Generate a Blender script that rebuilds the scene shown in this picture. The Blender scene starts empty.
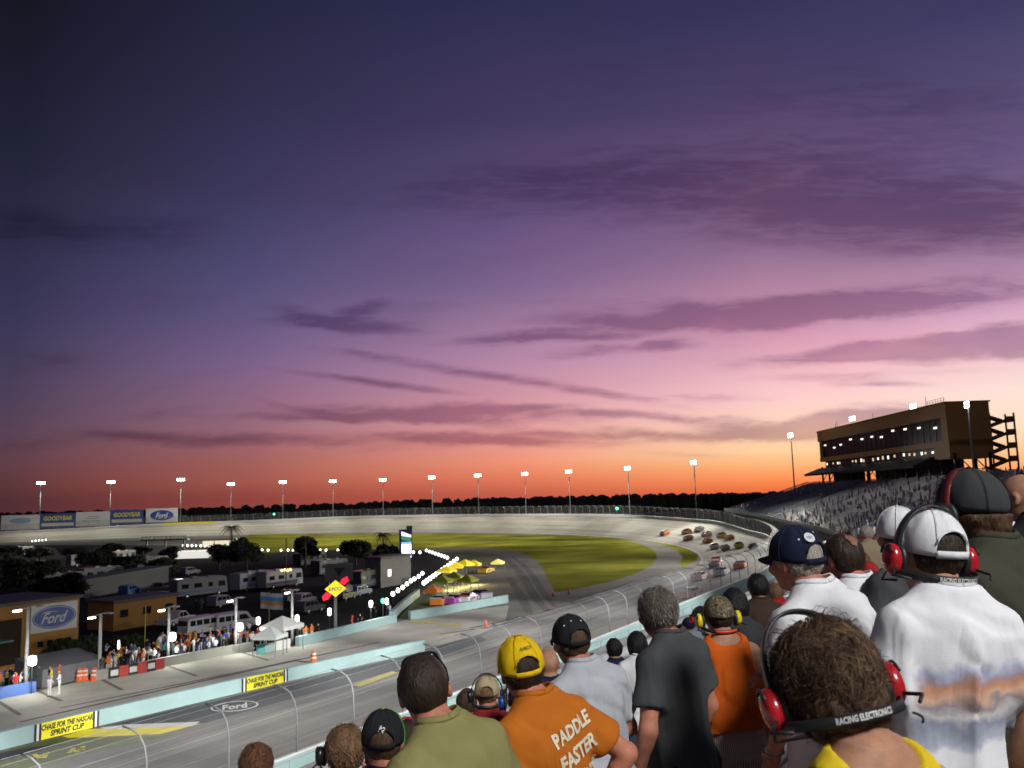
import bpy, math, random
import numpy as np
from mathutils import Vector, Matrix
from mathutils.bvhtree import BVHTree

SC = bpy.context.scene
COL = SC.collection
R_ = math.radians
rnd = random.Random(7)
EMPTY_BPY_DATA = bpy.data

# ------------------------------------------------------------------ camera
F, PW, PH = 880.0, 1024, 768
HC = 15.0                                   # lens height above the track
PITCH, ROLL = math.atan(114 / 880), math.atan(0.028)
_f = Vector((0, math.cos(PITCH), math.sin(PITCH)))
_r0, _u0 = Vector((1, 0, 0)), Vector((0, -math.sin(PITCH), math.cos(PITCH)))
CR = math.cos(ROLL) * _r0 - math.sin(ROLL) * _u0
CU = math.sin(ROLL) * _r0 + math.cos(ROLL) * _u0
cam_d = bpy.data.cameras.new('camera')
cam = bpy.data.objects.new('camera', cam_d)
COL.objects.link(cam)
cam.matrix_world = Matrix(((CR.x, CU.x, -_f.x, 0), (CR.y, CU.y, -_f.y, 0), (CR.z, CU.z, -_f.z, HC), (0, 0, 0, 1)))
cam_d.sensor_width = 36
cam_d.lens = F / PW * 36
cam_d.clip_start, cam_d.clip_end = 0.1, 6000
cam_d.dof.use_dof = True
cam_d.dof.focus_distance = 4.2
cam_d.dof.aperture_fstop = 7.0
SC.camera = cam

def ray(px, py):
    return (_f + (px - 512) / F * CR + (384 - py) / F * CU)
def on_ground(px, py, z=0.0):
    """where the sight line through a photo point meets the height z"""
    d = ray(float(px), float(py)); t = (z - HC) / d.z
    return Vector((d.x * t, d.y * t, z))
def at_depth(px, py, y):
    d = ray(px, py); t = y / d.y
    return Vector((d.x * t, y, HC + d.z * t))

# ------------------------------------------------------------------ exposure
vs = SC.view_settings
vs.view_transform, vs.look, vs.exposure, vs.gamma = 'Standard', 'None', 0.0, 1.0
vs.use_curve_mapping = False
SC.cycles.max_bounces = 5
SC.cycles.transparent_max_bounces = 24
SC.cycles.use_denoising = True
SC.cycles.caustics_reflective = False
SC.cycles.caustics_refractive = False

def lin(c):
    out = []
    for v in c:
        v = v / 255
        out.append(v / 12.92 if v <= 0.04045 else ((v + 0.055) / 1.055) ** 2.4)
    return tuple(out)

# ------------------------------------------------------------------ sky
W = bpy.data.worlds.new('World'); SC.world = W; W.use_nodes = True
nt = W.node_tree; nt.nodes.clear()
def N(t, **k):
    n = nt.nodes.new(t)
    for a, b in k.items(): setattr(n, a, b)
    return n
def L(a, b): nt.links.new(a, b)
def M2(op, a, b=None, c=None, clamp=False):
    n = N('ShaderNodeMath', operation=op, use_clamp=clamp)
    for i, v in enumerate((a, b, c)):
        if v is None: continue
        if isinstance(v, (int, float)): n.inputs[i].default_value = v
        else: L(v, n.inputs[i])
    return n.outputs[0]
tc = N('ShaderNodeTexCoord')
sep = N('ShaderNodeSeparateXYZ'); L(tc.outputs['Generated'], sep.inputs[0])
el = M2('ARCSINE', sep.outputs[2])
az = M2('ARCTAN2', sep.outputs[0], sep.outputs[1])
ELMAX = R_(90)
cols = [
 (12, [(500, (78, 46, 52)), (486, (90, 54, 57)), (466, (97, 61, 70)), (440, (90, 66, 82)), (400, (77, 63, 88)), (345, (63, 57, 88)), (296, (52, 50, 82)), (225, (42, 42, 68)), (150, (32, 34, 54)), (0, (20, 22, 34))]),
 (252, [(497, (142, 68, 62)), (481, (163, 88, 77)), (455, (160, 98, 98)), (426, (150, 105, 122)), (370, (126, 99, 138)), (320, (99, 86, 128)), (270, (80, 74, 115)), (190, (60, 56, 92)), (100, (47, 46, 76)), (0, (36, 37, 64))]),
 (512, [(496, (190, 92, 72)), (489, (208, 103, 80)), (475, (232, 128, 96)), (461, (241, 148, 120)), (426, (227, 157, 158)), (361, (182, 136, 168)), (286, (125, 100, 142)), (231, (103, 84, 129)), (121, (68, 58, 96)), (0, (45, 47, 81))]),
 (770, [(494, (235, 112, 62)), (479, (255, 145, 88)), (465, (255, 182, 122)), (451, (255, 212, 162)), (425, (255, 214, 190)), (396, (253, 203, 205)), (341, (214, 156, 180)), (250, (146, 110, 146)), (100, (80, 67, 107)), (0, (52, 50, 88))]),
 (1007, [(485, (240, 125, 70)), (470, (252, 165, 105)), (450, (255, 205, 150)), (425, (255, 225, 195)), (391, (255, 226, 216)), (350, (240, 196, 206)), (311, (216, 168, 196)), (231, (138, 108, 142)), (151, (104, 88, 130)), (0, (61, 59, 98))]),
]
def ramp(stops):
    cr = N('ShaderNodeValToRGB')
    e = cr.color_ramp.elements
    while len(e) > 1: e.remove(e[-1])
    first = True
    for pos, c in stops:
        if first: e[0].position = pos; x = e[0]; first = False
        else: x = e.new(pos)
        x.color = (*lin(c), 1)
    return cr
eln = M2('DIVIDE', el, ELMAX)
ramps, azs = [], []
for px, st in cols:
    stops = []
    for y, c in st:
        d = ray(px, y).normalized(); stops.append((max(0.0, math.asin(d.z) / ELMAX), c))
    top = tuple(0.62 * v for v in st[-1][1])
    stops.append((1.0, top))
    cr = ramp(stops); L(eln, cr.inputs[0]); ramps.append(cr.outputs[0])
    d = ray(px, 380); azs.append(math.atan2(d.x, d.y))
back = ramp([(0, (70, 45, 55)), (0.12, (64, 52, 80)), (0.3, (42, 40, 68)), (1, (26, 28, 46))]); L(eln, back.inputs[0])
def mixc(f, a, b, blend='MIX'):
    n = N('ShaderNodeMix', data_type='RGBA', blend_type=blend)
    for i, v in ((0, f), (6, a), (7, b)):
        if isinstance(v, (int, float)): n.inputs[i].default_value = v
        elif isinstance(v, tuple): n.inputs[i].default_value = (*v, 1)
        else: L(v, n.inputs[i])
    return n.outputs[2]
def stepf(v, a, b):
    n = N('ShaderNodeMapRange', interpolation_type='SMOOTHSTEP')
    L(v, n.inputs[0]); n.inputs[1].default_value = a; n.inputs[2].default_value = b
    return n.outputs[0]
def linf(v, a, b):
    n = N('ShaderNodeMapRange'); L(v, n.inputs[0]); n.inputs[1].default_value = a; n.inputs[2].default_value = b
    return n.outputs[0]
c = ramps[0]
for i in range(1, 5): c = mixc(linf(az, azs[i - 1], azs[i]), c, ramps[i])
c = mixc(stepf(az, R_(55), R_(120)), c, back.outputs[0])
c = mixc(stepf(az, R_(-50), R_(-110)), c, back.outputs[0])
# clouds: long soft streaks of dark haze at true directions, on a plane of direction ratios (x/y, z/y)
ysafe = M2('MAXIMUM', sep.outputs[1], 0.05)
cx, cz = M2('DIVIDE', sep.outputs[0], ysafe), M2('DIVIDE', sep.outputs[2], ysafe)
comb = N('ShaderNodeCombineXYZ'); L(cx, comb.inputs[0]); L(cz, comb.inputs[1])
def noise(vec, scale, sx, sy, detail=4, rough=0.55, off=0.0, dist=0.0):
    mp = N('ShaderNodeMapping'); L(vec, mp.inputs[0]); mp.inputs['Scale'].default_value = (sx, sy, 1); mp.inputs['Location'].default_value = (off, off * 1.7, off)
    n = N('ShaderNodeTexNoise'); n.inputs['Scale'].default_value = scale; n.inputs['Detail'].default_value = detail; n.inputs['Roughness'].default_value = rough
    n.inputs['Distortion'].default_value = dist
    L(mp.outputs[0], n.inputs[0]); return n
wn = noise(comb.outputs[0], 9, 1, 2.2, 5, 0.6)
wsub = N('ShaderNodeVectorMath', operation='SUBTRACT'); L(wn.outputs['Color'], wsub.inputs[0]); wsub.inputs[1].default_value = (0.5, 0.5, 0.5)
wsc = N('ShaderNodeVectorMath', operation='MULTIPLY'); L(wsub.outputs[0], wsc.inputs[0]); wsc.inputs[1].default_value = (0.07, 0.024, 0)
wadd = N('ShaderNodeVectorMath', operation='ADD'); L(comb.outputs[0], wadd.inputs[0]); L(wsc.outputs[0], wadd.inputs[1])
wsc2 = N('ShaderNodeVectorMath', operation='MULTIPLY'); L(wsub.outputs[0], wsc2.inputs[0]); wsc2.inputs[1].default_value = (0.03, 0.008, 0)
wadd2 = N('ShaderNodeVectorMath', operation='ADD'); L(comb.outputs[0], wadd2.inputs[0]); L(wsc2.outputs[0], wadd2.inputs[1])
# (px, py, half length px, half width px, slope in degrees (down to the right positive), strength, fine)
streaks = [
 (335, 324, 85, 7, 3, .55, 0), (292, 312, 36, 8, 12, .4, 0), (355, 311, 32, 10, -18, .42, 0), (400, 322, 60, 22, 0, .25, 0),
 (480, 374, 165, 6, 9.5, .55, 1), (352, 350, 30, 4, 16, .2, 1), (610, 394, 60, 4, 8, .35, 1), (375, 382, 92, 4.5, 8, .75, 1),
 (430, 414, 150, 10, 1.5, .80, 0), (345, 418, 130, 5, 2, .45, 0), (290, 406, 60, 4, 14, .3, 1), (500, 408, 90, 3.5, -3, .4, 1),
 (545, 338, 95, 6.5, -2, .85, 0), (600, 350, 60, 6, -6, .6, 0), (672, 345, 26, 7, 0, .6, 0), (740, 312, 200, 13, -2.5, .95, 0), (660, 320, 70, 7, -3, .5, 0),
 (900, 300, 230, 20, -6, .66, 0), (985, 349, 130, 12, -2, 1.35, 0), (1004, 333, 80, 8, -3, .9, 0), (850, 352, 110, 9, -7, .75, 0), (760, 358, 70, 6, -3, .22, 0),
 (830, 380, 90, 5.5, 1, .40, 0), (715, 397, 60, 5, 3, .40, 0), (870, 385, 60, 3, -1, .3, 1), (770, 434, 78, 9, 2, 1.0, 0), (860, 418, 75, 12, -8, .9, 0), (800, 424, 40, 8, -10, .35, 0),
 (690, 418, 90, 5.5, 4, .55, 0), (640, 435, 75, 6, 4, .6, 0), (560, 410, 90, 6, 3, .35, 0), (520, 440, 110, 8, 2, .7, 0), (400, 441, 110, 9, 1, .5, 0), (540, 432, 70, 4, 5, .35, 1),
 (225, 440, 110, 7, 2, .5, 0), (110, 436, 90, 9, 2, .35, 0), (60, 360, 70, 16, 0, .32, 0), (10, 446, 60, 8, 0, .35, 0), (150, 415, 60, 6, -8, .25, 0),
 (60, 228, 190, 24, 4, .5, 0), (800, 203, 340, 50, 4, .5, 0), (600, 180, 320, 34, -5, .32, 0), (950, 215, 230, 40, 1, .46, 0), (900, 110, 340, 64, 3, .36, 0),
 (690, 455, 60, 4, 2, .3, 1), (930, 372, 120, 4, -1, .22, 1), (600, 300, 160, 8, -2, .22, 0), (500, 260, 170, 14, -3, .16, 0), (180, 300, 180, 16, 3, .14, 0),
]
tot = None; totr = None
def px_ratio(px, py):
    d = ray(px, py); return d.x / d.y, d.z / d.y
for (px, py, hl, hw, sl, st, fine) in streaks:
    x0, z0 = px_ratio(px, py); sc = 1 / F * 1.05
    mp = N('ShaderNodeMapping', vector_type='TEXTURE')
    L((wadd2 if fine else wadd).outputs[0], mp.inputs[0])
    mp.inputs['Location'].default_value = (x0, z0, 0)
    mp.inputs['Rotation'].default_value = (0, 0, -R_(sl + 1.2) + 0.0)
    mp.inputs['Scale'].default_value = (hl * sc * 1.35, hw * sc * 1.4, 1)
    g = N('ShaderNodeTexGradient', gradient_type='SPHERICAL'); L(mp.outputs[0], g.inputs[0])
    tot = M2('MULTIPLY_ADD', g.outputs[1], st * 1.12, tot if tot is not None else 0.0)
fn = noise(comb.outputs[0], 14, 1, 5.5, 6, 0.62, 3.1, 0.4)
fnv = stepf(fn.outputs[0], 0.34, 0.66)
cl = M2('MULTIPLY', tot, M2('MULTIPLY_ADD', fnv, 0.55, 0.78))
wide = noise(comb.outputs[0], 5, 1, 6.5, 5, 0.55, 9.7, 0.3)
cl = M2('ADD', cl, M2('MULTIPLY', stepf(wide.outputs[0], 0.52, 0.78), 0.16))
cl = M2('MULTIPLY', cl, stepf(sep.outputs[1], 0.1, 0.5))
clf = stepf(cl, 0.03, 0.85)
dark = mixc(1.0, c, (0.50, 0.43, 0.56), 'MULTIPLY')
c2 = mixc(M2('MULTIPLY', clf, 0.92), c, dark)
ed = noise(comb.outputs[0], 5, 1, 3.5, 3, 0.5, 21.3)
c2 = mixc(M2('MULTIPLY', stepf(ed.outputs[0], 0.5, 0.75), 0.22), c2, mixc(1.0, c, (1.22, 0.92, 0.86), 'MULTIPLY'))
bg = N('ShaderNodeBackground'); L(c2, bg.inputs[0]); bg.inputs[1].default_value = 1.0
sky = N('ShaderNodeTexSky', sky_type='NISHITA'); sky.sun_disc = False
SUN_AZ, SUN_EL = R_(20), R_(1.5)
sky.sun_elevation = SUN_EL; sky.sun_rotation = SUN_AZ
bg2 = N('ShaderNodeBackground'); L(sky.outputs[0], bg2.inputs[0]); bg2.inputs[1].default_value = 0.0008
ad = N('ShaderNodeAddShader'); L(bg.outputs[0], ad.inputs[0]); L(bg2.outputs[0], ad.inputs[1])
wo = N('ShaderNodeOutputWorld'); L(ad.outputs[0], wo.inputs[0])
W.cycles.sampling_method = 'MANUAL'; W.cycles.sample_map_resolution = 512

sd = bpy.data.lights.new('sun', 'SUN'); sd.energy = 0.03; sd.angle = R_(4); sd.color = (1, 0.55, 0.3)
so = bpy.data.objects.new('sun', sd); COL.objects.link(so)
so.rotation_euler = Vector((-math.sin(SUN_AZ) * math.cos(SUN_EL), -math.cos(SUN_AZ) * math.cos(SUN_EL), -math.sin(SUN_EL))).to_track_quat('-Z', 'Y').to_euler()

def spot(loc, target, watts, size, blend=0.6, radius=0.8, color=(1.0, 0.97, 0.92)):
    d = bpy.data.lights.new('flood_and_fill_beam', 'SPOT'); d.energy = watts; d.spot_size = R_(size); d.spot_blend = blend
    d.shadow_soft_size = radius; d.color = color
    o = bpy.data.objects.new('flood_and_fill_beam', d); COL.objects.link(o); o.location = loc
    o.rotation_euler = (Vector(target) - Vector(loc)).to_track_quat('-Z', 'Y').to_euler()
    return o

# ------------------------------------------------------------------ helpers
_mats = {}
def mat(name, rgb, rough=0.65, var=0.12, scale=6.0, metal=0.0, emit=None, estr=1.0, bump=0.0, bscale=30.0, spec=0.5, stretch=(1, 1, 1), alpha=None, coat=0.0):
    if name in _mats: return _mats[name]
    m = bpy.data.materials.new(name); m.use_nodes = True; _mats[name] = m
    t = m.node_tree; b = t.nodes['Principled BSDF']
    b.inputs['Roughness'].default_value = rough; b.inputs['Metallic'].default_value = metal
    b.inputs['Specular IOR Level'].default_value = spec; b.inputs['Coat Weight'].default_value = coat
    rgb = tuple(rgb)
    b.inputs['Base Color'].default_value = (*rgb, 1)
    if var > 0 or bump > 0:
        tcn = t.nodes.new('ShaderNodeTexCoord'); mp = t.nodes.new('ShaderNodeMapping'); mp.inputs['Scale'].default_value = stretch
        t.links.new(tcn.outputs['Object'], mp.inputs[0])
    if var > 0:
        n = t.nodes.new('ShaderNodeTexNoise'); n.inputs['Scale'].default_value = scale; n.inputs['Detail'].default_value = 5; n.inputs['Roughness'].default_value = 0.6
        t.links.new(mp.outputs[0], n.inputs[0])
        r = t.nodes.new('ShaderNodeMapRange'); r.inputs[1].default_value = 0.3; r.inputs[2].default_value = 0.7
        t.links.new(n.outputs[0], r.inputs[0])
        mx = t.nodes.new('ShaderNodeMix'); mx.data_type = 'RGBA'
        mx.inputs[6].default_value = (*[max(0, v * (1 - var)) for v in rgb], 1); mx.inputs[7].default_value = (*[min(1, v * (1 + var)) for v in rgb], 1)
        t.links.new(r.outputs[0], mx.inputs[0]); t.links.new(mx.outputs[2], b.inputs['Base Color'])
    if bump > 0:
        n2 = t.nodes.new('ShaderNodeTexNoise'); n2.inputs['Scale'].default_value = bscale; n2.inputs['Detail'].default_value = 4
        t.links.new(mp.outputs[0], n2.inputs[0])
        bp = t.nodes.new('ShaderNodeBump'); bp.inputs['Strength'].default_value = bump; bp.inputs['Distance'].default_value = 0.02
        t.links.new(n2.outputs[0], bp.inputs['Height']); t.links.new(bp.outputs[0], b.inputs['Normal'])
    if emit:
        b.inputs['Emission Color'].default_value = (*emit, 1); b.inputs['Emission Strength'].default_value = estr
    return m

class MB:
    def __init__(s): s.v, s.f, s.mi, s.mats, s.cur = [], [], [], [], 0
    def use(s, m):
        if m not in s.mats: s.mats.append(m)
        s.cur = s.mats.index(m); return s
    def add(s, vs, fs):
        o = len(s.v); s.v.extend([tuple(p) for p in vs])
        for f in fs: s.f.append(tuple(i + o for i in f)); s.mi.append(s.cur)
        return s
    def box(s, c, d, rz=0.0, taper=1.0, rx=0.0):
        hx, hy, hz = d[0] / 2, d[1] / 2, d[2] / 2
        ps = []
        for k, z in ((taper if False else 1, -hz), (taper, hz)):
            for x, y in ((-hx, -hy), (hx, -hy), (hx, hy), (-hx, hy)): ps.append(Vector((x * k, y * k, z)))
        if rx: ps = [Matrix.Rotation(rx, 3, 'X') @ p for p in ps]
        if rz: ps = [Matrix.Rotation(rz, 3, 'Z') @ p for p in ps]
        ps = [p + Vector(c) for p in ps]
        return s.add(ps, [(0, 3, 2, 1), (4, 5, 6, 7), (0, 1, 5, 4), (1, 2, 6, 5), (2, 3, 7, 6), (3, 0, 4, 7)])
    def tube(s, pts, r, n=8, cap=True):
        pts = [Vector(p) for p in pts]; rs = r if isinstance(r, (list, tuple)) else [r] * len(pts)
        rings = []; up = None
        for i, p in enumerate(pts):
            t = (pts[min(i + 1, len(pts) - 1)] - pts[max(i - 1, 0)]).normalized()
            if up is None: up = Vector((0, 0, 1)) if abs(t.z) < 0.9 else Vector((0, 1, 0))
            a = t.cross(up)
            if a.length < 1e-4: a = t.orthogonal()
            a.normalize(); b = a.cross(t).normalized(); up = b
            rings.append([p + (a * math.cos(q) + b * math.sin(q)) * rs[i] for q in [2 * math.pi * k / n for k in range(n)]])
        vs = [q for rg in rings for q in rg]; fs = []
        for i in range(len(pts) - 1):
            for k in range(n): fs.append((i * n + k, i * n + (k + 1) % n, (i + 1) * n + (k + 1) % n, (i + 1) * n + k))
        if cap: fs.append(tuple(range(n - 1, -1, -1))); fs.append(tuple(range((len(pts) - 1) * n, len(pts) * n)))
        return s.add(vs, fs)
    def lathe(s, prof, n=16, c=(0, 0, 0), axis='Z'):
        vs = []
        for (r, z) in prof:
            for k in range(n):
                a = 2 * math.pi * k / n; x, y = r * math.cos(a), r * math.sin(a)
                p = (x, y, z) if axis == 'Z' else ((z, x, y) if axis == 'X' else (x, z, y))
                vs.append((p[0] + c[0], p[1] + c[1], p[2] + c[2]))
        fs = []
        for i in range(len(prof) - 1):
            for k in range(n): fs.append((i * n + k, i * n + (k + 1) % n, (i + 1) * n + (k + 1) % n, (i + 1) * n + k))
        fs.append(tuple(range(n - 1, -1, -1))); m = len(prof) - 1; fs.append(tuple(range(m * n, m * n + n)))
        return s.add(vs, fs)
    def prism(s, poly, z0, z1):
        n = len(poly); vs = [(p[0], p[1], z0) for p in poly] + [(p[0], p[1], z1) for p in poly]
        fs = [tuple(range(n - 1, -1, -1)), tuple(range(n, 2 * n))] + [(i, (i + 1) % n, n + (i + 1) % n, n + i) for i in range(n)]
        return s.add(vs, fs)
    def sheet(s, poly, z): return s.add([(p[0], p[1], z) for p in poly], [tuple(range(len(poly)))])
    def strip(s, a, b): # quads between two point lists
        n = len(a); return s.add(list(a) + list(b), [(i, i + 1, n + i + 1, n + i) for i in range(n - 1)])
    def build(s, name, m=None, parent=None, smooth=False, loc=None, rz=0.0):
        me = bpy.data.meshes.new(name); me.from_pydata(s.v, [], s.f)
        ms = s.mats if s.mats else [m]
        for x in ms: me.materials.append(x)
        if s.mats: me.polygons.foreach_set('material_index', s.mi)
        if smooth: me.polygons.foreach_set('use_smooth', [True] * len(me.polygons))
        me.update()
        o = bpy.data.objects.new(name, me); COL.objects.link(o)
        if parent: o.parent = parent
        if loc is not None: o.location = loc
        o.rotation_euler.z = rz
        return o

def tag(o, label=None, cat=None, group=None, kind=None):
    if label: o['label'] = label
    if cat: o['category'] = cat
    if group: o['group'] = group
    if kind: o['kind'] = kind
    return o
def empty(name, loc=(0, 0, 0), rz=0.0, label=None, cat=None, group=None):
    o = bpy.data.objects.new(name, None); o.empty_display_size = 0.2; COL.objects.link(o)
    o.location = loc; o.rotation_euler.z = rz
    return tag(o, label, cat, group)
def copy_tree(o, parent=None):
    c = o.copy(); COL.objects.link(c)
    if parent: c.parent = parent
    for ch in list(o.children): copy_tree(ch, c)
    return c
def ordinal(i): return ['first', 'second', 'third', 'fourth', 'fifth', 'sixth', 'seventh', 'eighth', 'ninth', 'tenth', 'eleventh', 'twelfth', 'thirteenth', 'fourteenth', 'fifteenth', 'sixteenth', 'seventeenth', 'eighteenth', 'nineteenth', 'twentieth'][i]

_txt = {}
def text_geo(s, shear=0.0, bold=0.012, spacing=1.0):
    """flat letters, centred, capital height 1"""
    k = (s, shear, bold, spacing)
    if k in _txt: return _txt[k]
    cu = bpy.data.curves.new('lettering', 'FONT'); cu.body = s; cu.shear = shear; cu.offset = bold; cu.space_character = spacing; cu.resolution_u = 2
    ob = bpy.data.objects.new('lettering', cu); COL.objects.link(ob)
    bpy.context.view_layer.update()
    me = ob.evaluated_get(bpy.context.evaluated_depsgraph_get()).to_mesh()
    vs = [tuple(v.co) for v in me.vertices]; fs = [tuple(p.vertices) for p in me.polygons]
    ob.evaluated_get(bpy.context.evaluated_depsgraph_get()).to_mesh_clear()
    bpy.data.objects.remove(ob); bpy.data.curves.remove(cu)
    xs = [v[0] for v in vs]; ys = [v[1] for v in vs]
    x0, x1, y1 = min(xs), max(xs), max(ys); h = max(y1, 1e-3)
    vs = [((v[0] - (x0 + x1) / 2) / h, v[1] / h - 0.5, 0) for v in vs]
    _txt[k] = (vs, fs, (x1 - x0) / h); return _txt[k]
def put_text(mb, s, fn, height, width=None, **k):
    """letters through fn(x, y) -> point; x runs along the line, y up"""
    vs, fs, w = text_geo(s, **k); sx = height if width is None else width / w
    return mb.add([fn(v[0] * sx, v[1] * height) for v in vs], fs)
# ------------------------------------------------------------------ the speedway's own frame
HD = R_(29)
EV = Vector((math.sin(HD), math.cos(HD), 0))       # along the front straight, away from the lens
EL = Vector((-math.cos(HD), math.sin(HD), 0))      # from the grandstand towards the infield
LW, VS, RT = 35.3, 133.0, 235.0                     # wall line, start of the turn, wall radius in the turn
CT = EV * VS + EL * (LW + RT)
def VLZ(v, l, z=0.0): p = EV * v + EL * l; return Vector((p.x, p.y, z))
def track_pt(s, off, z=0.0):
    if s <= VS: p = EV * s + EL * (LW + off)
    else:
        a = (s - VS) / RT; p = CT + (EL * -math.cos(a) + EV * math.sin(a)) * (RT - off)
    return Vector((p.x, p.y, z))
def heading(s):
    a = max(0, (s - VS) / RT); d = EV * math.cos(a) + EL * math.sin(a)
    return math.atan2(d.y, d.x)
_zs = [(-200, .45), (60, .5), (133, 1.2), (182, 2.4), (240, 3.4), (289, 5.4), (379, 6.6), (518, 6.9), (620, 5.8), (719, 4.1), (871, 3.0)]
_ws = [(-200, 12.4), (60, 12.5), (182, 17), (900, 17)]
def interp(t, s):
    if s <= t[0][0]: return t[0][1]
    for (a, x), (b, y) in zip(t, t[1:]):
        if s <= b:
            k = (s - a) / (b - a); k = k * k * (3 - 2 * k) if len(t) > 5 else k
            return x + (y - x) * k
    return t[-1][1]
def zbank(s): return interp(_zs, s)
def twid(s): return interp(_ws, s)
def track_z(s, off): return zbank(s) * max(0, 1 - off / twid(s)) + 0.03

A = lambda *c: lin(c)
m_ground = mat('dark_soil', (.035, .04, .022), .95, .4, .05)
m_asph = mat('asphalt', (.16, .152, .14), .9, .25, .12, bump=.15, bscale=3, spec=.15)
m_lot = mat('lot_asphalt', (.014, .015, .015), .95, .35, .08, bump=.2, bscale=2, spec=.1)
m_grass = mat('grass', (.182, .184, .032), 1.0, .42, .06, bump=.5, bscale=1.5, spec=0)
m_grass2 = mat('verge_grass', (.07, .09, .02), .95, .3, .4, bump=.5, bscale=3)
m_conc = mat('concrete', (.26, .255, .23), .85, .14, .3, bump=.1, bscale=8)
m_concd = mat('grey_concrete', (.22, .22, .215), .85, .15, .5)
m_teal = mat('pale_teal_paint', (.26, .385, .39), .55, .10, .5)
m_white = mat('white_paint', (.60, .60, .58), .5, .06, 2)
m_yellow = mat('yellow_paint', (.72, .62, .03), .5, .06, 2)
m_black = mat('black_paint', (.02, .021, .024), .5, .2, 1)
m_dstrip = mat('black_painted_turf', (.034, .040, .046), .9, .22, 2.2, bump=.4, bscale=6)
m_gstrip = mat('green_painted_turf', (.10, .125, .028), .9, .3, 1.5, bump=.4, bscale=6)
m_steel = mat('galvanised_steel', (.22, .23, .24), .6, .08, 3, metal=0)
m_dsteel = mat('dark_steel', (.05, .052, .055), .5, .15, 3, metal=.3)
m_lamp = mat('lamp_glass', (.9, .9, .88), .3, 0, emit=(1, .97, .90), estr=14)
m_lampw = mat('warm_lamp_glass', (.9, .85, .75), .3, 0, emit=(1, .9, .7), estr=16)
m_lampg = mat('green_lamp_glass', (.1, .8, .4), .3, 0, emit=(.05, 1, .45), estr=6)
m_lampo = mat('orange_lamp_glass', (.9, .4, .1), .3, 0, emit=(1, .35, .08), estr=9)
m_balloon = mat('lit_balloon_fabric', (.9, .9, .88), .6, 0, emit=(1, 1, .96), estr=5)

def wet_track_material():
    """racing asphalt: tyre groove darkened along the racing line, lane seams"""
    m = mat('race_asphalt', (.26, .25, .225), .75, .10, .2, bump=.1, bscale=4)
    t = m.node_tree; b = t.nodes['Principled BSDF']
    at = t.nodes.new('ShaderNodeUVMap'); at.uv_map = 'lane'
    sp = t.nodes.new('ShaderNodeSeparateXYZ'); t.links.new(at.outputs[0], sp.inputs[0])
    mp = t.nodes.new('ShaderNodeMapping'); mp.inputs['Scale'].default_value = (.012, 9, 1); t.links.new(at.outputs[0], mp.inputs[0])
    n = t.nodes.new('ShaderNodeTexNoise'); n.inputs['Scale'].default_value = 1.0; n.inputs['Detail'].default_value = 5; t.links.new(mp.outputs[0], n.inputs[0])
    r = t.nodes.new('ShaderNodeMapRange'); r.inputs[1].default_value = .32; r.inputs[2].default_value = .7; r.inputs[3].default_value = .62; r.inputs[4].default_value = 1.12
    t.links.new(n.outputs[0], r.inputs[0])
    mx = t.nodes.new('ShaderNodeMix'); mx.data_type = 'RGBA'; mx.blend_type = 'MULTIPLY'; mx.inputs[0].default_value = 1
    src = b.inputs['Base Color'].links[0].from_socket
    t.links.new(src, mx.inputs[6]); t.links.new(r.outputs[0], mx.inputs[7]); t.links.new(mx.outputs[2], b.inputs['Base Color'])
    return m
m_track = wet_track_material()

# ---------------------------------------------------------------- ground, roads, track (all one level, stepped by millimetres)
g = MB(); n = 96
g.add([(0, 300, -.06)] + [(2600 * math.cos(2 * math.pi * k / n), 300 + 2600 * math.sin(2 * math.pi * k / n), -.06) for k in range(n)], [(0, k + 1, (k + 1) % n + 1) for k in range(n)])
tag(g.build('ground', m_ground), kind='structure')

S0, S1 = -70.0, 871.0
ss = [S0 + (S1 - S0) * k / 200 for k in range(201)]
offs = [0, .2, .4, .6, .8, 1.0]
tv, tf, uv = [], [], []
for s in ss:
    for o in offs:
        w = twid(s); p = track_pt(s, o * w, track_z(s, o * w)); tv.append(tuple(p)); uv.append((s, o))
k6 = len(offs)
for i in range(len(ss) - 1):
    for j in range(k6 - 1): tf.append((i * k6 + j, i * k6 + j + 1, (i + 1) * k6 + j + 1, (i + 1) * k6 + j))
me = bpy.data.meshes.new('race_track'); me.from_pydata(tv, [], [f[::-1] for f in tf]); me.materials.append(m_track)
ul = me.uv_layers.new(name='lane')
for lp in me.loops: ul.data[lp.index].uv = uv[lp.vertex_index]
me.polygons.foreach_set('use_smooth', [True] * len(me.polygons)); me.update()
trk = bpy.data.objects.new('race_track', me); COL.objects.link(trk); tag(trk, kind='structure')

inner = [track_pt(s, twid(s) - .3) for s in ss]
tag(MB().sheet([(p.x, p.y) for p in inner], .012).build('infield_asphalt', m_asph), kind='structure')

def ground_poly(name, pts, z, m, kind='structure', step=None):
    P = [on_ground(x, y, z) for x, y in pts]
    o = MB().sheet([(p.x, p.y) for p in P], z).build(name, m)
    return tag(o, kind=kind)
def smooth_poly(pts, n=6):
    """closed Catmull-Rom through photo points"""
    out = []; q = len(pts)
    for i in range(q):
        p0, p1, p2, p3 = [np.array(pts[(i + k - 1) % q], float) for k in range(4)]
        for j in range(n):
            t = j / n; out.append(tuple(.5 * (2 * p1 + (p2 - p0) * t + (2 * p0 - 5 * p1 + 4 * p2 - p3) * t * t + (3 * p1 - p0 - 3 * p2 + p3) * t ** 3)))
    return out
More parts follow.
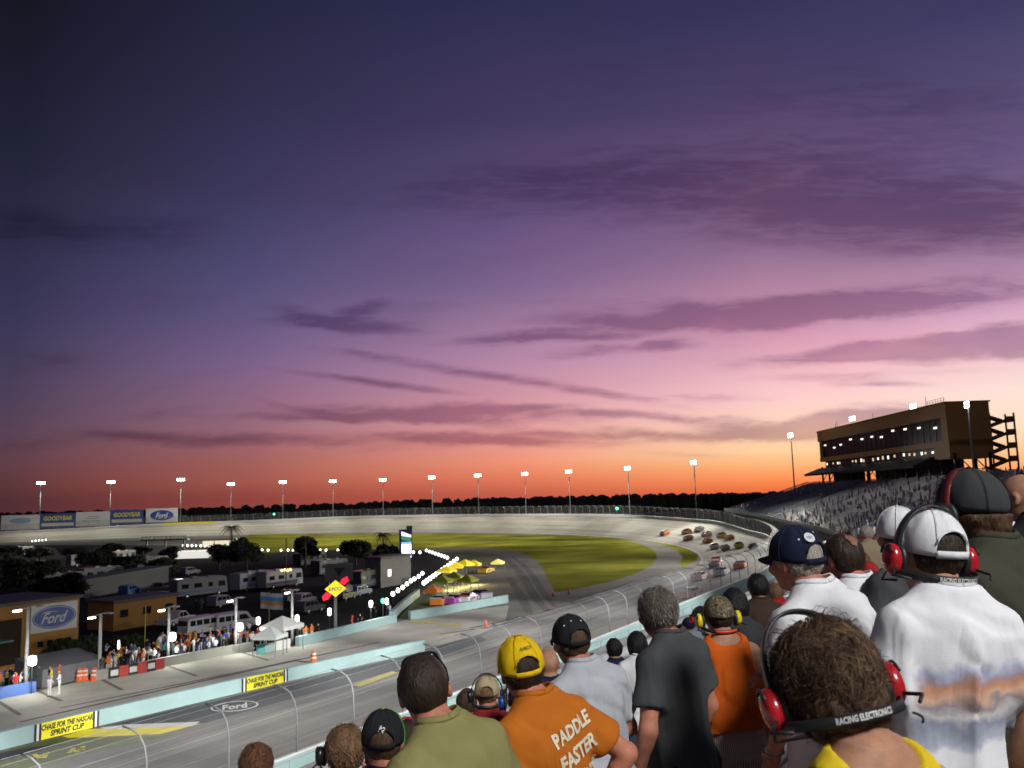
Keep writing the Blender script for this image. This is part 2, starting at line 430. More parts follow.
# grass: the band beside the apron, the field inside the turn, the strip by the garages
def ring_poly(name, s_a, s_b, o_a, o_b, z, m, n=70):
    sA = [s_a + (s_b - s_a) * k / n for k in range(n + 1)]
    a = [track_pt(s, o_a(s) if callable(o_a) else o_a, z) for s in sA]; b = [track_pt(s, o_b(s) if callable(o_b) else o_b, z) for s in sA]
    return tag(MB().strip(b, a).build(name, m), kind='structure')
tag(bpy.data.objects['infield_asphalt'], kind='structure')
ground_poly('infield_grass', [(480, 529.2), (540, 530), (597, 531.5), (656, 537), (691, 547), (698.5, 554), (697, 560), (683, 567.5), (679, 563), (683, 558), (678, 551), (664, 545), (640, 539.5), (597, 534), (540, 532), (480, 531.3), (400, 531.2), (320, 531.6), (250, 532), (190, 533), (100, 537), (40, 541), (40, 539.6), (100, 535.5), (190, 531.4), (250, 530.3), (320, 529.8), (400, 529.2)], .020, m_grass)
field = [(250, 535), (330, 534.6), (420, 534), (520, 534.4), (600, 536.6), (634, 542), (653, 550), (656, 559), (645, 569), (612, 581), (562, 591), (553, 588), (541, 566), (527, 554.5), (500, 549), (440, 548.5), (330, 550), (250, 552)]
ground_poly('infield_grass', smooth_poly(field, 4), .0185, m_grass)
ground_poly('infield_grass', [(432, 552.5), (470, 552), (492, 553.5), (496, 560), (494, 565), (455, 569), (448, 562)], .020, mat('worn_grass', (.075, .085, .022), .95, .3, .1, bump=.5, bscale=1.5))
ground_poly('infield_grass', [(398, 620), (412, 604), (436, 588), (446, 598), (430, 606), (412, 614), (413, 620)], .020, m_grass2)
# paddock: dark lot behind the pit wall
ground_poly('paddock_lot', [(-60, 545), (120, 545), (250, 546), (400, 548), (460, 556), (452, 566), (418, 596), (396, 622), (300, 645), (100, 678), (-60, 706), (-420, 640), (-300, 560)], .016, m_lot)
ground_poly('pit_road', [(-60, 760), (0, 748), (104, 723), (220, 695), (425, 649), (480, 634), (505, 622), (509, 605), (411, 619), (397, 622), (300, 646), (255, 652), (100, 682), (-60, 712)], .014, mat('pit_road_concrete', (.36, .345, .31), .9, .22, .15, bump=.1, bscale=4, spec=.15))
# pit lane: pale stalls along the far wall
ground_poly('pit_stalls', [(-20, 716), (60, 702), (120, 692), (180, 680), (255, 664), (330, 650), (302, 646), (240, 653), (170, 664), (100, 677), (-20, 704)], .020, mat('stall_concrete', (.36, .35, .29), .8, .15, .4))
for a, b in (((97, 677), (122, 690)), ((165, 665), (197, 676)), ((240, 652), (268, 660)), ((-4, 700), (20, 715)), ((36, 690), (61, 701))):
    pa, pb = on_ground(*a, .024), on_ground(*b, .024); d = (pb - pa).normalized() * .0; nrm = Vector((-(pb - pa).y, (pb - pa).x, 0)).normalized() * .18
    tag(MB().add([pa - nrm, pb - nrm, pb + nrm, pa + nrm], [(0, 1, 2, 3)]).build('stall_line', mat('stall_line_paint', (.11, .10, .08), .8, .1, 2)), kind='structure')
# painted lines on the front straight
def line_s(name, s_a, s_b, off, wdt, m, n=60):
    a = [track_pt(s_a + (s_b - s_a) * k / n, off, 0) for k in range(n + 1)]; b = [track_pt(s_a + (s_b - s_a) * k / n, off + wdt, 0) for k in range(n + 1)]
    for k in range(n + 1):
        s = s_a + (s_b - s_a) * k / n; a[k].z = track_z(s, off) + .008; b[k].z = track_z(s, off + wdt) + .008
    return tag(MB().strip(b, a).build(name, m), kind='structure')
line_s('track_edge_line', -60, 860, twid(0) - .35 if False else 11.6, .16, mat('worn_white', (.42, .41, .37), .7, .15, 1))
line_s('apron_line', 182, 860, 16.4, .25, mat('worn_white', (.42, .41, .37), .7, .15, 1))
# turf strip beside the pit wall, painted black, with a green and yellow painted part
ground_poly('painted_turf', [(104, 726.5), (160, 713), (250, 692.5), (340, 671.5), (425, 652), (446, 643.5), (480, 636), (487, 640), (470, 646), (396, 672), (330, 688.5), (268, 705), (205, 723), (150, 727.5)], .020, m_dstrip)
ground_poly('painted_turf', [(-60, 768), (-20, 757), (36, 743.5), (60, 738), (150, 736.5), (178, 734), (120, 747), (70, 759), (30, 770), (-30, 786), (-110, 806), (-160, 795)], .024, m_gstrip)
ground_poly('painted_turf', [(-60, 766), (20, 749), (64, 743), (40, 751), (8, 759), (-30, 773), (-80, 785)], .028, mat('black_painted_turf', (.034, .040, .046)))
ground_poly('painted_stripe', [(62, 736.5), (86, 729.5), (110, 728), (200, 723.5), (180, 729), (160, 734), (70, 738)], .026, m_yellow)
ground_poly('painted_stripe', [(100, 727.6), (125, 724.6), (200, 721.6), (192, 726), (150, 727.6), (110, 729.4)], .030, m_white)
ground_poly('painted_stripe', [(352, 685), (392, 671), (398, 672.5), (360, 686.5)], .050, mat('faded_yellow', (.5, .42, .06), .7, .2, 2))
ground_poly('painted_stripe', [(449, 684), (478, 676), (480, 681), (450, 691)], .048, mat('faded_yellow', (.5, .42, .06)))
ground_poly('painted_stripe', [(410, 621), (460, 624), (462, 625.5), (412, 622.4)], .032, mat('faded_yellow', (.5, .42, .06)))
m_tm = mat('tyre_mark', (.12, .113, .105), .9, .3, .6, spec=.1)
def tyre_mark(pts, w):
    P = [on_ground(x, y, .024) for x, y in pts]; a, b_ = [], []
    for i, q in enumerate(P):
        d = (P[min(i + 1, len(P) - 1)] - P[max(i - 1, 0)]).normalized(); n_ = Vector((-d.y, d.x, 0)) * w * (.4 + .6 * math.sin(math.pi * (i + .6) / (len(P) + .2))); a.append(q + n_); b_.append(q - n_)
    tag(MB().strip(b_, a).build('tyre_mark', m_tm), kind='structure')
tyre_mark([(548, 612), (537, 600), (528, 585), (520, 572), (508, 560), (492, 554)], .8)
tyre_mark([(556, 607), (543, 592), (533, 576), (524, 565), (512, 557)], .6)
tyre_mark([(530, 614), (524, 602), (517, 590), (509, 578)], .7)
tyre_mark([(470, 628), (500, 622), (540, 612), (590, 598), (635, 580)], .35)
tyre_mark([(440, 634), (490, 627), (545, 616), (600, 599)], .3)
tyre_mark([(20, 722), (90, 706), (180, 686), (280, 664), (380, 642)], .25)
tyre_mark([(60, 708), (120, 696), (200, 680), (300, 659)], .2)
# oval emblem with script on the black turf
E1, E2 = on_ground(211, 709.5), on_ground(258, 703.5); ec = (E1 + E2) / 2; ex = (E2 - E1) / 2; ey = Vector((-ex.y, ex.x, 0)).normalized() * 1.75
def emb(u, v): p = ec + ex * u + ey * v; return (p.x, p.y, .026)
mb = MB(); nn = 40
o_ = [emb(math.cos(2 * math.pi * k / nn), math.sin(2 * math.pi * k / nn)) for k in range(nn + 1)]; i_ = [emb(.93 * math.cos(2 * math.pi * k / nn), .86 * math.sin(2 * math.pi * k / nn)) for k in range(nn + 1)]
mb.strip(o_, i_)
put_text(mb, 'Ford', lambda x, y: emb(x * .42, y * .8), 1.2, 2.9, shear=.4, bold=.03)
tag(mb.build('painted_emblem', m_white), kind='structure')
# scribbled yellow lettering on the green turf
mb = MB()
for (x0, y0, x1, y1) in ((34, 754, 40, 758), (40, 756, 50, 752), (44, 758, 46, 753), (69, 753, 74, 748), (74, 750, 78, 752), (78, 751, 84, 746), (80, 748, 83, 750)):
    pa, pb = on_ground(x0, y0, .032), on_ground(x1, y1, .032); q = Vector((-(pb - pa).y, (pb - pa).x, 0)).normalized() * .14
    mb.add([pa - q, pb - q, pb + q, pa + q], [(0, 1, 2, 3)])
tag(mb.build('painted_emblem', m_yellow), kind='structure')
# verge between wall and grandstand
ring_poly('grass_verge', -70, 100, -6.2, -.55, .02, m_grass2, 40)
ring_poly('concourse', 100, 300, -19, -.55, .5, m_concd, 60)

# ---------------------------------------------------------------- outer wall
def wall_run(name, s_a, s_b, o0, o1, z0, h, m, parent=None, n=60):
    mb = MB(); sA = [s_a + (s_b - s_a) * k / n for k in range(n + 1)]
    prof = [(o0, z0), (o0, h - .04), (o0 + (.04 if o1 > o0 else -.04), h), (o1 - (.04 if o1 > o0 else -.04), h), (o1, h - .04), (o1, z0)]
    vs, fs = [], []
    for s in sA:
        for o, z in prof: vs.append(track_pt(s, o, zbank(s) + z))
    q = len(prof)
    for i in range(n):
        for k in range(q - 1): fs.append((i * q + k, i * q + k + 1, (i + 1) * q + k + 1, (i + 1) * q + k))
    fs += [tuple(range(q)), tuple(range(n * q + q - 1, n * q - 1, -1))]
    mb.add(vs, fs); return mb.build(name, m, parent)
wl = empty('barrier_wall', track_pt(40, 0), 0, 'pale teal barrier wall curving round the outside of the whole turn', 'wall')
wl.location = (0, 0, 0)
wall_run('wall_face', S0, 300, -.45, 0, -1.6, 1.05, m_teal, wl, 120)
wall_run('wall_face', 300, S1, -.45, 0, -1.6, 1.05, m_white, wl, 160)
for a, b in ((612, 640), (197, 206)): wall_run('yellow_section', a, b, -.455, .012, .1, 1.062, m_yellow, wl, 20)
wall_run('coping', S0, S1, -.40, -.05, 1.05, 1.10, m_white, wl, 240)

# catch fence: curved posts, cables and mesh
m_mesh = bpy.data.materials.new('fence_mesh'); m_mesh.use_nodes = True
t = m_mesh.node_tree; b = t.nodes['Principled BSDF']; b.inputs['Base Color'].default_value = (.30, .31, .32, 1); b.inputs['Metallic'].default_value = .3; b.inputs['Roughness'].default_value = .5
tr = t.nodes.new('ShaderNodeBsdfTransparent'); mx = t.nodes.new('ShaderNodeMixShader'); mx.inputs[0].default_value = .17
t.links.new(tr.outputs[0], mx.inputs[1]); t.links.new(b.outputs[0], mx.inputs[2]); t.links.new(mx.outputs[0], t.nodes['Material Output'].inputs[0])
fence = empty('catch_fence', (0, 0, 0), 0, 'tall steel catch fence with inward curved posts above the teal barrier wall', 'fence')
FP = [(-.22, 1.1), (-.22, 2.4), (-.20, 3.1), (-.05, 3.75), (.30, 4.2), (.85, 4.42), (1.5, 4.5)]
def fence_post(s, mb, r=.045): mb.tube([track_pt(s, o, zbank(s) + z) for o, z in FP], r, 6)
svals = [-30 + 4.85 * k for k in range(184)]
mbx = MB(); 
for i, s in enumerate(svals):
    if i < 78: mb = MB(); fence_post(s, mb); mb.build('post', m_steel, fence, True)
    else: fence_post(s, mbx, .07)
tag(mbx.build('post', m_steel, fence, True), kind='stuff')
mb = MB(); sA = [-32 + 2.5 * k for k in range(360)]
for o, z in FP[1:-1] + [(-.22, 1.75), (1.5, 4.5)]:
    mb.tube([track_pt(s, o, zbank(s) + z) for s in sA], .009, 4)
mb.build('cable', m_steel, fence)
mb = MB(); vs, fs = [], []
for s in sA:
    for o, z in FP: vs.append(track_pt(s, o - .03, zbank(s) + z))
q = len(FP)
for i in range(len(sA) - 1):
    for k in range(q - 1): fs.append((i * q + k, i * q + k + 1, (i + 1) * q + k + 1, (i + 1) * q + k))
mb.add(vs, fs).build('mesh_panel', m_mesh, fence)

# low infield walls traced on the ground
def low_wall(name, pts, h, th, m, label, signs=()):
    P = [on_ground(*p) for p in pts]; o = empty(name, P[0], 0, label, 'wall'); mb = MB()
    a, b_ = [], []
    for i, p in enumerate(P):
        d = (P[min(i + 1, len(P) - 1)] - P[max(i - 1, 0)]).normalized(); nrm = Vector((-d.y, d.x, 0)) * th
        a.append(p - P[0]); b_.append(p + nrm - P[0])
    n = len(P); vs = a + b_ + [v + Vector((0, 0, h)) for v in a] + [v + Vector((0, 0, h)) for v in b_]; fs = []
    for i in range(n - 1): fs += [(i, i + 1, 2 * n + i + 1, 2 * n + i), (n + i + 1, n + i, 3 * n + i, 3 * n + i + 1), (2 * n + i, 2 * n + i + 1, 3 * n + i + 1, 3 * n + i)]
    fs += [(0, 2 * n, 3 * n, n), (n - 1, 2 * n - 1, 4 * n - 1, 3 * n - 1)]
    mb.add(vs, fs).build('wall_body', m, o)
    return o, P
pit_pts = [(-90, 774), (0, 750.5), (60, 735.5), (104, 725), (220, 697.5), (330, 672), (425, 651)]
pw, PP = low_wall('pit_wall', pit_pts, 1.1, .5, m_teal, 'long pale teal pit road wall carrying two yellow signs')
def on_pit(px, h=0.0):
    for (x0, y0), (x1, y1), a, b_ in zip(pit_pts, pit_pts[1:], PP, PP[1:]):
        if x0 <= px <= x1:
            # exact crossing of the vertical sight plane with the wall line
            d = ray(px, y0 + (y1 - y0) * (px - x0) / (x1 - x0)); e = b_ - a
            den = d.x * e.y - d.y * e.x; t_ = (a.x * e.y - a.y * e.x) / den
            return Vector((d.x * t_, d.y * t_, h))
m_signy = mat('sign_yellow', (.74, .70, .03), .5, .05, 3)
def pit_sign(x0, x1, label):
    a, b_ = on_pit(x0), on_pit(x1); d = (b_ - a); w = d.length; d.normalize(); nr = Vector((d.y, -d.x, 0))
    o = empty('wall_sign', a + nr * .02, math.atan2(d.y, d.x), label, 'sign')
    def bx(x, wd, m, nm, y=-.012, hh=1.06):
        MB().box((x, y, hh / 2 + .02), (wd, .03, hh)).build(nm, m, o)
    e = .055 * w
    bx(w / 2, w - 4 * e, m_signy, 'panel')
    for k, (m, nm) in enumerate(((m_black, 'end_bar'), (m_white, 'end_bar'), (m_black, 'end_bar'))):
        for sx in (-1, 1): bx(w / 2 + sx * (w / 2 - e * (.45 + (k * .62))), e * .6, m, nm, -.013 - .001 * k)
    mb = MB()
    put_text(mb, 'CHASE FOR THE NASCAR', lambda x, y: (w / 2 + x, -.032, .78 + y), .36, w * .78, bold=.05, shear=.2)
    put_text(mb, 'SPRINT CUP', lambda x, y: (w / 2 + x, -.032, .33 + y), .36, w * .52, bold=.05, shear=.2)
    mb.build('lettering', m_black, o)
pit_sign(33, 99, 'yellow lettered sign nearest the painted green turf on the pit wall')
pit_sign(241, 288, 'yellow lettered sign on the pit wall beyond the painted oval emblem')
low_wall('divider_wall', [(299, 646.5), (330, 639), (397, 622.5)], 1.0, .5, m_teal, 'short pale teal wall beside the fuel brand sign pole')
low_wall('divider_wall', [(411, 620), (450, 613.5), (508.5, 602.5)], 1.1, .5, m_teal, 'pale teal wall in front of the yellow tents')
low_wall('divider_wall', [(393, 620.5), (402, 611), (420, 596)], 1.1, .5, m_teal, 'pale teal wall slanting back towards the garage lamps')
low_wall('crowd_wall', [(96, 681), (130, 675), (168, 666.5), (210, 658.5), (252, 651)], .9, .35, m_conc, 'pale concrete wall with the crew crowd leaning behind it')
low_wall('crowd_wall', [(-30, 704), (0, 699), (36, 692.5)], .9, .35, mat('blue_banner', (.08, .16, .42), .6, .1, 2), 'blue bannered low wall under the big oval emblem building')

# ---------------------------------------------------------------- far banners behind the outer wall
def far_banner(px0, px1, base, logo, label):
    def sfor(px):
        best, bs = 1e9, 0
        for k in range(400, 871):
            p = track_pt(k, -2.2); q = (Vector((p.x, p.y, HC)) - Vector((0, 0, HC))); x = 512 + F * q.dot(CR) / q.dot(_f)
            if abs(x - px) < best: best, bs = abs(x - px), k
        return bs
    a = track_pt(sfor(px0), -2.2); b_ = track_pt(sfor(px1), -2.2); sm = (sfor(px0) + sfor(px1)) / 2; z0 = zbank(sm) + 1.6
    d = b_ - a; w = d.length; d.normalize(); o = empty('track_banner', (a.x, a.y, z0), math.atan2(d.y, d.x), label, 'banner')
    H = 7.6
    MB().box((w / 2, 0, H / 2), (w * .985, .15, H)).build('panel', base, o)
    nr = -.09 if (d.y * a.x - d.x * a.y) < 0 else .09
    sg = 1 if nr < 0 else -1
    for k in range(3): MB().tube([(w * (k + .5) / 3, -nr * 2, -2.5), (w * (k + .5) / 3, -nr * 2, H)], .12, 6).build('support_post', m_dsteel, o)
    logo(o, w, H, nr, sg)
m_blue = mat('deep_blue_print', (.02, .045, .24), .5, .1, 2)
m_offw = mat('off_white_vinyl', (.58, .58, .56), .5, .06, .5)
m_nvy = mat('navy_vinyl', (.025, .06, .24), .5, .1, .5)
def oval(mb, cx_, cz_, rx, rz, y, n=36): mb.add([(cx_ + rx * math.cos(2 * math.pi * k / n), y, cz_ + rz * math.sin(2 * math.pi * k / n)) for k in range(n)], [tuple(range(n))])
def lg_oval(txt):
    def f(o, w, H, y, sg):
        mb = MB(); oval(mb, w / 2, H / 2, w * .36, H * .36, y * 1.05); mb.build('logo_oval', m_blue, o)
        mb = MB(); put_text(mb, txt, lambda x, z: (w / 2 + sg * x, y * 1.2, H / 2 + z), H * .4, w * .4, shear=.4, bold=.03); mb.build('lettering', m_white, o)
    return f
def lg_text(txt, m, sub=None):
    def f(o, w, H, y, sg):
        mb = MB(); put_text(mb, txt, lambda x, z: (w / 2 + sg * x, y * 1.2, H * .68 + z), H * .3, w * .8, bold=.03, shear=.15); mb.build('lettering', m, o)
        MB().box((w / 2, y * 1.1, H * .24), (w * .9, .05, H * .22)).build('stripe', m_offw, o)
    return f
def lg_soft(o, w, H, y, sg):
    mb = MB(); oval(mb, w / 2, H * .6, w * .28, H * .2, y * 1.05); mb.build('logo_oval', mat('pale_blue_print', (.25, .34, .5), .5, .1, 1), o)
def lg_lines(o, w, H, y, sg):
    mb = MB()
    for k in range(3): mb.box((w * (.42 + .05 * k), y * 1.05, H * (.38 + .14 * k)), (w * (.5 - .08 * k), .04, H * .05), 0)
    mb.build('stripe', mat('grey_print', (.28, .28, .3), .5, .1, 1), o)
for q, tg in (((205, 551), 665), ((205, 551), 590), ((300, 551), 520), ((425, 553), 450), ((425, 553), 380)):
    spot(on_ground(*q) + Vector((0, 0, 9)), track_pt(tg, -1, 11), 420000, 40, .9, .6, (1, .98, .9))  # added beams above the garage lamps, to brighten far wall and banners
far_banner(2, 40, m_offw, lg_soft, 'whitish banner with a pale blue logo, farthest left behind the far wall')
far_banner(40.6, 75.5, m_nvy, lg_text('GOODYEAR', m_yellow), 'navy banner between the two plain whitish banners on the far wall')
far_banner(76.5, 110.5, m_offw, lg_lines, 'white banner with grey slanted marks on the far wall')
far_banner(111, 144.5, m_nvy, lg_text('GOODYEAR', m_yellow), 'navy banner above the yellow piece of the far wall')
far_banner(145.5, 178.5, m_offw, lg_oval('Ford'), 'white banner with a blue oval logo on the far wall')
# ---------------------------------------------------------------- light poles
def light_bank(o, z, w=3.2, rows=2, n=6, yaw=0.0, m=m_lamp, r=.30):
    fr = MB()
    for k in range(rows): fr.box((0, 0, z + .25 + k * .75), (w, .14, .14))
    fr.box((-w * .3, 0, z + .4), (.12, .12, 1.2)); fr.box((w * .3, 0, z + .4), (.12, .12, 1.2))
    fo = fr.build('lamp_frame', m_steel, o, rz=yaw)
    for k in range(rows):
        lb = MB()
        for j in range(n):
            x = -w / 2 + w * (j + .5) / n
            lb.lathe([(.05, .1), (r * .8, .05), (r, -.1), (r, -.16), (r * .5, -.2)], 10, (x, -.16, z + .25 + k * .75), 'Y')
        lo = lb.build('lamp_row', m, o, rz=yaw)
def light_pole(x, y, zb_, ztop, label, group, yaw, w=3.4, rad=.28, rows=2, n=6):
    o = empty('light_pole', (x, y, zb_), 0, label, 'light pole', group); h = ztop - zb_
    MB().tube([(0, 0, 0), (0, 0, h * .5), (0, 0, h)], [rad, rad * .8, rad * .55], 10).build('pole', m_steel, o, True)
    MB().box((0, 0, .3), (.9, .9, .6)).build('base', m_conc, o)
    light_bank(o, h - .1, w, rows, n, yaw)
    return o
polepx = [(41, 484), (111, 483), (181, 480.5), (231, 485), (283, 483), (333, 482), (383, 481), (432, 478.5), (478, 476.5), (525, 475), (569, 472.5), (628, 469.5), (694, 464)]
for i, (px, py) in enumerate(polepx):
    d = ray(px, py); h_ = Vector((d.x, d.y, 0)).normalized()
    bq = h_.dot(CT); disc = bq * bq - CT.length_squared + (RT + 6) ** 2; rr = bq + math.sqrt(disc)
    p = h_ * rr; zt = HC + d.z / math.hypot(d.x, d.y) * rr
    rel = p - CT; a = math.atan2(rel.dot(EV), -rel.dot(EL)); s = VS + a * RT
    nm = ['leftmost floodlight pole behind the whitish banner of the far turn', 'floodlight pole behind the second navy banner of the far turn', 'floodlight pole just right of the white oval logo banner'][i] if i < 3 else f'floodlight pole behind the far turn, {ordinal(i)} of the row from the left'
    zg = zbank(s) - 1.0
    light_pole(p.x, p.y, zg, zt, nm, 'floodlight poles round the far turn', math.atan2(CT.y - p.y, CT.x - p.x) + math.pi / 2, 4.2, .26)
    top = Vector((p.x, p.y, zt)) + (CT - p).normalized() * 2.0
    WC = (1, .94, .74)
    spot(top + Vector((0, 0, -.6)), track_pt(s, 11, 2), 36000, 112, .9, .9, WC)
    if i >= 5: spot(top + Vector((0, 0, .2)), track_pt(s, 75, 0), 170000, 46, .9, .9, WC)
    if i >= 7: spot(top + Vector((0, 0, .4)), track_pt(s, 150, 0), 420000, 34, .9, .9, WC)
def place_pole(px, py, depth, zb_, label, w=3.4):
    p = at_depth(px, py, depth); return light_pole(p.x, p.y, zb_, p.z, label, 'floodlight poles along the grandstand', math.atan2(CT.y - p.y, CT.x - p.x) + math.pi / 2, w, .26)
place_pole(791, 437, 276, 9, 'floodlight pole at the far end of the blue grandstand')
place_pole(853, 420, 300, 8, 'floodlight pole showing its lamps above the far half of the tower roof')
place_pole(914, 408, 262, 8, 'floodlight pole showing its lamps above the near half of the tower roof')
p968 = place_pole(968, 407, 184, 14, 'floodlight pole standing in front of the tower end wall', 2.8)
for k, v in enumerate((-45, -25, -5, 15, 35, 55, 75, 95)):  # unseen row; alternate poles added to even out the track light
    p = VLZ(v, -17, 31)
    light_pole(p.x, p.y, 17, 32, f'unseen floodlight pole over the top rows of the near grandstand, {ordinal(k)} along', 'floodlight poles along the grandstand', HD * -1 + math.pi / 2 + math.pi / 2, 3.4)
    spot(p + EL * 2, VLZ(v + 6, 36, 0), 205000, 30, .9, 1.0)
    spot(p + EL * 2, VLZ(v + 12, 57, 0), 310000, 15, .9, 1.0)
# the stand itself is lit from the pole behind the spectators
spot(VLZ(-7, -17, 30.4) + EL * 2, VLZ(4, 3, 13), 25000, 66, .7, 2.2, (1, .985, .96))
spot(VLZ(36, -17, 30.4) + EL * 2, VLZ(40, 10, 9), 26000, 80, .8, 1.1, (1, .985, .96))
spot(VLZ(76, -17, 30.4) + EL * 2, VLZ(100, 20, 5), 32000, 80, .8, 1.1)
spot(p968.location + Vector((-2, 0, 17)), (72, 165, 5), 22000, 90, .9, 1)
q12 = [ob for ob in bpy.data.objects if ob.name.startswith('light_pole')][12].location
spot(Vector((q12.x, q12.y, 27)) + Vector((CT.x - q12.x, CT.y - q12.y, 0)).normalized() * 3, (78, 205, 9), 34000, 40, .9, 1)
spot(Vector((86, 272, 31)), track_pt(225, 10, 2), 190000, 70, .9, 1, (1, .95, .80))
for px_, sh in ((628, -34), (628, 30), (694, -30), (694, 34)):
    o_ = [ob for ob in bpy.data.objects if ob.name.startswith('light_pole')][11 if px_ == 628 else 12]; q_ = o_.location; rel = q_ - CT; s_ = VS + math.atan2(rel.dot(EV), -rel.dot(EL)) * RT
    spot(Vector((q_.x, q_.y, 26)) + Vector((CT.x - q_.x, CT.y - q_.y, 0)).normalized() * 2, track_pt(s_ + sh, 9, 4), 42000, 60, .9, .9, (1, .95, .80))
spot(Vector((80, 280, 31)), track_pt(285, 10, 4), 200000, 60, .9, 1, (1, .95, .80))
spot(p968.location + Vector((-3, 0, 17)), track_pt(170, 12, 1), 300000, 50, .9, 1)
spot(Vector((86, 272, 31)), track_pt(225, 80, 0), 260000, 46, .9, .9, (1, .95, .80))
spot(p968.location + Vector((-3, 0, 17)), track_pt(180, 90, 0), 380000, 40, .9, .9)
# ---------------------------------------------------------------- near grandstand
def row_floor(n): return 13.25 - .26 * n if n <= 3 else 13.25 - .78 - .31 * (n - 3)
def row_of(l): return math.floor((l + .45) / .85)
V0, V1 = -16.0, 96.0
st = empty('grandstand', VLZ(0, 0, 0), 0, 'stepped concrete grandstand the standing spectators are watching from', 'grandstand')
st.location = (0, 0, 0)
mb = MB()
rows = list(range(-14, 36))
for n in rows:
    l0, l1 = -.45 + .85 * n, -.45 + .85 * (n + 1); z = row_floor(n)
    P = [VLZ(V0, l0, z), VLZ(V1, l0, z), VLZ(V1, l1, z), VLZ(V0, l1, z), VLZ(V0, l1, row_floor(n + 1) - .05), VLZ(V1, l1, row_floor(n + 1) - .05)]
    mb.add(P, [(0, 3, 2, 1), (3, 4, 5, 2)])
lf = -.45 + .85 * 36
mb.add([VLZ(V0, lf, 0), VLZ(V1, lf, 0), VLZ(V1, lf, row_floor(36)), VLZ(V0, lf, row_floor(36))], [(0, 1, 2, 3)])
mb.add([VLZ(V1, -.45 + .85 * -14, 0)] + [VLZ(V1, -.45 + .85 * n + d, row_floor(n)) for n in rows for d in (0, .85)] + [VLZ(V1, lf, 0)], [tuple(range(2 * len(rows) + 2))])
mb.build('tread', m_concd, st)
mb = MB()
for n in rows:
    l0 = -.45 + .85 * n + .02; z = row_floor(n)
    for (v, w) in ((V0 + .3, 30), (V0 + 31.5, 30), (V0 + 62.7, 30)):
        if n == 0: continue
        a, b_ = VLZ(v, l0, z + .40), VLZ(v + w, l0, z + .40); q = EL * .2
        mb.add([a, b_, b_ + q, a + q] + [x + Vector((0, 0, .04)) for x in (a, b_, b_ + q, a + q)], [(0, 3, 2, 1), (4, 5, 6, 7), (0, 1, 5, 4), (1, 2, 6, 5), (2, 3, 7, 6), (3, 0, 4, 7)])
tag(mb.build('bench', mat('aluminium', (.20, .205, .21), .7, .12, 4, spec=.2), st), kind='stuff')
mb = MB()
for v in range(int(V0), int(V1), 3): mb.tube([VLZ(v, lf - .08, row_floor(36) - .1), VLZ(v, lf - .08, row_floor(36) + 1.0)], .025, 6)
for z in (.5, 1.0): mb.tube([VLZ(V0, lf - .08, row_floor(36) + z), VLZ(V1, lf - .08, row_floor(36) + z)], .025, 6)
mb.build('railing', m_steel, st)

# ---------------------------------------------------------------- far grandstand round the start of the turn
FS0, FS1, NR = 104.0, 288.0, 34
_in = [(104, 14.5), (182, 12.5), (240, 9), (288, 6.4)]; _iz = [(104, 3.6), (182, 4.6), (240, 6.2), (288, 9.0)]
def fs_pt(s, k):
    r = k / NR; i0 = interp(_in, s); z0 = interp(_iz, s)
    return track_pt(s, -(i0 + 29 * r), z0 + (17.0 - z0) * (r ** 1.08))
fst = empty('grandstand', (0, 0, 0), 0, 'blue seated grandstand with scattered crowd below the press tower', 'grandstand')
m_blue_seat = mat('blue_seat', (.07, .115, .20), .5, .18, .3)
sA = [FS0 + (FS1 - FS0) * k / 60 for k in range(61)]
mb = MB()
for k in range(NR):
    a = [fs_pt(s, k) for s in sA]; b_ = [fs_pt(s, k + 1) for s in sA]
    b2 = [Vector((q.x, q.y, p.z)) for p, q in zip(a, b_)]
    mb.strip(a, b2); mb.strip(b2, b_)
f0 = [fs_pt(s, 0) for s in sA]; mbf = MB(); mbf.strip([Vector((p.x, p.y, .4)) for p in f0], f0); mbf.build('front_wall', mat('dark_front_wall', (.03, .032, .034), .8, .3, .4), fst)
f1 = [fs_pt(s, NR) for s in sA]; mb.strip(f1, [Vector((p.x, p.y, .2)) for p in f1])
e1 = [fs_pt(FS1, k) for k in range(NR + 1)]; mb.strip(e1, [Vector((p.x, p.y, .2)) for p in e1])
e0 = [fs_pt(FS0, k) for k in range(NR + 1)]; mb.strip([Vector((p.x, p.y, .2)) for p in e0], e0)
mb.build('tread', mat('stand_concrete', (.055, .058, .065), .85, .15, .3), fst)
f0b = [p + Vector((0, 0, .9)) for p in f0]
rail = MB(); rail.strip([p + Vector((0, 0, -.5)) for p in f0], f0b)
for a, b_ in zip(f0b[::3], f0b[3::3]): rail.tube([a, b_], .05, 5)
rail.build('parapet', mat('parapet_concrete', (.30, .30, .28), .8, .1, .5), fst)
mb = MB()
for k in range(1, NR):
    s = FS0
    while s < FS1 - .4:
        ph = (s - FS0) % 15.0
        if ph > 1.3:
            p = fs_pt(s, k); q = fs_pt(s + .44, k); inn = (CT - p); inn.z = 0; inn.normalize()
            p = p + inn * .12; q = q + inn * .12; up = Vector((0, 0, .82)); lo = Vector((0, 0, .42))
            mb.add([p + lo, q + lo, q + up - inn * .06, p + up - inn * .06, p + lo + inn * .4, q + lo + inn * .4], [(0, 1, 2, 3), (0, 4, 5, 1)])
        s += .62
tag(mb.build('seat', m_blue_seat, fst), kind='stuff')
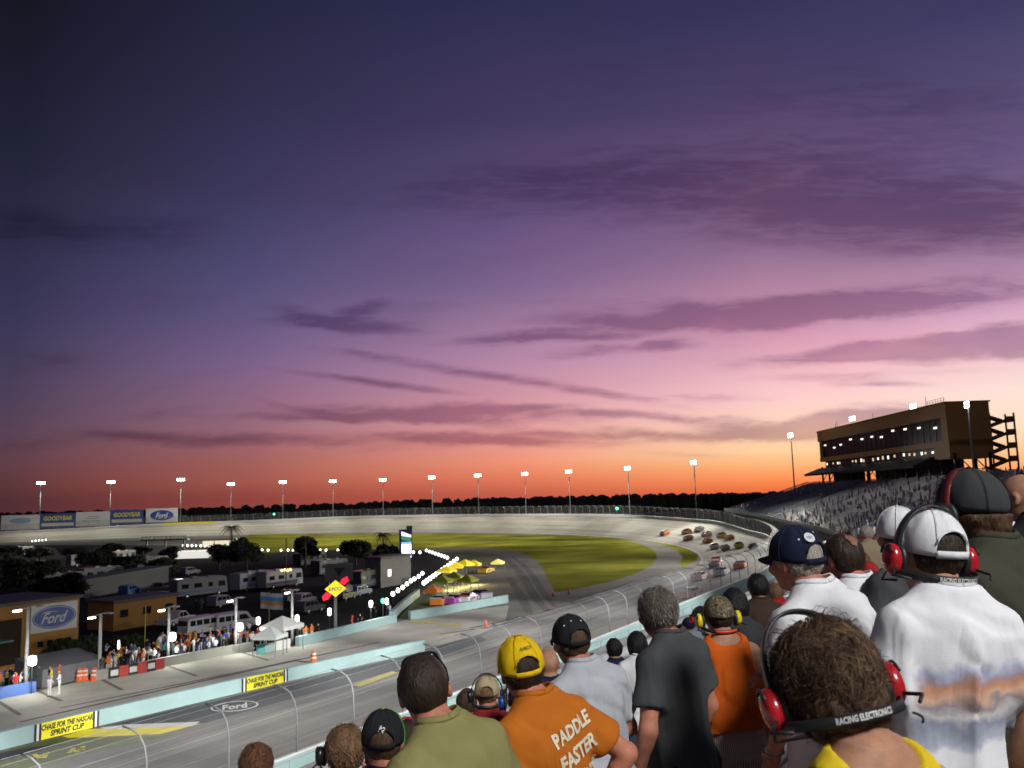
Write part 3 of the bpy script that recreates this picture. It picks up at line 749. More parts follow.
# crowd in the far stand: far too many and too small to tell apart
def crowd_mesh(name, pts, seed, m_at):
    rr = random.Random(seed); vs, fs, cols_ = [], [], []
    pal = [(.75, .75, .74), (.7, .7, .7), (.75, .76, .78), (.72, .72, .72), (.06, .06, .08), (.05, .05, .06), (.45, .06, .05), (.08, .12, .3), (.35, .35, .36), (.5, .42, .08), (.2, .22, .15), (.55, .25, .06), (.3, .4, .5)]
    for (p, yaw, hgt) in pts:
        c_ = rr.choice(pal); sk = rr.choice([(.42, .24, .15), (.36, .2, .12), (.2, .11, .07)]); hr = rr.choice([(.03, .02, .015), (.12, .07, .03), (.5, .5, .5), c_])
        pn = rr.choice([(.05, .06, .1), (.25, .22, .16), (.03, .03, .03)])
        def blob(z0, z1, w0, w1, d0, d1, col):
            o = len(vs); ca, sa = math.cos(yaw), math.sin(yaw)
            for z, w, d in ((z0, w0, d0), ((z0 + z1) / 2, max(w0, w1) * 1.04, max(d0, d1)), (z1, w1, d1)):
                for k in range(6):
                    a = math.pi / 3 * k; x, y = math.cos(a) * w, math.sin(a) * d
                    vs.append((p.x + x * ca - y * sa, p.y + x * sa + y * ca, p.z + z * hgt))
                    cols_.append(col)
            for i in (0, 1):
                for k in range(6): fs.append((o + i * 6 + k, o + i * 6 + (k + 1) % 6, o + i * 6 + 6 + (k + 1) % 6, o + i * 6 + 6 + k))
            fs.append(tuple(o + 12 + k for k in range(6)))
        blob(0, .86, .15, .17, .10, .11, pn); blob(.86, 1.46, .18, .19, .11, .10, c_); blob(1.45, 1.66, .075, .08, .08, .08, sk); blob(1.62, 1.77, .09, .05, .1, .06, hr)
    me = bpy.data.meshes.new(name); me.from_pydata(vs, [], fs); me.materials.append(m_at)
    ca = me.color_attributes.new('tint', 'FLOAT_COLOR', 'POINT'); ca.data.foreach_set('color', [x for c in cols_ for x in (*c, 1)])
    me.update(); o = bpy.data.objects.new(name, me); COL.objects.link(o); return o
m_crowd = bpy.data.materials.new('crowd_clothes'); m_crowd.use_nodes = True
t = m_crowd.node_tree; vc = t.nodes.new('ShaderNodeVertexColor'); vc.layer_name = 'tint'; t.links.new(vc.outputs[0], t.nodes['Principled BSDF'].inputs['Base Color']); t.nodes['Principled BSDF'].inputs['Roughness'].default_value = .8
rc = random.Random(3); pts = []
for k in range(1, NR):
    s = FS0
    while s < FS1 - 1:
        s += .62
        dens = .26 * max(0, 1 - (s - 120) / 130) + .02
        dens *= 1.25 - .45 * abs(k / NR - .45)
        blk = .55 + .9 * (((int((s - FS0) / 15) * 7 + int(k / 6) * 13) % 10) / 10)
        if (s - FS0) % 15 > 1.3 and rc.random() < dens * blk:
            p = fs_pt(s, k); inn = (CT - p); inn.z = 0; inn.normalize(); p = p + inn * .45
            pts.append((p, rc.uniform(0, 6.28), rc.choice([1.0, .98, .78, .76])))
pts = pts[:5200]
tag(crowd_mesh('spectator_crowd', pts, 5, m_crowd), kind='stuff')
print('crowd', len(pts))

# ---------------------------------------------------------------- press tower on top of the stand
TB, TA = Vector((100, 290, 0)), Vector((97.5, 198, 0))     # far and near ends of the front face
td = (TA - TB); TL = td.length; td.normalize(); tn = Vector((-td.y, td.x, 0))   # tn: away from the track
if tn.x < 0: tn = -tn
tw = empty('press_tower', TB + Vector((0, 0, 0)), math.atan2(td.y, td.x), 'long ochre press tower with dark window bands standing over the blue grandstand', 'tower')
sy = 1 if (Matrix.Rotation(math.atan2(td.y, td.x), 3, 'Z') @ Vector((0, 1, 0))).dot(tn) > 0 else -1
D = 9.8
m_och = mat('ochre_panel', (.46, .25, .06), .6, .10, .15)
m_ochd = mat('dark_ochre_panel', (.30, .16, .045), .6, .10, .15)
m_win = mat('tower_glass', (.012, .014, .018), .4, .0, spec=.05)
m_int = mat('room_light', (.9, .9, .85), .4, 0, emit=(1, .95, .82), estr=1.6)
m_intg = mat('room_light_green', (.8, .9, .8), .4, 0, emit=(.75, 1, .8), estr=1.4)
def tb(nm, m, x0, x1, y0, y1, z0, z1, par=None):
    return MB().box(((x0 + x1) / 2, sy * (y0 + y1) / 2, (z0 + z1) / 2), (x1 - x0, abs(y1 - y0), z1 - z0)).build(nm, m, par or tw)
rf = tb('roof', m_och, 0, TL, 0, D, 30.5, 33.6)
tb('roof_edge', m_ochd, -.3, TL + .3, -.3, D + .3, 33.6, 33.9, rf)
tb('window_band', m_win, 2.5, TL - 3, .9, D - .3, 25.2, 30.5)
tb('wall', m_och, 0, TL, .35, D, 23.9, 25.2)
tb('window_band', m_win, 3, TL - 8, 1.1, D - .3, 21.9, 23.9)
tb('end_block', m_och, TL - 8, TL, .2, D, 21.0, 25.2)
tb('end_block', m_och, TL - 3, TL, .1, D, 25.202, 30.49)
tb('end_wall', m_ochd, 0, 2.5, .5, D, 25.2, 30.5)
# raked lower deck under the windows
o_ = MB(); pr = [(-4.5, 20.0), (.6, 21.9), (6, 21.9), (6, 21.1), (-4.2, 19.4)]
vs = [(-2.5, sy * y, z) for y, z in pr] + [(TL - 9, sy * y, z) for y, z in pr]; q = len(pr)
o_.add(vs, [tuple(range(q)), tuple(range(2 * q - 1, q - 1, -1))] + [(i, (i + 1) % q, q + (i + 1) % q, q + i) for i in range(q)]); o_.build('lower_deck', m_dsteel, tw)
for k in range(26):
    x = 3 + k * (TL - 7) / 25
    tb('mullion', m_dsteel, x - .08, x + .08, .82, .98, 25.2, 30.5)
rk = random.Random(12)
for k in range(11):
    x = 5 + k * (TL - 12) / 10 + rk.uniform(-1.5, 1.5)
    tb('ceiling_lamp', m_int, *(lambda z_: (x - .8, x + .8, .70, .86, z_, z_ + .42))(28.6 + rk.uniform(-1.3, 1.1)))
for k in range(24):
    x = 4 + k * (TL - 14) / 23 + rk.uniform(-1, 1)
    if rk.random() < .7: tb('lit_window', rk.choice([m_int, m_intg, mat('dim_room', (.5, .4, .3), .5, 0, emit=(1, .7, .4), estr=.8), mat('dim_room', (.5, .4, .3))]), x - .4, x + .4, .95, 1.09, 22.5 + rk.uniform(-.1, .3), 23.1 + rk.uniform(0, .4))
for k in range(15):
    x = -1 + k * (TL + 1) / 14
    for y in (1.2, D - .8):
        MB().box((x, sy * y, 18.6), (.5, .5, 7.4)).build('column', m_dsteel, tw)
mb = MB()
for k in range(14):
    x = -1 + k * (TL + 1) / 14; x2 = x + (TL + 1) / 14
    mb.tube([(x, sy * 1.2, 17.5), (x2, sy * 1.2, 21.2)], .13, 6); mb.tube([(x, sy * (D - .8), 21.2), (x2, sy * (D - .8), 17.5)], .13, 6)
    mb.tube([(x, sy * 1.2, 21.2), (x, sy * (D - .8), 21.2)], .15, 6)
mb.build('bracing', m_dsteel, tw)
for (x0, x1) in ((4, 16), (40, 58), (TL - 24, TL - 12)):
    tb('stair_core', mat('core_wall', (.07, .06, .055), .8, .1, .3), x0, x1, 3, D - 1, 14, 21.4)
# open stair tower at the near end
sx0 = TL + .2
mb = MB(); lands = []
zz = [15.5, 18.6, 21.6, 24.6, 27.6, 30.4]
ya, yb = D + .2, D + 4.2
for i, (za, zb_) in enumerate(zip(zz, zz[1:])):
    for (a, b_, y0) in (((ya, za), (yb, (za + zb_) / 2), 0), ((yb, (za + zb_) / 2), (ya, zb_), 1.6)):
        p = [(sx0 - 3 - y0, sy * a[0], a[1]), (sx0 - 3 - y0, sy * b_[0], b_[1]), (sx0 - 1.5 - y0, sy * b_[0], b_[1]), (sx0 - 1.5 - y0, sy * a[0], a[1])]
        vs = [Vector(v) for v in p] + [Vector(v) + Vector((0, 0, .32)) for v in p]
        mb.add(vs, [(0, 3, 2, 1), (4, 5, 6, 7), (0, 1, 5, 4), (1, 2, 6, 5), (2, 3, 7, 6), (3, 0, 4, 7)])
        rl = [Vector(v) + Vector((0, 0, .75)) for v in p]
        # solid side panels along the flights
        for u, v in ((0, 1), (3, 2)):
            mb.add([vs[u], vs[v], rl[v], rl[u]], [(0, 1, 2, 3)])
    mb.box((sx0 - 3, sy * (yb + .9), (za + zb_) / 2 + .15), (3.6, 1.9, .3)); mb.box((sx0 - 3, sy * (yb + 1.8), (za + zb_) / 2 + .7), (3.6, .1, 1.1)); mb.box((sx0 - 1.25, sy * (yb + .9), (za + zb_) / 2 + .7), (.1, 1.9, 1.1))
    mb.box((sx0 - 3, sy * (ya - .3), zb_ + .15), (3.6, 1.0, .3))
for y in (ya + .2, yb + 1.6):
    for x in (sx0 - 4.8, sx0 - 1.2): mb.box((x, sy * y, 22.5), (.3, .3, 17))
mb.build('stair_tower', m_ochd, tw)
mb = MB()
for k in range(7): mb.tube([(TL - 1 - k * 1.4, sy * .3, 33.9), (TL - 1 - k * 1.4, sy * .3, 34.9)], .04, 5)
mb.tube([(TL - .5, sy * .3, 34.9), (TL - 10, sy * .3, 34.9)], .04, 5); mb.tube([(TL - .5, sy * .3, 34.4), (TL - 10, sy * .3, 34.4)], .04, 5)
mb.build('roof_railing', m_dsteel, tw)
for (x, h) in ((14, 2.2), (12.5, 1.6), (44, 1.8), (TL - 14, 2.6)):
    MB().tube([(x, sy * 2, 33.9), (x, sy * 2, 33.9 + h)], .06, 6).build('aerial', m_dsteel, tw)

# ---------------------------------------------------------------- distant woods all round the speedway
mb = MB(); rt = random.Random(4)
def lump(c, r, h):
    n = 7; o = []
    for j, (rz, k) in enumerate(((0, .9), (.4, 1.0), (.75, .95), (.92, .7), (1.0, .3))):
        for i in range(n):
            a = 2 * math.pi * i / n + j * .4; q = r * k * rt.uniform(.75, 1.2)
            o.append((c[0] + q * math.cos(a), c[1] + q * math.sin(a), h * rz * rt.uniform(.93, 1.05)))
    fs = [(j * n + i, j * n + (i + 1) % n, (j + 1) * n + (i + 1) % n, (j + 1) * n + i) for j in range(4) for i in range(n)] + [tuple(4 * n + i for i in range(n))]
    mb.add(o, fs)
for ring, (rad, hh) in enumerate(((760, 12.6), (800, 13.8), (850, 15.2))):
    a = R_(-62)
    while a < R_(62):
        amp = 1 + .06 * math.sin(a * 9 + ring) + .03 * math.sin(a * 31 + 2 * ring)
        lump((rad * math.sin(a) * 1.0 + rt.uniform(-8, 8), rad * math.cos(a) + rt.uniform(-8, 8)), rt.uniform(4, 8), hh * amp * rt.uniform(.95, 1.02))
        a += rt.uniform(.005, .009)
tag(mb.build('treeline', mat('far_foliage', (.022, .026, .014), .95, .3, .05)), kind='stuff')
# ---------------------------------------------------------------- infield: buildings, vehicles, lamps, tents, trees
LH = math.pi / 2 - HD                        # z angle that turns local +x along the front straight
def outline(pts, y0, y1, inset=0.0):
    """solid from a side outline (x, z) between two y values, edges narrowed a little"""
    n = len(pts); cx_ = sum(p[0] for p in pts) / n; cz_ = sum(p[1] for p in pts) / n
    def sh(k): return [(cx_ + (x - cx_) * k, z) for x, z in pts]
    lay = [(y0, .975), (y0 + .06, 1), (y1 - .06, 1), (y1, .975)]
    vs = []; 
    for y, k in lay: vs += [(x, y, cz_ + (z - cz_) * (1 - (1 - k) * .6)) for x, z in sh(k)]
    fs = [tuple(range(n)), tuple(range(4 * n - 1, 3 * n - 1, -1))]
    for j in range(3):
        for i in range(n): fs.append((j * n + i, (j + 1) * n + i, (j + 1) * n + (i + 1) % n, j * n + (i + 1) % n))
    return vs, fs
m_tyre = mat('tyre_rubber', (.015, .015, .016), .85, .1, 5)
m_rim = mat('wheel_rim', (.35, .36, .38), .35, .05, 5, metal=.7)
m_vglass = mat('vehicle_glass', (.012, .015, .018), .12, 0, spec=.6)
m_hl = mat('headlamp_glass', (.6, .6, .58), .2, 0)
m_tl = mat('tail_lamp_glass', (.25, .01, .01), .3, 0)
def wheel(par, x, y, r, w=.22):
    o = MB().lathe([(r * .6, -w / 2), (r * .95, -w / 2), (r, -w * .35), (r, w * .35), (r * .95, w / 2), (r * .6, w / 2)], 14, (x, y, r), 'Y').build('wheel', m_tyre, par, True)
    MB().lathe([(.02, -w * .54), (r * .58, -w * .52), (r * .62, -w * .4), (r * .62, w * .4), (r * .58, w * .52), (.02, w * .54)], 12, (x, y, r), 'Y').build('rim', m_rim, o, True)
def vehicle(name, label, cat, prof, wid, wins, wheels, paint, group, r=.36, ends=()):
    o = empty(name, (0, 0, 0), 0, label, cat, group); h = wid / 2
    MB().add(*outline(prof, -h, h)).build('body', paint, o)
    for sy_ in (-1, 1):
        for poly in wins:
            n = len(poly); y = sy_ * (h + .004); y2 = sy_ * (h - .03)
            vs = [(x, y, z) for x, z in poly] + [(x, y2, z) for x, z in poly]
            MB().add(vs, [tuple(range(n))] + [(i, (i + 1) % n, n + (i + 1) % n, n + i) for i in range(n)]).build('window', m_vglass, o)
        for x in wheels: wheel(o, x, sy_ * (h - .10), r)
    for (x0, z0, x1, z1, kind) in ends:                # glass across the front or back
        e = .012; sx = -1 if x0 > 0 else 1
        d = Vector((x1 - x0, 0, z1 - z0)); nr = Vector((d.z, 0, -d.x)).normalized() * .012
        if nr.x * (1 if x0 > 0 else -1) < 0: nr = -nr
        a, b_ = Vector((x0, 0, z0)) + nr, Vector((x1, 0, z1)) + nr; yy = h * .86
        MB().add([a + Vector((0, -yy, 0)), a + Vector((0, yy, 0)), b_ + Vector((0, yy * .94, 0)), b_ + Vector((0, -yy * .94, 0))], [(0, 1, 2, 3)]).build('windscreen', m_vglass, o)
    xf = max(p[0] for p in prof); xb = min(p[0] for p in prof)
    for sy_ in (-1, 1):
        MB().box((xf - .01, sy_ * h * .74, .78), (.07, .26, .16)).build('headlight', m_hl, o)
        MB().box((xb + .01, sy_ * h * .84, .92), (.06, .14, .26)).build('tail_light', m_tl, o)
    return o
def paint(nm, rgb): return mat(nm, rgb, .35, .05, 1.5, coat=.3)
p_white, p_silver, p_grey, p_blue = paint('white_vehicle_paint', (.62, .63, .64)), paint('silver_vehicle_paint', (.20, .205, .22)), paint('grey_vehicle_paint', (.05, .052, .055)), paint('blue_vehicle_paint', (.06, .14, .35))
VAN = [(-2.9, .35), (-2.95, .9), (-2.85, 1.95), (-2.7, 2.12), (1.3, 2.15), (1.65, 2.02), (2.2, 1.28), (2.9, 1.1), (3.0, .8), (2.98, .35)]
VANW = [[(-2.6, 1.25), (-2.6, 1.85), (-1.85, 1.85), (-1.85, 1.25)], [(-1.7, 1.25), (-1.7, 1.85), (-.9, 1.85), (-.9, 1.25)], [(-.75, 1.25), (-.75, 1.85), (.1, 1.85), (.1, 1.25)], [(.3, 1.25), (.3, 1.85), (1.25, 1.85), (1.85, 1.3), (1.8, 1.25)]]
def van(label, p=None): return vehicle('van', label, 'van', VAN, 2.0, VANW, (-1.9, 1.95), p or p_white, 'parked infield vehicles', .37, [(2.2, 1.28, 1.65, 2.02, 0), (-2.93, 1.3, -2.86, 1.85, 0)])
PICK = [(-2.8, .5), (-2.85, 1.05), (-.75, 1.1), (-.65, 1.75), (-.4, 1.88), (.7, 1.88), (1.35, 1.2), (2.6, 1.08), (2.75, .8), (2.7, .45)]
PICKW = [[(-.55, 1.2), (-.5, 1.72), (.1, 1.76), (.1, 1.2)], [(.2, 1.2), (.2, 1.76), (.62, 1.76), (1.15, 1.22)]]
def pickup(label, p): return vehicle('pickup_truck', label, 'pickup truck', PICK, 1.95, PICKW, (-1.75, 1.75), p, 'parked infield vehicles', .4, [(1.35, 1.2, .7, 1.88, 0)])
SUV = [(-2.3, .4), (-2.35, 1.1), (-2.2, 1.7), (-1.9, 1.8), (.3, 1.82), (.95, 1.15), (2.1, 1.02), (2.3, .75), (2.28, .4)]
SUVW = [[(-2.0, 1.15), (-1.9, 1.62), (-1.1, 1.66), (-1.1, 1.15)], [(-.98, 1.15), (-.98, 1.66), (-.2, 1.66), (-.2, 1.15)], [(-.08, 1.15), (-.08, 1.66), (.25, 1.66), (.72, 1.18)]]
def suv(label, p): return vehicle('parked_car', label, 'car', SUV, 1.85, SUVW, (-1.4, 1.4), p, 'parked infield vehicles', .36, [(.95, 1.15, .3, 1.82, 0)])
RV = [(-4.6, .5), (-4.65, 3.1), (-4.5, 3.25), (3.9, 3.25), (4.3, 3.1), (4.55, 1.5), (4.6, .5)]
RVW = [[(-3.8, 1.7), (-3.8, 2.4), (-2.6, 2.4), (-2.6, 1.7)], [(-1.6, 1.7), (-1.6, 2.4), (-.2, 2.4), (-.2, 1.7)], [(1.0, 1.7), (1.0, 2.4), (1.8, 2.4), (1.8, 1.7)], [(2.8, 1.6), (2.8, 2.5), (4.05, 2.5), (4.2, 1.6)]]
def rv(label, p):
    o = vehicle('motorhome', label, 'motorhome', RV, 2.5, RVW, (-2.9, 2.9), p, 'parked infield vehicles', .45, [(4.52, 1.7, 4.34, 2.9, 0)])
    MB().box((-1, 0, 3.36), (1.0, .8, .22)).build('roof_vent', p_silver, o); MB().box((1.8, 0, 3.33), (.7, .7, .16)).build('roof_vent', p_silver, o)
    for y in (-1.262, 1.262): MB().box((-.5, y, 1.1), (7.6, .012, .22)).build('stripe', p_blue, o)
    return o
def put(o, px, py, rz, z=0.017):
    p = on_ground(px, py, z); o.location = (p.x, p.y, z); o.rotation_euler.z = rz; return o
p_dimw = paint('dimmed_white_paint', (.30, .31, .32))  # white paint darkened in place of the weak light on these motorhomes
put(van('white passenger van with a row of dark side windows behind the crew crowd'), 203, 634, LH - .05)
put(pickup('white pickup truck parked by the small ochre building', p_white), 176, 626, LH + .2)
put(van('white van half hidden behind the big lit crowd end of the row', p_white), 232, 630, LH - .1)
put(suv('pale car standing alone behind the lamp pole in mid paddock', p_silver), 222, 607, LH + .1)
put(pickup('grey pickup parked deep in the dark paddock above the ochre building', p_grey), 158, 593, LH + 2.6)
put(suv('blue car parked just behind the small ochre building', p_blue), 162, 603, LH + .3)
put(rv('pale motorhome standing behind the blue car in the paddock', p_silver), 199, 597, LH - .2)
put(suv('silver car left of the fuel brand sign pole', p_silver), 304, 605, LH + .2)
put(suv('dark grey car in front of the silver car by the sign pole', p_grey), 310, 613, LH + .05)
put(pickup('silver pickup beside the blue and orange flag', p_silver), 288, 602, LH + .4)
put(rv('white motorhome farthest left of the pair below the orange flare', p_dimw), 252, 590, LH + .1)
put(rv('white motorhome directly under the orange flare', p_dimw), 280, 588, LH - .02)
for i, (px, py, a, nm, p) in enumerate([(60, 590, .1, 'long dark motorhome near the left edge of the paddock', p_grey), (100, 583, .0, 'grey motorhome in the dark paddock above the shrubs', p_grey), (30, 575, .3, 'dim motorhome at the far left of the paddock', p_grey), (85, 566, -.1, 'dim silver motorhome in the second paddock row', p_silver), (120, 562, .1, 'dim motorhome in the far paddock row', p_grey), (150, 570, .0, 'dim silver motorhome in the middle of the dark paddock', p_silver), (20, 556, .2, 'small dim motorhome beneath the far left banner', p_grey), (330, 575, .0, 'dim motorhome left of the grey screen board', p_grey), (370, 588, .1, 'dim motorhome right of the grey screen board', p_grey), (310, 566, .0, 'dim motorhome beneath the round trees', p_grey)]):
    put(rv(nm, p), px, py, LH + a)
for i, (px, py, a, nm, p) in enumerate([(45, 605, .3, 'dark car behind the big oval emblem building', p_grey), (215, 585, .2, 'dark car in the middle paddock row', p_grey), (190, 575, .1, 'silver car far back under the palm tree', p_silver), (345, 600, .2, 'dark car right of the sign pole', p_grey), (360, 596, .1, 'blue car deep in the paddock right of the sign pole', p_blue), (130, 595, .4, 'dark blue car above the shrubs', p_blue)]):
    put(suv(nm, p), px, py, LH + a)

# ---- buildings
def block(name, label, cat, px, py, w, d, h, m, rz=None, roof=None, over=.3):
    p = on_ground(px, py, .017); o = empty(name, p, LH if rz is None else rz, label, cat)
    MB().box((-w / 2, d / 2, h / 2), (w, d, h)).build('wall', m, o)
    MB().box((-w / 2, d / 2, h + .16), (w + 2 * over, d + 2 * over, .30)).build('roof', roof or m_dsteel, o)
    return o
m_och2 = mat('ochre_stucco', (.40, .20, .04), .8, .10, .6, bump=.15, bscale=12)
b1 = block('pit_building', 'ochre building with a big blue oval emblem panel on its wall', 'building', 77.5, 657, 17, 9, 6.0, m_och2)
# local x runs along the pit road, the corner nearest the photo's middle is x = 0, the wall towards the lens is y = 0
MB().box((-2.75, -.045, 4.4), (5.0, .07, 2.75)).build('sign_panel', m_white, b1)
mb = MB(); oval(mb, -2.75, 4.4, 2.35, 1.12, -.086, 44); mb.build('oval_emblem', mat('emblem_blue', (.012, .05, .27), .4, .08, 2), b1)
mb = MB(); nn = 44
ro = [(-2.75 + 2.24 * math.cos(2 * math.pi * k / nn), -.09, 4.4 + 1.02 * math.sin(2 * math.pi * k / nn)) for k in range(nn + 1)]; ri = [(-2.75 + 2.17 * math.cos(2 * math.pi * k / nn), -.09, 4.4 + .96 * math.sin(2 * math.pi * k / nn)) for k in range(nn + 1)]
mb.strip(ri, ro)
put_text(mb, 'Ford', lambda x, y: (-2.75 + x, -.095, 4.36 + y), 1.05, 2.9, shear=.45, bold=.02)
mb.tube([(-4.15, -.1, 4.5), (-4.2, -.1, 4.75), (-3.9, -.1, 4.95), (-3.3, -.1, 4.98), (-2.5, -.1, 4.9)], [.03, .05, .06, .05, .02], 6)
mb.build('lettering', m_white, b1)
for k in range(4): MB().box((-1.1 - 1.0 * k, -.03, 1.9), (.55, .06, .55)).build('window', m_vglass, b1)
MB().box((-11, -.02, 2.6), (9.6, .3, 4.2)).build('opening', mat('opening_shade', (.03, .018, .008), .9, .2, 1), b1)  # solid panel coloured dark for the shade inside an opening
MB().box((-12.0, -1.6, 3.1), (6.5, 3.0, .16)).build('awning', mat('green_awning', (.10, .24, .20), .6, .1, 1), b1)
lean = MB(); lean.add([(-6, -1.0, 0), (0, -1.0, 0), (0, -5, 0), (-6, -5, 0), (-6, -1.0, 2.2), (0, -1.0, 2.2), (0, -5, 1.5), (-6, -5, 1.5)], [(4, 5, 6, 7), (0, 1, 5, 4), (1, 2, 6, 5), (2, 3, 7, 6), (3, 0, 4, 7)])
ls = tag(lean.build('storage_shed', mat('grey_shed_metal', (.13, .135, .14), .5, .1, 1)), 'low grey sloping shed roof in front of the shrubs and oval emblem building', 'shed')
q = on_ground(70, 671, .017); ls.location = q; ls.rotation_euler.z = LH
b2 = block('pit_building', 'small ochre building with dark windows beyond the shrubs', 'building', 176, 621, 9.5, 5, 3.4, m_och2, roof=mat('grey_roof', (.10, .10, .11), .7, .1, 1))
for k in range(3): MB().box((-1.2 - 3.4 * k, -.04, 2.0), (1.1, .1, .9)).build('window', m_vglass, b2)
b3 = block('hauler_trailer', 'grey box trailer with a lit window near the garage lamps', 'trailer', 411, 583, 9, 3.5, 5.0, mat('grey_trailer', (.10, .10, .105), .5, .1, .8), rz=LH)
MB().box((-6.5, -.03, 2.4), (.9, .08, 1.2)).build('lit_window', m_int, b3)
for x in (-1.5, -7.5): wheel(b3, x, .3, .5); 
# long dim shed roof
p = on_ground(120, 590, .017); o = empty('long_shed', p, LH + .42, 'long low shed with a pale green roof edge in the dark paddock', 'shed')
MB().box((0, 0, 1.5), (30, 4, 3.0)).build('wall', m_dsteel, o); MB().box((0, 0, 3.15), (31, 5, .3)).build('roof', mat('pale_green_roof', (.05, .075, .07), .6, .1, .5), o)
# grey screen board
p = on_ground(339, 596, .017); o = empty('screen_board', p, .15, 'grey screen board with a dark triangle emblem', 'screen')
MB().box((0, 0, 3.8), (4.4, .3, 2.8)).build('panel', mat('grey_screen', (.14, .14, .145), .5, .06, 1), o)
MB().add([(-.9, -.165, 4.5), (.9, -.165, 4.5), (0, -.165, 3.1)], [(0, 2, 1)]).build('triangle_emblem', m_black, o)
for x in (-1.6, 1.6): MB().tube([(x, 0, 0), (x, 0, 2.5)], .08, 6).build('leg', m_dsteel, o)
# video tower
p = on_ground(406, 566, .017); o = empty('video_tower', p, .12, 'tall lit blue and white video panel tower at the paddock corner', 'video screen')
MB().box((0, .5, 4.2), (3.0, .8, 8.4)).build('frame', mat('navy_frame', (.02, .03, .10), .5, .1, 1), o)
def lit(nm, c, e): return mat(nm, c, .4, 0, emit=c, estr=e)
MB().box((.15, .06, 3.5), (2.3, .06, 3.2)).build('screen', lit('screen_white', (.85, .92, 1), 1.6), o)
MB().box((.15, .05, 5.25), (2.3, .06, .5)).build('screen', lit('screen_blue', (.25, .4, .9), 1.2), o)
MB().add([(-1, .02, 6.0), (1.3, .02, 5.5), (1.3, .02, 6.3), (-1, .02, 6.9)], [(0, 1, 2, 3)]).build('screen', lit('screen_green', (.05, .25, .12), .8), o)
MB().add([(-1, .02, 6.95), (1.3, .02, 6.5), (1.3, .02, 7.1), (-1, .02, 8.0)], [(0, 1, 2, 3)]).build('screen', lit('screen_pale', (.7, .78, 1), 1.3), o)
MB().box((.9, .5, 8.8), (1.4, .7, .8)).build('cap', m_dsteel, o)

# ---- fuel brand sign on a pole
p = on_ground(335.5, 636.5, .017); o = empty('fuel_sign', p, .25, 'lit yellow diamond sign with red arrow pieces on a grey pole', 'sign')
MB().tube([(0, 0, 0), (0, 0, 5.2)], .17, 8).build('pole', m_steel, o, True)
def plate(nm, pts, m, y=-.2, th=.16):
    n = len(pts); MB().add([(x, y, z) for x, z in pts] + [(x, y + th, z) for x, z in pts], [tuple(range(n)), tuple(range(2 * n - 1, n - 1, -1))] + [(i, n + i, n + (i + 1) % n, (i + 1) % n) for i in range(n)]).build(nm, m, o)
ly, lr = lit('sign_light_yellow', (1, .80, .04), .85), lit('sign_light_red', (.85, .02, .06), .85)
plate('diamond_panel', [(-1.2, 5.3), (0, 4.4), (1.2, 5.3), (0, 6.25)], ly)
plate('arrow_panel', [(.45, 5.95), (.75, 6.4), (1.35, 6.65), (1.5, 6.15), (1.02, 5.65)], lr, -.17)
plate('arrow_panel', [(-.45, 4.65), (-.75, 4.2), (-1.35, 4.0), (-1.5, 4.5), (-1.02, 5.0)], lr, -.17)
mb = MB(); put_text(mb, 'SUNOCO', lambda x, z: (x, -.215, 5.3 + z), .42, 1.6, bold=.03); mb.build('lettering', m_blue, o)
spot_o = MB().lathe([(.05, -.2), (.4, -.18), (.44, 0), (.4, .18), (.05, .2)], 14, (1.55, .1, 5.3), 'Y').build('side_disc', mat('grey_disc', (.3, .3, .3), .5, .1, 1), o, True)

# ---- T shaped pit lamps and balloon lights
TP = [(25, 607, 692, 'T shaped pit lamp pole in front of the oval emblem building'), (99, 614, 676, 'T shaped pit lamp pole by the shrubs'), (168, 607, 663, 'T shaped pit lamp pole in front of the white van'), (235.5, 598, 652, 'T shaped pit lamp pole among the thick of the crew crowd'), (292, 590, 643, 'T shaped pit lamp pole left of the fuel sign')]
for px, yt, yb_, nm in TP:
    p = on_ground(px, yb_, .017); d = ray(px, yt); k = math.hypot(p.x, p.y) / math.hypot(d.x, d.y); zt = HC + d.z * k
    o = empty('pit_lamp_pole', p, LH + .35, nm, 'lamp post', 'T shaped lamp poles along the pit crowd')
    MB().tube([(0, 0, 0), (0, 0, zt)], [.17, .13], 8).build('pole', mat('pale_pole', (.42, .44, .42), .5, .08, 2), o, True)
    MB().tube([(-1.5, 0, zt - .12), (0, 0, zt), (1.5, 0, zt - .06)], .06, 6).build('arm', m_steel, o)
    MB().box((-1.35, 0, zt - .2), (.7, .3, .12)).build('lamp', m_lampw, o); MB().box((1.4, 0, zt - .14), (.6, .28, .1)).build('lamp', m_steel, o)
BL = [(31, 661, 694, 'lit white balloon light near the oval emblem building'), (172, 637, 664, 'lit white balloon light in front of the white van'), (239.5, 627, 653, 'lit white balloon light at the thick of the crew crowd'), (258, 621, 645, 'small lit balloon light above the white pit tent'), (297, 619, 644, 'lit white balloon light left of the sign pole'), (329.5, 612, 636, 'lit white balloon light beside the sign pole'), (371, 604, 626, 'lit white balloon light left of the green lamp'), (387, 601.5, 622, 'lit white balloon light beside the green lamp'), (118, 645, 668, 'thin lit tube light by the shrubs')]
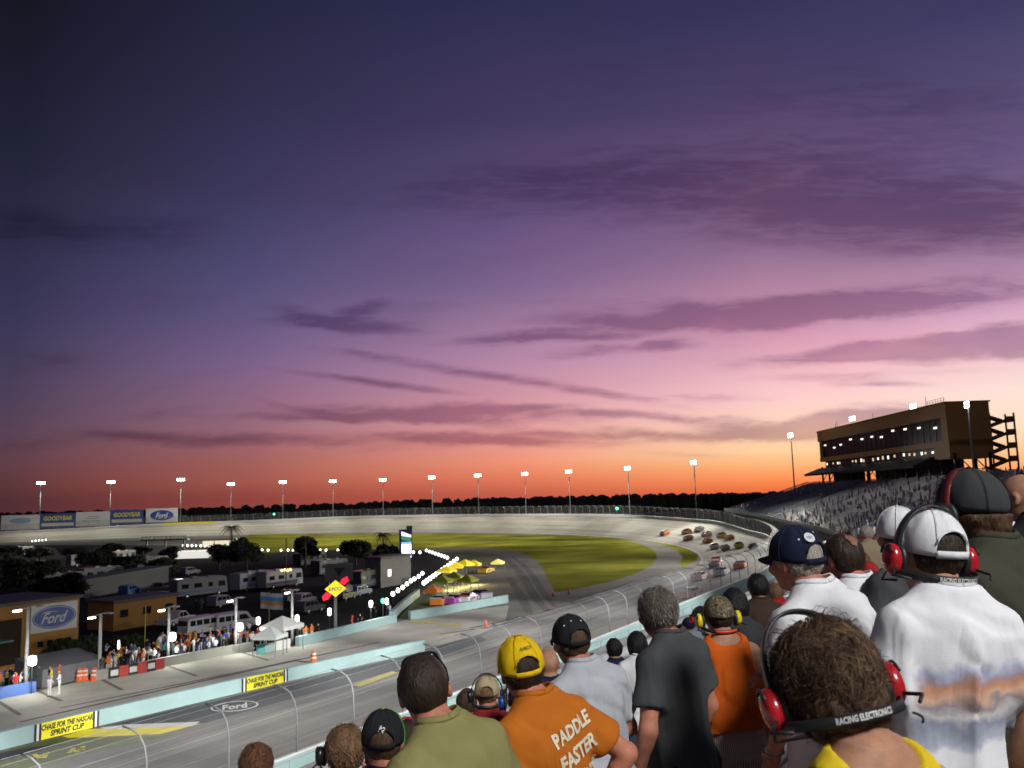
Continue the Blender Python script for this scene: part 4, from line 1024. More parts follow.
for i, (px, yt, yb_, nm) in enumerate(BL):
    p = on_ground(px, yb_, .017); d = ray(px, yt); k = math.hypot(p.x, p.y) / math.hypot(d.x, d.y); zt = HC + d.z * k
    o = empty('balloon_light', p, 0, nm, 'lamp', 'balloon lights along the pit lane')
    MB().tube([(0, 0, 0), (0, 0, zt)], .04, 6).build('stand', m_dsteel, o)
    w_ = .32 if i < 3 else (.22 if i < 8 else .1)
    MB().lathe([(.08 * w_ * 3, -.42), (w_ * .9, -.34), (w_ * 1.05, 0), (w_ * .9, .34), (.08 * w_ * 3, .42)], 12, (0, 0, zt)).build('balloon', m_balloon, o, True)
    if i in (0, 1, 2, 4, 6):
        l = bpy.data.lights.new('balloon_glow', 'POINT'); l.energy = 420; l.shadow_soft_size = .4; l.color = (1, 1, .95)
        lo = bpy.data.objects.new('balloon_glow', l); COL.objects.link(lo); lo.location = p + Vector((.4, -.9, zt - .2))
p = on_ground(383, 622, .017); o = empty('signal_lamp', p, 0, 'green signal lamp at the pit exit', 'signal light')
MB().tube([(0, 0, 0), (0, 0, 2.6)], .05, 6).build('pole', m_dsteel, o); MB().lathe([(.05, -.3), (.2, -.2), (.24, 0), (.2, .2), (.05, .3)], 10, (0, 0, 2.6)).build('lamp', m_lampg, o, True)
for px, py, nm in ((274, 514, 'tiny green lamp on the far wall at the left'), (617, 508.5, 'green lamp on the far turn fence'), (594, 626, 'green lamp on the near fence behind the black cap')):
    d = ray(px, py)
    if py < 520:
        h_ = Vector((d.x, d.y, 0)).normalized(); bq = h_.dot(CT); rr = bq + math.sqrt(bq * bq - CT.length_squared + (RT + 1) ** 2); pos = h_ * rr; z = HC + d.z / math.hypot(d.x, d.y) * rr; r_ = .55
    else:
        q0 = at_depth(px, py, 105); pos, z, r_ = Vector((q0.x, q0.y, 0)), q0.z, .22
    o = empty('signal_lamp', (pos.x, pos.y, z), 0, nm, 'signal light')
    MB().lathe([(.1 * r_, -r_), (r_, -.4 * r_), (r_, .4 * r_), (.1 * r_, r_)], 10).build('lamp', m_lampg, o, True); MB().tube([(0, .3, -z * .6 if py > 520 else -3.0), (0, .3, 0)], .06, 6).build('bracket', m_dsteel, o)
p = on_ground(286, 590, .017); o = empty('flare_stack', p, 0, 'tall pole with a glowing orange lamp cluster in the paddock', 'lamp post')
MB().tube([(0, 0, 0), (0, 0, 9)], .1, 6).build('pole', m_dsteel, o)
for k in range(4): MB().lathe([(.05, -.22), (.24, 0), (.05, .22)], 8, (-.75 + .5 * k, 0, 3.4 + .1 * (k % 2))).build('lamp', m_lampo, o, True)

# ---- rows of bright garage lamps
m_lampr = mat('garage_lamp_glass', (.9, .9, .86), .3, 0, emit=(1, .98, .9), estr=5)
def lamp_row(pts, base_dy, group, what, hl=1.0, n0=0):
    for i, (px, py) in enumerate(pts):
        p = on_ground(px, py + base_dy, .017); d = ray(px, py); k = math.hypot(p.x, p.y) / math.hypot(d.x, d.y); zt = HC + d.z * k
        o = empty('garage_lamp', p, 0, f'{what}, {ordinal(i)} of its row' , 'lamp', group)
        MB().tube([(0, 0, 0), (0, 0, zt)], .06, 5).build('pole', m_dsteel, o)
        MB().lathe([(.06, -.34 * hl), (.26 * hl, -.22 * hl), (.30 * hl, .08 * hl), (.2 * hl, .3 * hl), (.05, .36 * hl)], 8, (0, 0, zt)).build('lamp', m_lampr, o, True)
lamp_row([(393, 594), (398, 590.5), (402.8, 587.5), (407, 584), (411, 581), (414.5, 579), (418.8, 576.5), (422.5, 573.5)], 10, 'lamps along the garage lane', 'bright white lamp on the near side of the garage lane')
lamp_row([(424 + 3.0 * k, 583 - 2.18 * k) for k in range(12)], 6, 'lamps along the garage wall', 'bright white lamp on the far side of the garage lane', 1.15)
lamp_row([(413.5, 552.3), (420, 552.5), (426.5, 550.5), (429.5, 551.6), (432.5, 552.6), (435.5, 553.6), (438.5, 554.6), (441.5, 555.6), (444.5, 556.6), (447.5, 557.8)], 5, 'lamps behind the video tower', 'bright lamp trailing right from the video tower', 1.1)
lamp_row([(262, 550), (268, 550.3), (281, 550.4), (288, 550.2), (293, 550), (320, 550), (326, 550.2), (338, 550), (344, 550.3), (351, 550.2)], 4, 'lamps behind the palm trees', 'bright lamp behind the dark trees', 1.0)
lamp_row([(183 + 4.4 * k, 545.5 + .1 * k) for k in range(7)], 6, 'lamps of the lit hall', 'bright lamp of the lit hall left of the palm tree', 1.1)
lamp_row([(32 + 3.4 * k, 541.2 - .35 * k) for k in range(5)], 4, 'lamps at the far left of the paddock', 'small lamp below the far left banners', 1.0)
# white hall left of the palm; wall glow stands in for lamplight on it
p = on_ground(205, 558, .017); o = empty('lit_hall', p, .1, 'brightly lit white hall with an open lamp lit front beside the palm tree', 'building')
MB().box((0, 4, 1.0), (17, 8, 2.0)).build('wall', lit('glow_wall_white', (.9, .88, .8), .8), o); MB().box((2, 5, 5.2), (13, 7, .5)).build('roof', mat('cream_roof', (.5, .46, .34), .6, .1, .5), o)
MB().box((2.5, 3.2, 4.0), (8, .3, 1.6)).build('wall', lit('glow_wall_cream', (.9, .84, .66), .6), o)
for x in (-7, -2.5, 2.5, 7): MB().tube([(x, .3, 0), (x, .3, 5)], .12, 6).build('post', m_dsteel, o)
p = on_ground(165, 553, .017); o = empty('viewing_platform', p, .1, 'dark railed viewing platform silhouetted against the far track', 'platform')
MB().box((0, 0, 4.4), (15, 3, .35)).build('deck', m_dsteel, o)
mb = MB()
for k in range(12): mb.box((-7 + 14 * k / 11, -1.3, 5.0), (.16, .16, 1.0))
mb.box((0, -1.3, 5.5), (15, .14, .14)); mb.build('railing', m_dsteel, o)
for x in (-6, 0, 6): MB().box((x, 0, 2.2), (.4, .4, 4.4)).build('leg', m_dsteel, o)

# ---- tents
def tent(px, py, w, d, h, col, label, rz=.2, em=0.0):
    p = on_ground(px, py, .017); o = empty('tent', p, LH + rz, label, 'tent', 'tents behind the teal wall')
    m = mat('tent_' + '_'.join(str(int(c * 100)) for c in col) + f'_{em}', col, .6, .08, 1, emit=col if em else None, estr=em)  # em makes the canopy itself glow, standing in for lamplight through the cloth
    hw, hd = w / 2, d / 2
    MB().add([(-hw, -hd, h), (hw, -hd, h), (hw, hd, h), (-hw, hd, h), (0, 0, h + min(w, d) * .32), (-hw, -hd, h - .35), (hw, -hd, h - .35), (hw, hd, h - .35), (-hw, hd, h - .35)], [(0, 1, 4), (1, 2, 4), (2, 3, 4), (3, 0, 4), (0, 5, 6, 1), (1, 6, 7, 2), (2, 7, 8, 3), (3, 8, 5, 0)]).build('canopy', m, o)
    for x in (-hw + .08, hw - .08):
        for y in (-hd + .08, hd - .08): MB().tube([(x, y, 0), (x, y, h)], .05, 6).build('leg', m_steel, o)
    return o
YL = (.80, .62, .03)
tent(443, 594, 2.8, 2.8, 2.1, (.50, .55, .04), 'yellow green tent nearest the teal wall left of the other tents')
tent(454, 590, 3.0, 2.8, 2.2, (.42, .52, .05), 'lime tent in the middle of the row behind the teal wall', .4)
tent(468, 592, 3.0, 2.6, 2.0, (.55, .58, .05), 'pale lime tent at the right end of the row behind the teal wall', .1)
tent(433, 602, 2.2, 2.2, 1.8, (.75, .22, .03), 'orange tent at the left end of the teal wall')
tent(447, 582, 2.8, 2.8, 2.1, YL, 'bright glowing yellow tent at the left of the far yellow row', .1, em=.5)
tent(456, 579, 3.0, 2.8, 2.4, YL, 'bright glowing yellow tent in the middle of the far yellow row', .5, em=.75)
tent(465.5, 575.5, 2.8, 2.8, 2.3, YL, 'bright glowing yellow tent third along the far yellow row', -.1, em=.55)
tent(474, 574.5, 2.8, 2.6, 2.1, YL, 'bright glowing yellow tent at the right end of the far yellow row', .3, em=.35)
tent(498, 570.5, 2.6, 2.2, 1.7, (.9, .8, .2), 'small glowing yellow tent standing alone on the dark asphalt', .2, em=.8)
tent(282, 651, 3.4, 3, 2.6, (.62, .64, .62), 'white tent in the crew crowd behind the green banner', .1)
tent(270, 655, 2.6, 2.6, 2.0, (.55, .60, .58), 'lower white tent left of the taller white tent', .3)
# lamps that light the yellow tents
for q in ((452, 582), (464, 579), (476, 577)):
    p = on_ground(*q, 1.2); l = bpy.data.lights.new('tent_glow', 'POINT'); l.energy = 900; l.color = (1, .85, .35); l.shadow_soft_size = .5
    lo = bpy.data.objects.new('tent_glow', l); COL.objects.link(lo); lo.location = p + Vector((0, -2, 0))
# ---- banners on the crowd wall
def wall_banner(px0, px1, row, label, cells):
    a, b_ = on_ground(px0, row(px0), 0), on_ground(px1, row(px1), 0); d = b_ - a; w = d.length; d.normalize(); nr = Vector((d.y, -d.x, 0))
    o = empty('wall_banner', a + nr * .06, math.atan2(d.y, d.x), label, 'banner'); n = len(cells)
    for k, m in enumerate(cells): MB().box((w * (k + .5) / n, 0, .5), (w / n * .985, .04, .95)).build('panel', m, o)
    return o, w
crow = lambda x: 681 + (x - 96) * (651 - 681) / (252 - 96) + .6
m_redp = mat('red_banner', (.42, .05, .04), .6, .1, 2)
o, w = wall_banner(109, 164, crow, 'black, red and white lettered banners hung on the crew crowd wall', [m_black, m_redp, m_black, m_redp, m_black, m_redp])
for k in (0, 2, 4):
    MB().box((w * (k + .5) / 6, -.03, .48), (w / 6 * .8, .02, .5)).build('panel', m_white, o)
o, w = wall_banner(256, 290, lambda x: 655 - (x - 256) * .21, 'teal and white banner below the white tents', [mat('teal_banner', (.08, .32, .30), .6, .1, 2), m_teal, m_white, m_white])
# ---- flags
def flag(px, yt, yb_, col_bands, label, fl=True):
    p = on_ground(px, yb_, .017); d = ray(px, yt); k = math.hypot(p.x, p.y) / math.hypot(d.x, d.y); zt = HC + d.z * k
    o = empty('flag', p, .2, label, 'flag'); MB().tube([(0, 0, 0), (0, 0, zt)], .05, 6).build('pole', mat('yellow_pole', (.45, .42, .04), .5, .1, 2), o)
    if fl:
        n = 8; L_ = 2.6; hh = 1.9; nb = len(col_bands)
        for j, m in enumerate(col_bands):
            z1, z0 = zt - hh * j / nb, zt - hh * (j + 1) / nb
            a = [(-1.0 + L_ * k / n, .22 * math.sin(k * 1.1), z0 - .04 * k) for k in range(n + 1)]; b_ = [(-1.0 + L_ * k / n, .22 * math.sin(k * 1.1), z1 - .04 * k) for k in range(n + 1)]
            MB().strip(a, b_).build('cloth', m, o, True)
flag(269, 592, 632, [mat('pale_cloth', (.35, .4, .45), .8, .1, 3), mat('blue_cloth', (.05, .2, .5), .8, .1, 3), mat('orange_cloth', (.5, .2, .05), .8, .1, 3), mat('pale_cloth', (.35, .4, .45))], 'blue and orange flag on a yellow pole in the paddock')
flag(144.5, 606, 655, [], 'bare yellow flag pole rising from the crew crowd', False)
# orange barrels and cones
for i, (px, py, nm) in enumerate(((79.5, 681, 'orange barrel by the gap in the crowd wall, nearer the shed'), (84.5, 680.5, 'orange barrel by the gap in the crowd wall, second of the touching pair'), (94, 680.5, 'red barrel at the very end of the crowd wall'), (313.5, 663, 'lone orange barrel standing in the pit road'))):
    p = on_ground(px, py, .02); o = empty('traffic_barrel', p, 0, nm, 'barrel', 'orange barrels')
    MB().lathe([(.36, 0), (.36, .1), (.30, .12), (.29, .4), (.26, .42), (.25, .75), (.22, .78), (.20, 1.05), (.05, 1.1)], 14).build('body', mat('orange_plastic', (.62, .12, .03), .5, .1, 3), o, True)
    for z in (.5, .85): MB().lathe([(.27 - (z - .5) * .12 + .012, z - .07), (.265 - (z - .5) * .12 + .012, z + .07)], 14).build('reflective_band', m_white, o, True)
for px, py, nm in ((486, 628, 'small red cone on the asphalt beyond the pit wall end'), (553, 596, 'orange cone at the left tip of the infield grass'), (569, 594, 'orange cone on the grass edge by the inner road')):
    p = on_ground(px, py, .02); o = empty('traffic_cone', p, 0, nm, 'cone', 'traffic cones')
    MB().box((0, 0, .03), (.55, .55, .06)).build('base', m_black, o); MB().lathe([(.22, .06), (.06, .9), (.03, .92)], 12).build('cone', mat('cone_red', (.7, .10, .04), .5, .1, 3), o, True)
# ---- red and white crew pickup at the left crowd
put(pickup('red and white pickup truck among the crew by the shed', paint('red_vehicle_paint', (.45, .06, .05))), 44, 678, LH + .2)

# ---- trees and shrubs
m_bark = mat('bark', (.07, .05, .035), .9, .3, 4)
m_leafs = [mat('dark_leaf', (.012, .017, .010), .9, .3, 2), mat('mid_leaf', (.018, .025, .012), .9, .3, 2)]
def leafcloud(mb, c, r, n, rr, size):
    for _ in range(n):
        while True:
            v = Vector((rr.uniform(-1, 1), rr.uniform(-1, 1), rr.uniform(-1, 1)))
            if .25 < v.length < 1: break
        p = Vector(c) + Vector((v.x * r[0], v.y * r[1], v.z * r[2])); a = Vector((rr.gauss(0, 1), rr.gauss(0, 1), rr.gauss(0, 1))).normalized(); b_ = a.orthogonal().normalized(); s = size * rr.uniform(.6, 1.4)
        mb.add([p + a * s, p + b_ * s * .45, p - a * s, p - b_ * s * .45], [(0, 1, 2, 3)])
def tree(px, py, h, w, label, seed):
    rr = random.Random(seed); p = on_ground(px, py, .017); o = empty('broadleaf_tree', p, rr.uniform(0, 6), label, 'tree', 'dark paddock trees')
    t_ = MB(); t_.tube([(0, 0, 0), (.1, .05, h * .3), (0, .1, h * .6)], [.28, .22, .12], 8)
    for k in range(6):
        a = k * 1.05 + rr.uniform(0, .5); t_.tube([(.05, .05, h * .28), (w * .2 * math.cos(a), w * .2 * math.sin(a), h * .5), (w * .36 * math.cos(a), w * .36 * math.sin(a), h * .68)], [.11, .07, .03], 5)
    t_.build('trunk', m_bark, o, True)
    c_ = MB(); 
    for k in range(19):
        a = rr.uniform(0, 6.28); q = w * .38 * math.sqrt(rr.random()); z = h * rr.uniform(.42, .9); f = 1 - max(0, (z / h - .6)) * 1.1
        c_.use(m_leafs[k % 2]); leafcloud(c_, (q * f * math.cos(a), q * f * math.sin(a), z), (w * .21, w * .21, h * .16), 190, rr, .36)
    c_.build('crown', None, o)
def palm(px, py, h, label, seed, fr=3.0):
    rr = random.Random(seed); p = on_ground(px, py, .017); o = empty('palm_tree', p, 0, label, 'palm tree', 'dark paddock trees')
    MB().tube([(0, 0, 0), (.15, 0, h * .35), (.1, .1, h * .7), (0, 0, h)], [.24, .2, .17, .15], 8).build('trunk', m_bark, o, True)
    c_ = MB().use(m_leafs[0])
    for k in range(22):
        a = k * 2.4 + rr.uniform(-.2, .2); up = rr.uniform(-.3, 1.1); L_ = fr * rr.uniform(.8, 1.1)
        sp = [Vector((math.cos(a) * L_ * t_ * .95, math.sin(a) * L_ * t_ * .95, h + up * L_ * t_ * .7 - L_ * .85 * t_ * t_)) for t_ in (0, .25, .5, .75, 1)]
        c_.tube(sp, [.05, .04, .03, .02, .01], 4)
        sd_ = Vector((-math.sin(a), math.cos(a), -.35))
        for j in range(26):
            t_ = (j + 1) / 27; i = min(3, int(t_ * 4)); f_ = t_ * 4 - i; q = sp[i].lerp(sp[i + 1], f_); ln = .8 * math.sin(math.pi * (.15 + .8 * t_)) * fr / 3
            dr = (sp[i + 1] - sp[i]).normalized() * .35
            for sg in (-1, 1):
                e_ = q + (Vector((sd_.x * sg, sd_.y * sg, -.45)) + dr) * ln; c_.add([q, q + dr * .14, e_], [(0, 1, 2)])
    c_.build('crown', None, o)
palm(231, 566, 9.6, 'tall palm tree standing up against the far track', 1, 3.4)
tree(246, 572, 7.6, 9, 'dark leafy tree under the tall palm, on its right side', 2)
tree(219, 570, 6.2, 8, 'dark leafy tree under the tall palm, on its left side', 3)
tree(305, 567, 6.8, 6.6, 'rounded dark tree alone between the lamps and the motorhomes', 4)
palm(305, 568, 7.2, 'short palm rising from the rounded dark tree', 14, 2.0)
tree(356, 566, 6.2, 7.5, 'dark tree left of the pair by the video tower', 5)
palm(383, 566, 7.4, 'palm with a full head left of the video tower', 6, 2.6)
tree(387, 570, 5.6, 6, 'dark tree right of the pair by the video tower', 7)
tree(170, 565, 4.6, 6, 'low dark tree beside the viewing platform', 8)
for i, (px, py, h, w) in enumerate(((10, 560, 4, 9), (40, 563, 4.4, 10), (75, 560, 3.6, 9), (112, 556, 3.8, 8), (140, 558, 3.4, 8), (20, 585, 5, 9), (60, 605, 5, 9), (5, 600, 5.4, 9), (95, 572, 5, 10), (125, 578, 5, 9), (35, 592, 5.5, 10), (165, 580, 4.5, 8), (0, 575, 5, 10))):
    tree(px, py, h, w, ['low dark tree at the paddock edge under the far left banner', 'low dark tree under the first navy banner', 'low dark tree under the second white banner', 'low dark tree under the second navy banner', 'low dark tree under the white oval banner', 'dark tree in the left middle of the paddock', 'dark tree just above the oval emblem building', 'dark tree at the very left edge above the ochre building', 'dark tree under the second navy banner, one row nearer', 'dark tree behind the long low shed', 'dark tree just behind the big ochre building roof', 'dark tree below the viewing platform', 'dark tree at the very left edge in the middle paddock'][i], 20 + i)
m_shrub = [mat('shrub_leaf', (.020, .034, .012), .9, .3, 2), mat('shrub_leaf_light', (.035, .05, .018), .9, .3, 2)]
for i, (px, py, w, h, nm) in enumerate(((58, 664, 3.4, 2.2, 'leafy shrub nearest the oval emblem building'), (72, 662, 3.4, 2.4, 'leafy shrub in the middle of the row by the ochre building'), (86, 660, 3.2, 2.5, 'leafy shrub at the right end of the row by the ochre building'), (128, 650, 4, 1.8, 'low shrub behind the crew crowd under the small ochre building'))):
    rr = random.Random(40 + i); p = on_ground(px, py, .017); o = empty('shrub', p, 0, nm, 'shrub', 'shrubs by the ochre buildings')
    st_ = MB()
    for k in range(5): st_.tube([(0, 0, 0), (w * .25 * math.cos(k * 1.3), w * .25 * math.sin(k * 1.3), h * .6)], [.06, .02], 5)
    st_.build('stem', m_bark, o)
    c_ = MB()
    for k in range(9):
        a = k * 2.4; q = w * .34 * math.sqrt(k / 9); c_.use(m_shrub[k % 2]); leafcloud(c_, (q * math.cos(a), q * math.sin(a), h * rr.uniform(.4, .75)), (w * .22, w * .22, h * .28), 110, rr, .17)
    c_.build('foliage', None, o)

# ---------------------------------------------------------------- race cars
CARP = [(-2.45, .28), (-2.5, .78), (-2.35, .98), (-1.55, 1.0), (-.75, 1.28), (.35, 1.30), (1.15, .92), (2.2, .78), (2.5, .55), (2.52, .25)]
def race_car(label, c1, c2, num):
    o = empty('race_car', (0, 0, 0), 0, label, 'race car', 'race cars in the pack'); h = .98; c1 = tuple(min(.85, v * 1.4) for v in c1)
    b1_ = paint('car_' + '_'.join(str(int(v * 99)) for v in c1), c1); b2_ = paint('car_' + '_'.join(str(int(v * 99)) for v in c2), c2)
    low = [(-2.45, .14), (-2.5, .78), (-2.35, .95), (-1.5, .93), (1.2, .88), (2.2, .76), (2.5, .52), (2.52, .12)]
    MB().add(*outline(low, -h, h)).build('body', b1_, o)
    g_ = MB(); t0, t1 = .86, .66
    g_.add([(-1.7, -t0, .93), (1.25, -t0, .88), (.35, -t1, 1.30), (-.75, -t1, 1.28), (-1.7, t0, .93), (1.25, t0, .88), (.35, t1, 1.30), (-.75, t1, 1.28)], [(0, 1, 2, 3), (7, 6, 5, 4), (1, 5, 6, 2), (4, 0, 3, 7)]).build('window', m_vglass, o)
    MB().box((-.2, 0, 1.30), (1.15, 1.34, .05)).build('roof', b2_, o)
    MB().box((-2.42, 0, 1.08), (.10, 1.75, .20)).build('spoiler', b2_, o)
    for sy_ in (-1, 1):
        MB().box((-.25, sy_ * (h + .004), .55), (1.7, .012, .42)).build('side_panel', b2_, o)
        mb = MB(); put_text(mb, num, lambda x, y: (-.25 - sy_ * x * -1 if False else -.25 + x * -sy_ * -1, sy_ * (h + .014), .55 + y), .36, bold=.03); mb.build('number', m_white, o)
        for x in (-1.4, 1.4): wheel(o, x, sy_ * (h - .13), .34, .28)
        MB().box((2.44, sy_ * .6, .58), (.12, .34, .12)).build('headlight', m_hl, o)
    return o
def to_track(px, py):
    """s, off of the track surface under a photo point: walk down the sight line until it meets the banking"""
    d = ray(px, py); t_ = 90.0
    while t_ < 600:
        p = Vector((d.x * t_, d.y * t_, HC + d.z * t_)); rel = p - CT
        if p.dot(EV) < VS: s, off = p.dot(EV), p.dot(EL) - LW
        else: s, off = VS + math.atan2(rel.dot(EV), -rel.dot(EL)) * RT, RT - Vector((rel.x, rel.y, 0)).length
        if off > 0 and p.z <= track_z(s, off): return s, off
        t_ += .5
    return s, off
cars = [(665, 534.5, (.55, .12, .03), (.6, .6, .6), 'leading orange and white race car at the head of the pack', '20'), (687, 533, (.6, .22, .05), (.05, .05, .06), 'orange and black race car second on the high line', '17'), (688.5, 539.5, (.62, .25, .12), (.6, .6, .6), 'pale orange race car on the low line near the front', '12'), (699.5, 530.8, (.5, .52, .55), (.08, .1, .3), 'silver race car highest on the banking', '48'), (707, 535.5, (.6, .5, .5), (.5, .08, .06), 'white race car with red panels behind the silver one', '9'),
 (708, 542.5, (.65, .16, .02), (.6, .4, .05), 'bright orange race car low on the banking in mid pack', '99'), (722, 537, (.65, .55, .03), (.05, .05, .05), 'yellow race car high in mid pack', '31'), (729.5, 539.5, (.6, .2, .05), (.6, .6, .6), 'orange race car just behind the yellow one', '29'), (715, 548.5, (.55, .57, .6), (.1, .1, .12), 'white race car low behind the bright orange one', '2'), (725.5, 550, (.35, .25, .2), (.6, .6, .6), 'brown and white race car low in the later pack', '88'), (739, 547.5, (.5, .65, .05), (.05, .05, .05), 'lime green race car in the later pack', '18'), (753.5, 549, (.03, .03, .035), (.4, .4, .4), 'black race car near the yellow piece of wall', '3'),
 (741, 568, (.55, .12, .06), (.6, .6, .6), 'red and orange race car seen through the near fence', '24'), (717, 563, (.5, .3, .3), (.5, .08, .08), 'pink and red race car beside the apron through the fence', '8'), (716, 567.5, (.05, .05, .06), (.4, .05, .05), 'dark race car with red panels low by the apron', '6'), (722, 575, (.55, .56, .58), (.1, .2, .4), 'white and blue race car behind the fence posts', '42'), (700, 580, (.6, .35, .38), (.6, .6, .6), 'pink and white race car last but two in the pack', '43'), (692, 597, (.5, .25, .22), (.55, .55, .55), 'dull red and white race car last in the pack', '55')]
for px, py, c1, c2, nm, num in cars:
    s, off = to_track(px, py); off = min(max(off, 2.2), twid(s) + 6); p = track_pt(s, off, track_z(s, off)); o = race_car(nm, c1, c2, num)
    bank = math.atan2(zbank(s), twid(s)) if off < twid(s) else 0
    hd_ = heading(s)
    o.matrix_world = Matrix.Translation(p + Vector((0, 0, .01))) @ Matrix.Rotation(hd_, 4, 'Z') @ Matrix.Rotation(-bank, 4, 'X')

for px, py, a, c1, c2, nm, num in ((441, 604, .3, (.6, .18, .03), (.5, .5, .5), 'orange race car parked beside the orange tent', '5'), (456, 603, .1, (.3, .05, .3), (.5, .5, .5), 'purple race car parked behind the teal wall', '7'), (468, 601.5, .2, (.55, .56, .6), (.4, .05, .05), 'white race car with red panels parked behind the teal wall', '16'), (480, 598, 1.0, (.5, .5, .55), (.3, .1, .3), 'white race car at the right end of the row of parked ones', '83'), (486, 572.5, .2, (.6, .45, .05), (.5, .06, .04), 'yellow race car parked beside the lone glowing tent', '66')):
    o = race_car(nm, c1, c2, num); o['group'] = 'race cars parked by the tents'; put(o, px, py, LH + a)
# ---------------------------------------------------------------- people: bodies grown as one continuous surface from a smooth distance field
def axis(a, b, step, fine=()):
    """grid line positions, denser inside the fine intervals [(lo, hi, step)]"""
    out = [a]; 
    while out[-1] < b:
        st = step
        for lo, hi, s in fine:
            if lo - step <= out[-1] <= hi: st = min(st, s)
        out.append(out[-1] + st)
    return np.array(out)
class Field:
    def __init__(s, xs, ys, zs):
        s.xs, s.ys, s.zs = xs, ys, zs; s.F = np.full((len(xs), len(ys), len(zs)), 1.0)
    def win(s, lo, hi):
        r = []
        for ax, l, h in zip((s.xs, s.ys, s.zs), lo, hi):
            i0 = max(0, np.searchsorted(ax, l) - 1); i1 = min(len(ax), np.searchsorted(ax, h) + 1); r.append(slice(i0, max(i1, i0 + 1)))
        return tuple(r)
    def pts(s, w): return np.meshgrid(s.xs[w[0]], s.ys[w[1]], s.zs[w[2]], indexing='ij')
    def join(s, w, d, k, sub=False):
        a = s.F[w]
        if sub:
            d = -d; h = np.maximum(k - np.abs(a - d), 0) / k; s.F[w] = np.maximum(a, d) + h * h * k / 4
        else:
            h = np.maximum(k - np.abs(a - d), 0) / k; s.F[w] = np.minimum(a, d) - h * h * k / 4
    def cap(s, a, b, ra, rb=None, k=.02, sub=False, flat=None):
        rb = ra if rb is None else rb; a, b = np.array(a, float), np.array(b, float); m = max(ra, rb) + k + .03
        w = s.win(np.minimum(a, b) - m, np.maximum(a, b) + m); X, Y, Z = s.pts(w); ba = b - a; L2 = max((ba ** 2).sum(), 1e-9)
        t = np.clip(((X - a[0]) * ba[0] + (Y - a[1]) * ba[1] + (Z - a[2]) * ba[2]) / L2, 0, 1)
        d = np.sqrt((X - a[0] - ba[0] * t) ** 2 + (Y - a[1] - ba[1] * t) ** 2 + (Z - a[2] - ba[2] * t) ** 2) - (ra + (rb - ra) * t)
        s.join(w, d, k, sub)
    def ell(s, c, r, M=None, k=.02, sub=False):
        c, r = np.array(c, float), np.array(r, float); m = r.max() + k + .03
        w = s.win(c - m, c + m); X, Y, Z = s.pts(w); x, y, z = X - c[0], Y - c[1], Z - c[2]
        if M is not None:
            Mi = np.array(M.transposed()); x, y, z = (Mi[0][0] * x + Mi[0][1] * y + Mi[0][2] * z, Mi[1][0] * x + Mi[1][1] * y + Mi[1][2] * z, Mi[2][0] * x + Mi[2][1] * y + Mi[2][2] * z)
        k0 = np.sqrt((x / r[0]) ** 2 + (y / r[1]) ** 2 + (z / r[2]) ** 2); k1 = np.sqrt((x / r[0] ** 2) ** 2 + (y / r[1] ** 2) ** 2 + (z / r[2] ** 2) ** 2) + 1e-9
        s.join(w, k0 * (k0 - 1) / k1, k, sub)
    def loft(s, prof, k=.03, pw=2.3):
        """torso from (z, half width, half depth, y centre) sections"""
        z = np.array([p[0] for p in prof]); w = s.win((-.5, -.4, z[0] - .05), (.5, .4, z[-1] + .05)); X, Y, Z = s.pts(w)
        hw, hd, cy = [np.interp(Z, z, np.array([p[i] for p in prof])) for i in (1, 2, 3)]
        q = (np.abs(X / hw) ** pw + np.abs((Y - cy) / hd) ** pw) ** (1 / pw)
        d = (q - 1) * np.minimum(hw, hd); d = np.maximum(d, np.maximum(z[0] - Z, Z - z[-1])); s.join(w, d, k)
    def cut(s, d, k=.012):
        """keep where d < 0, with a softly rounded edge"""
        h = np.maximum(k - np.abs(s.F - d), 0) / k; s.F = np.maximum(s.F, d) + h * h * k / 4
    def at(s, p):
        ix = []
        for ax, v in zip((s.xs, s.ys, s.zs), p):
            i = int(np.clip(np.searchsorted(ax, v) - 1, 0, len(ax) - 2)); ix.append((i, (v - ax[i]) / (ax[i + 1] - ax[i])))
        return sum(s.F[ix[0][0] + i, ix[1][0] + j, ix[2][0] + k] * (ix[0][1] if i else 1 - ix[0][1]) * (ix[1][1] if j else 1 - ix[1][1]) * (ix[2][1] if k else 1 - ix[2][1]) for i in (0, 1) for j in (0, 1) for k in (0, 1))
    def mesh(s):
        """surface nets"""
        F = s.F; S = F < 0; nx, ny, nz = F.shape
        c = [S[i:nx - 1 + i, j:ny - 1 + j, k:nz - 1 + k] for i in (0, 1) for j in (0, 1) for k in (0, 1)]
        any_ = np.logical_or.reduce(c); all_ = np.logical_and.reduce(c); act = any_ & ~all_
        idx = np.full(act.shape, -1); I = np.argwhere(act); idx[act] = np.arange(len(I))
        P = np.zeros((len(I), 3)); n = np.zeros(len(I)); ax = (s.xs, s.ys, s.zs)
        ix = I[:, 0], I[:, 1], I[:, 2]
        for d in range(3):
            e1, e2 = [e for e in range(3) if e != d]
            for u in (0, 1):
                for v in (0, 1):
                    o = [0, 0, 0]; o[e1], o[e2] = u, v; a = [ix[q] + o[q] for q in range(3)]; o[d] = 1; b = [ix[q] + o[q] for q in range(3)]
                    fa, fb = F[tuple(a)], F[tuple(b)]; m = (fa < 0) != (fb < 0); t = np.where(m, fa / np.where(m, fa - fb, 1), 0)
                    for q in range(3):
                        pa, pb = ax[q][a[q]], ax[q][b[q]]; P[:, q] += np.where(m, pa + (pb - pa) * t, 0)
                    n += m
        P /= np.maximum(n, 1)[:, None]
        fs = []
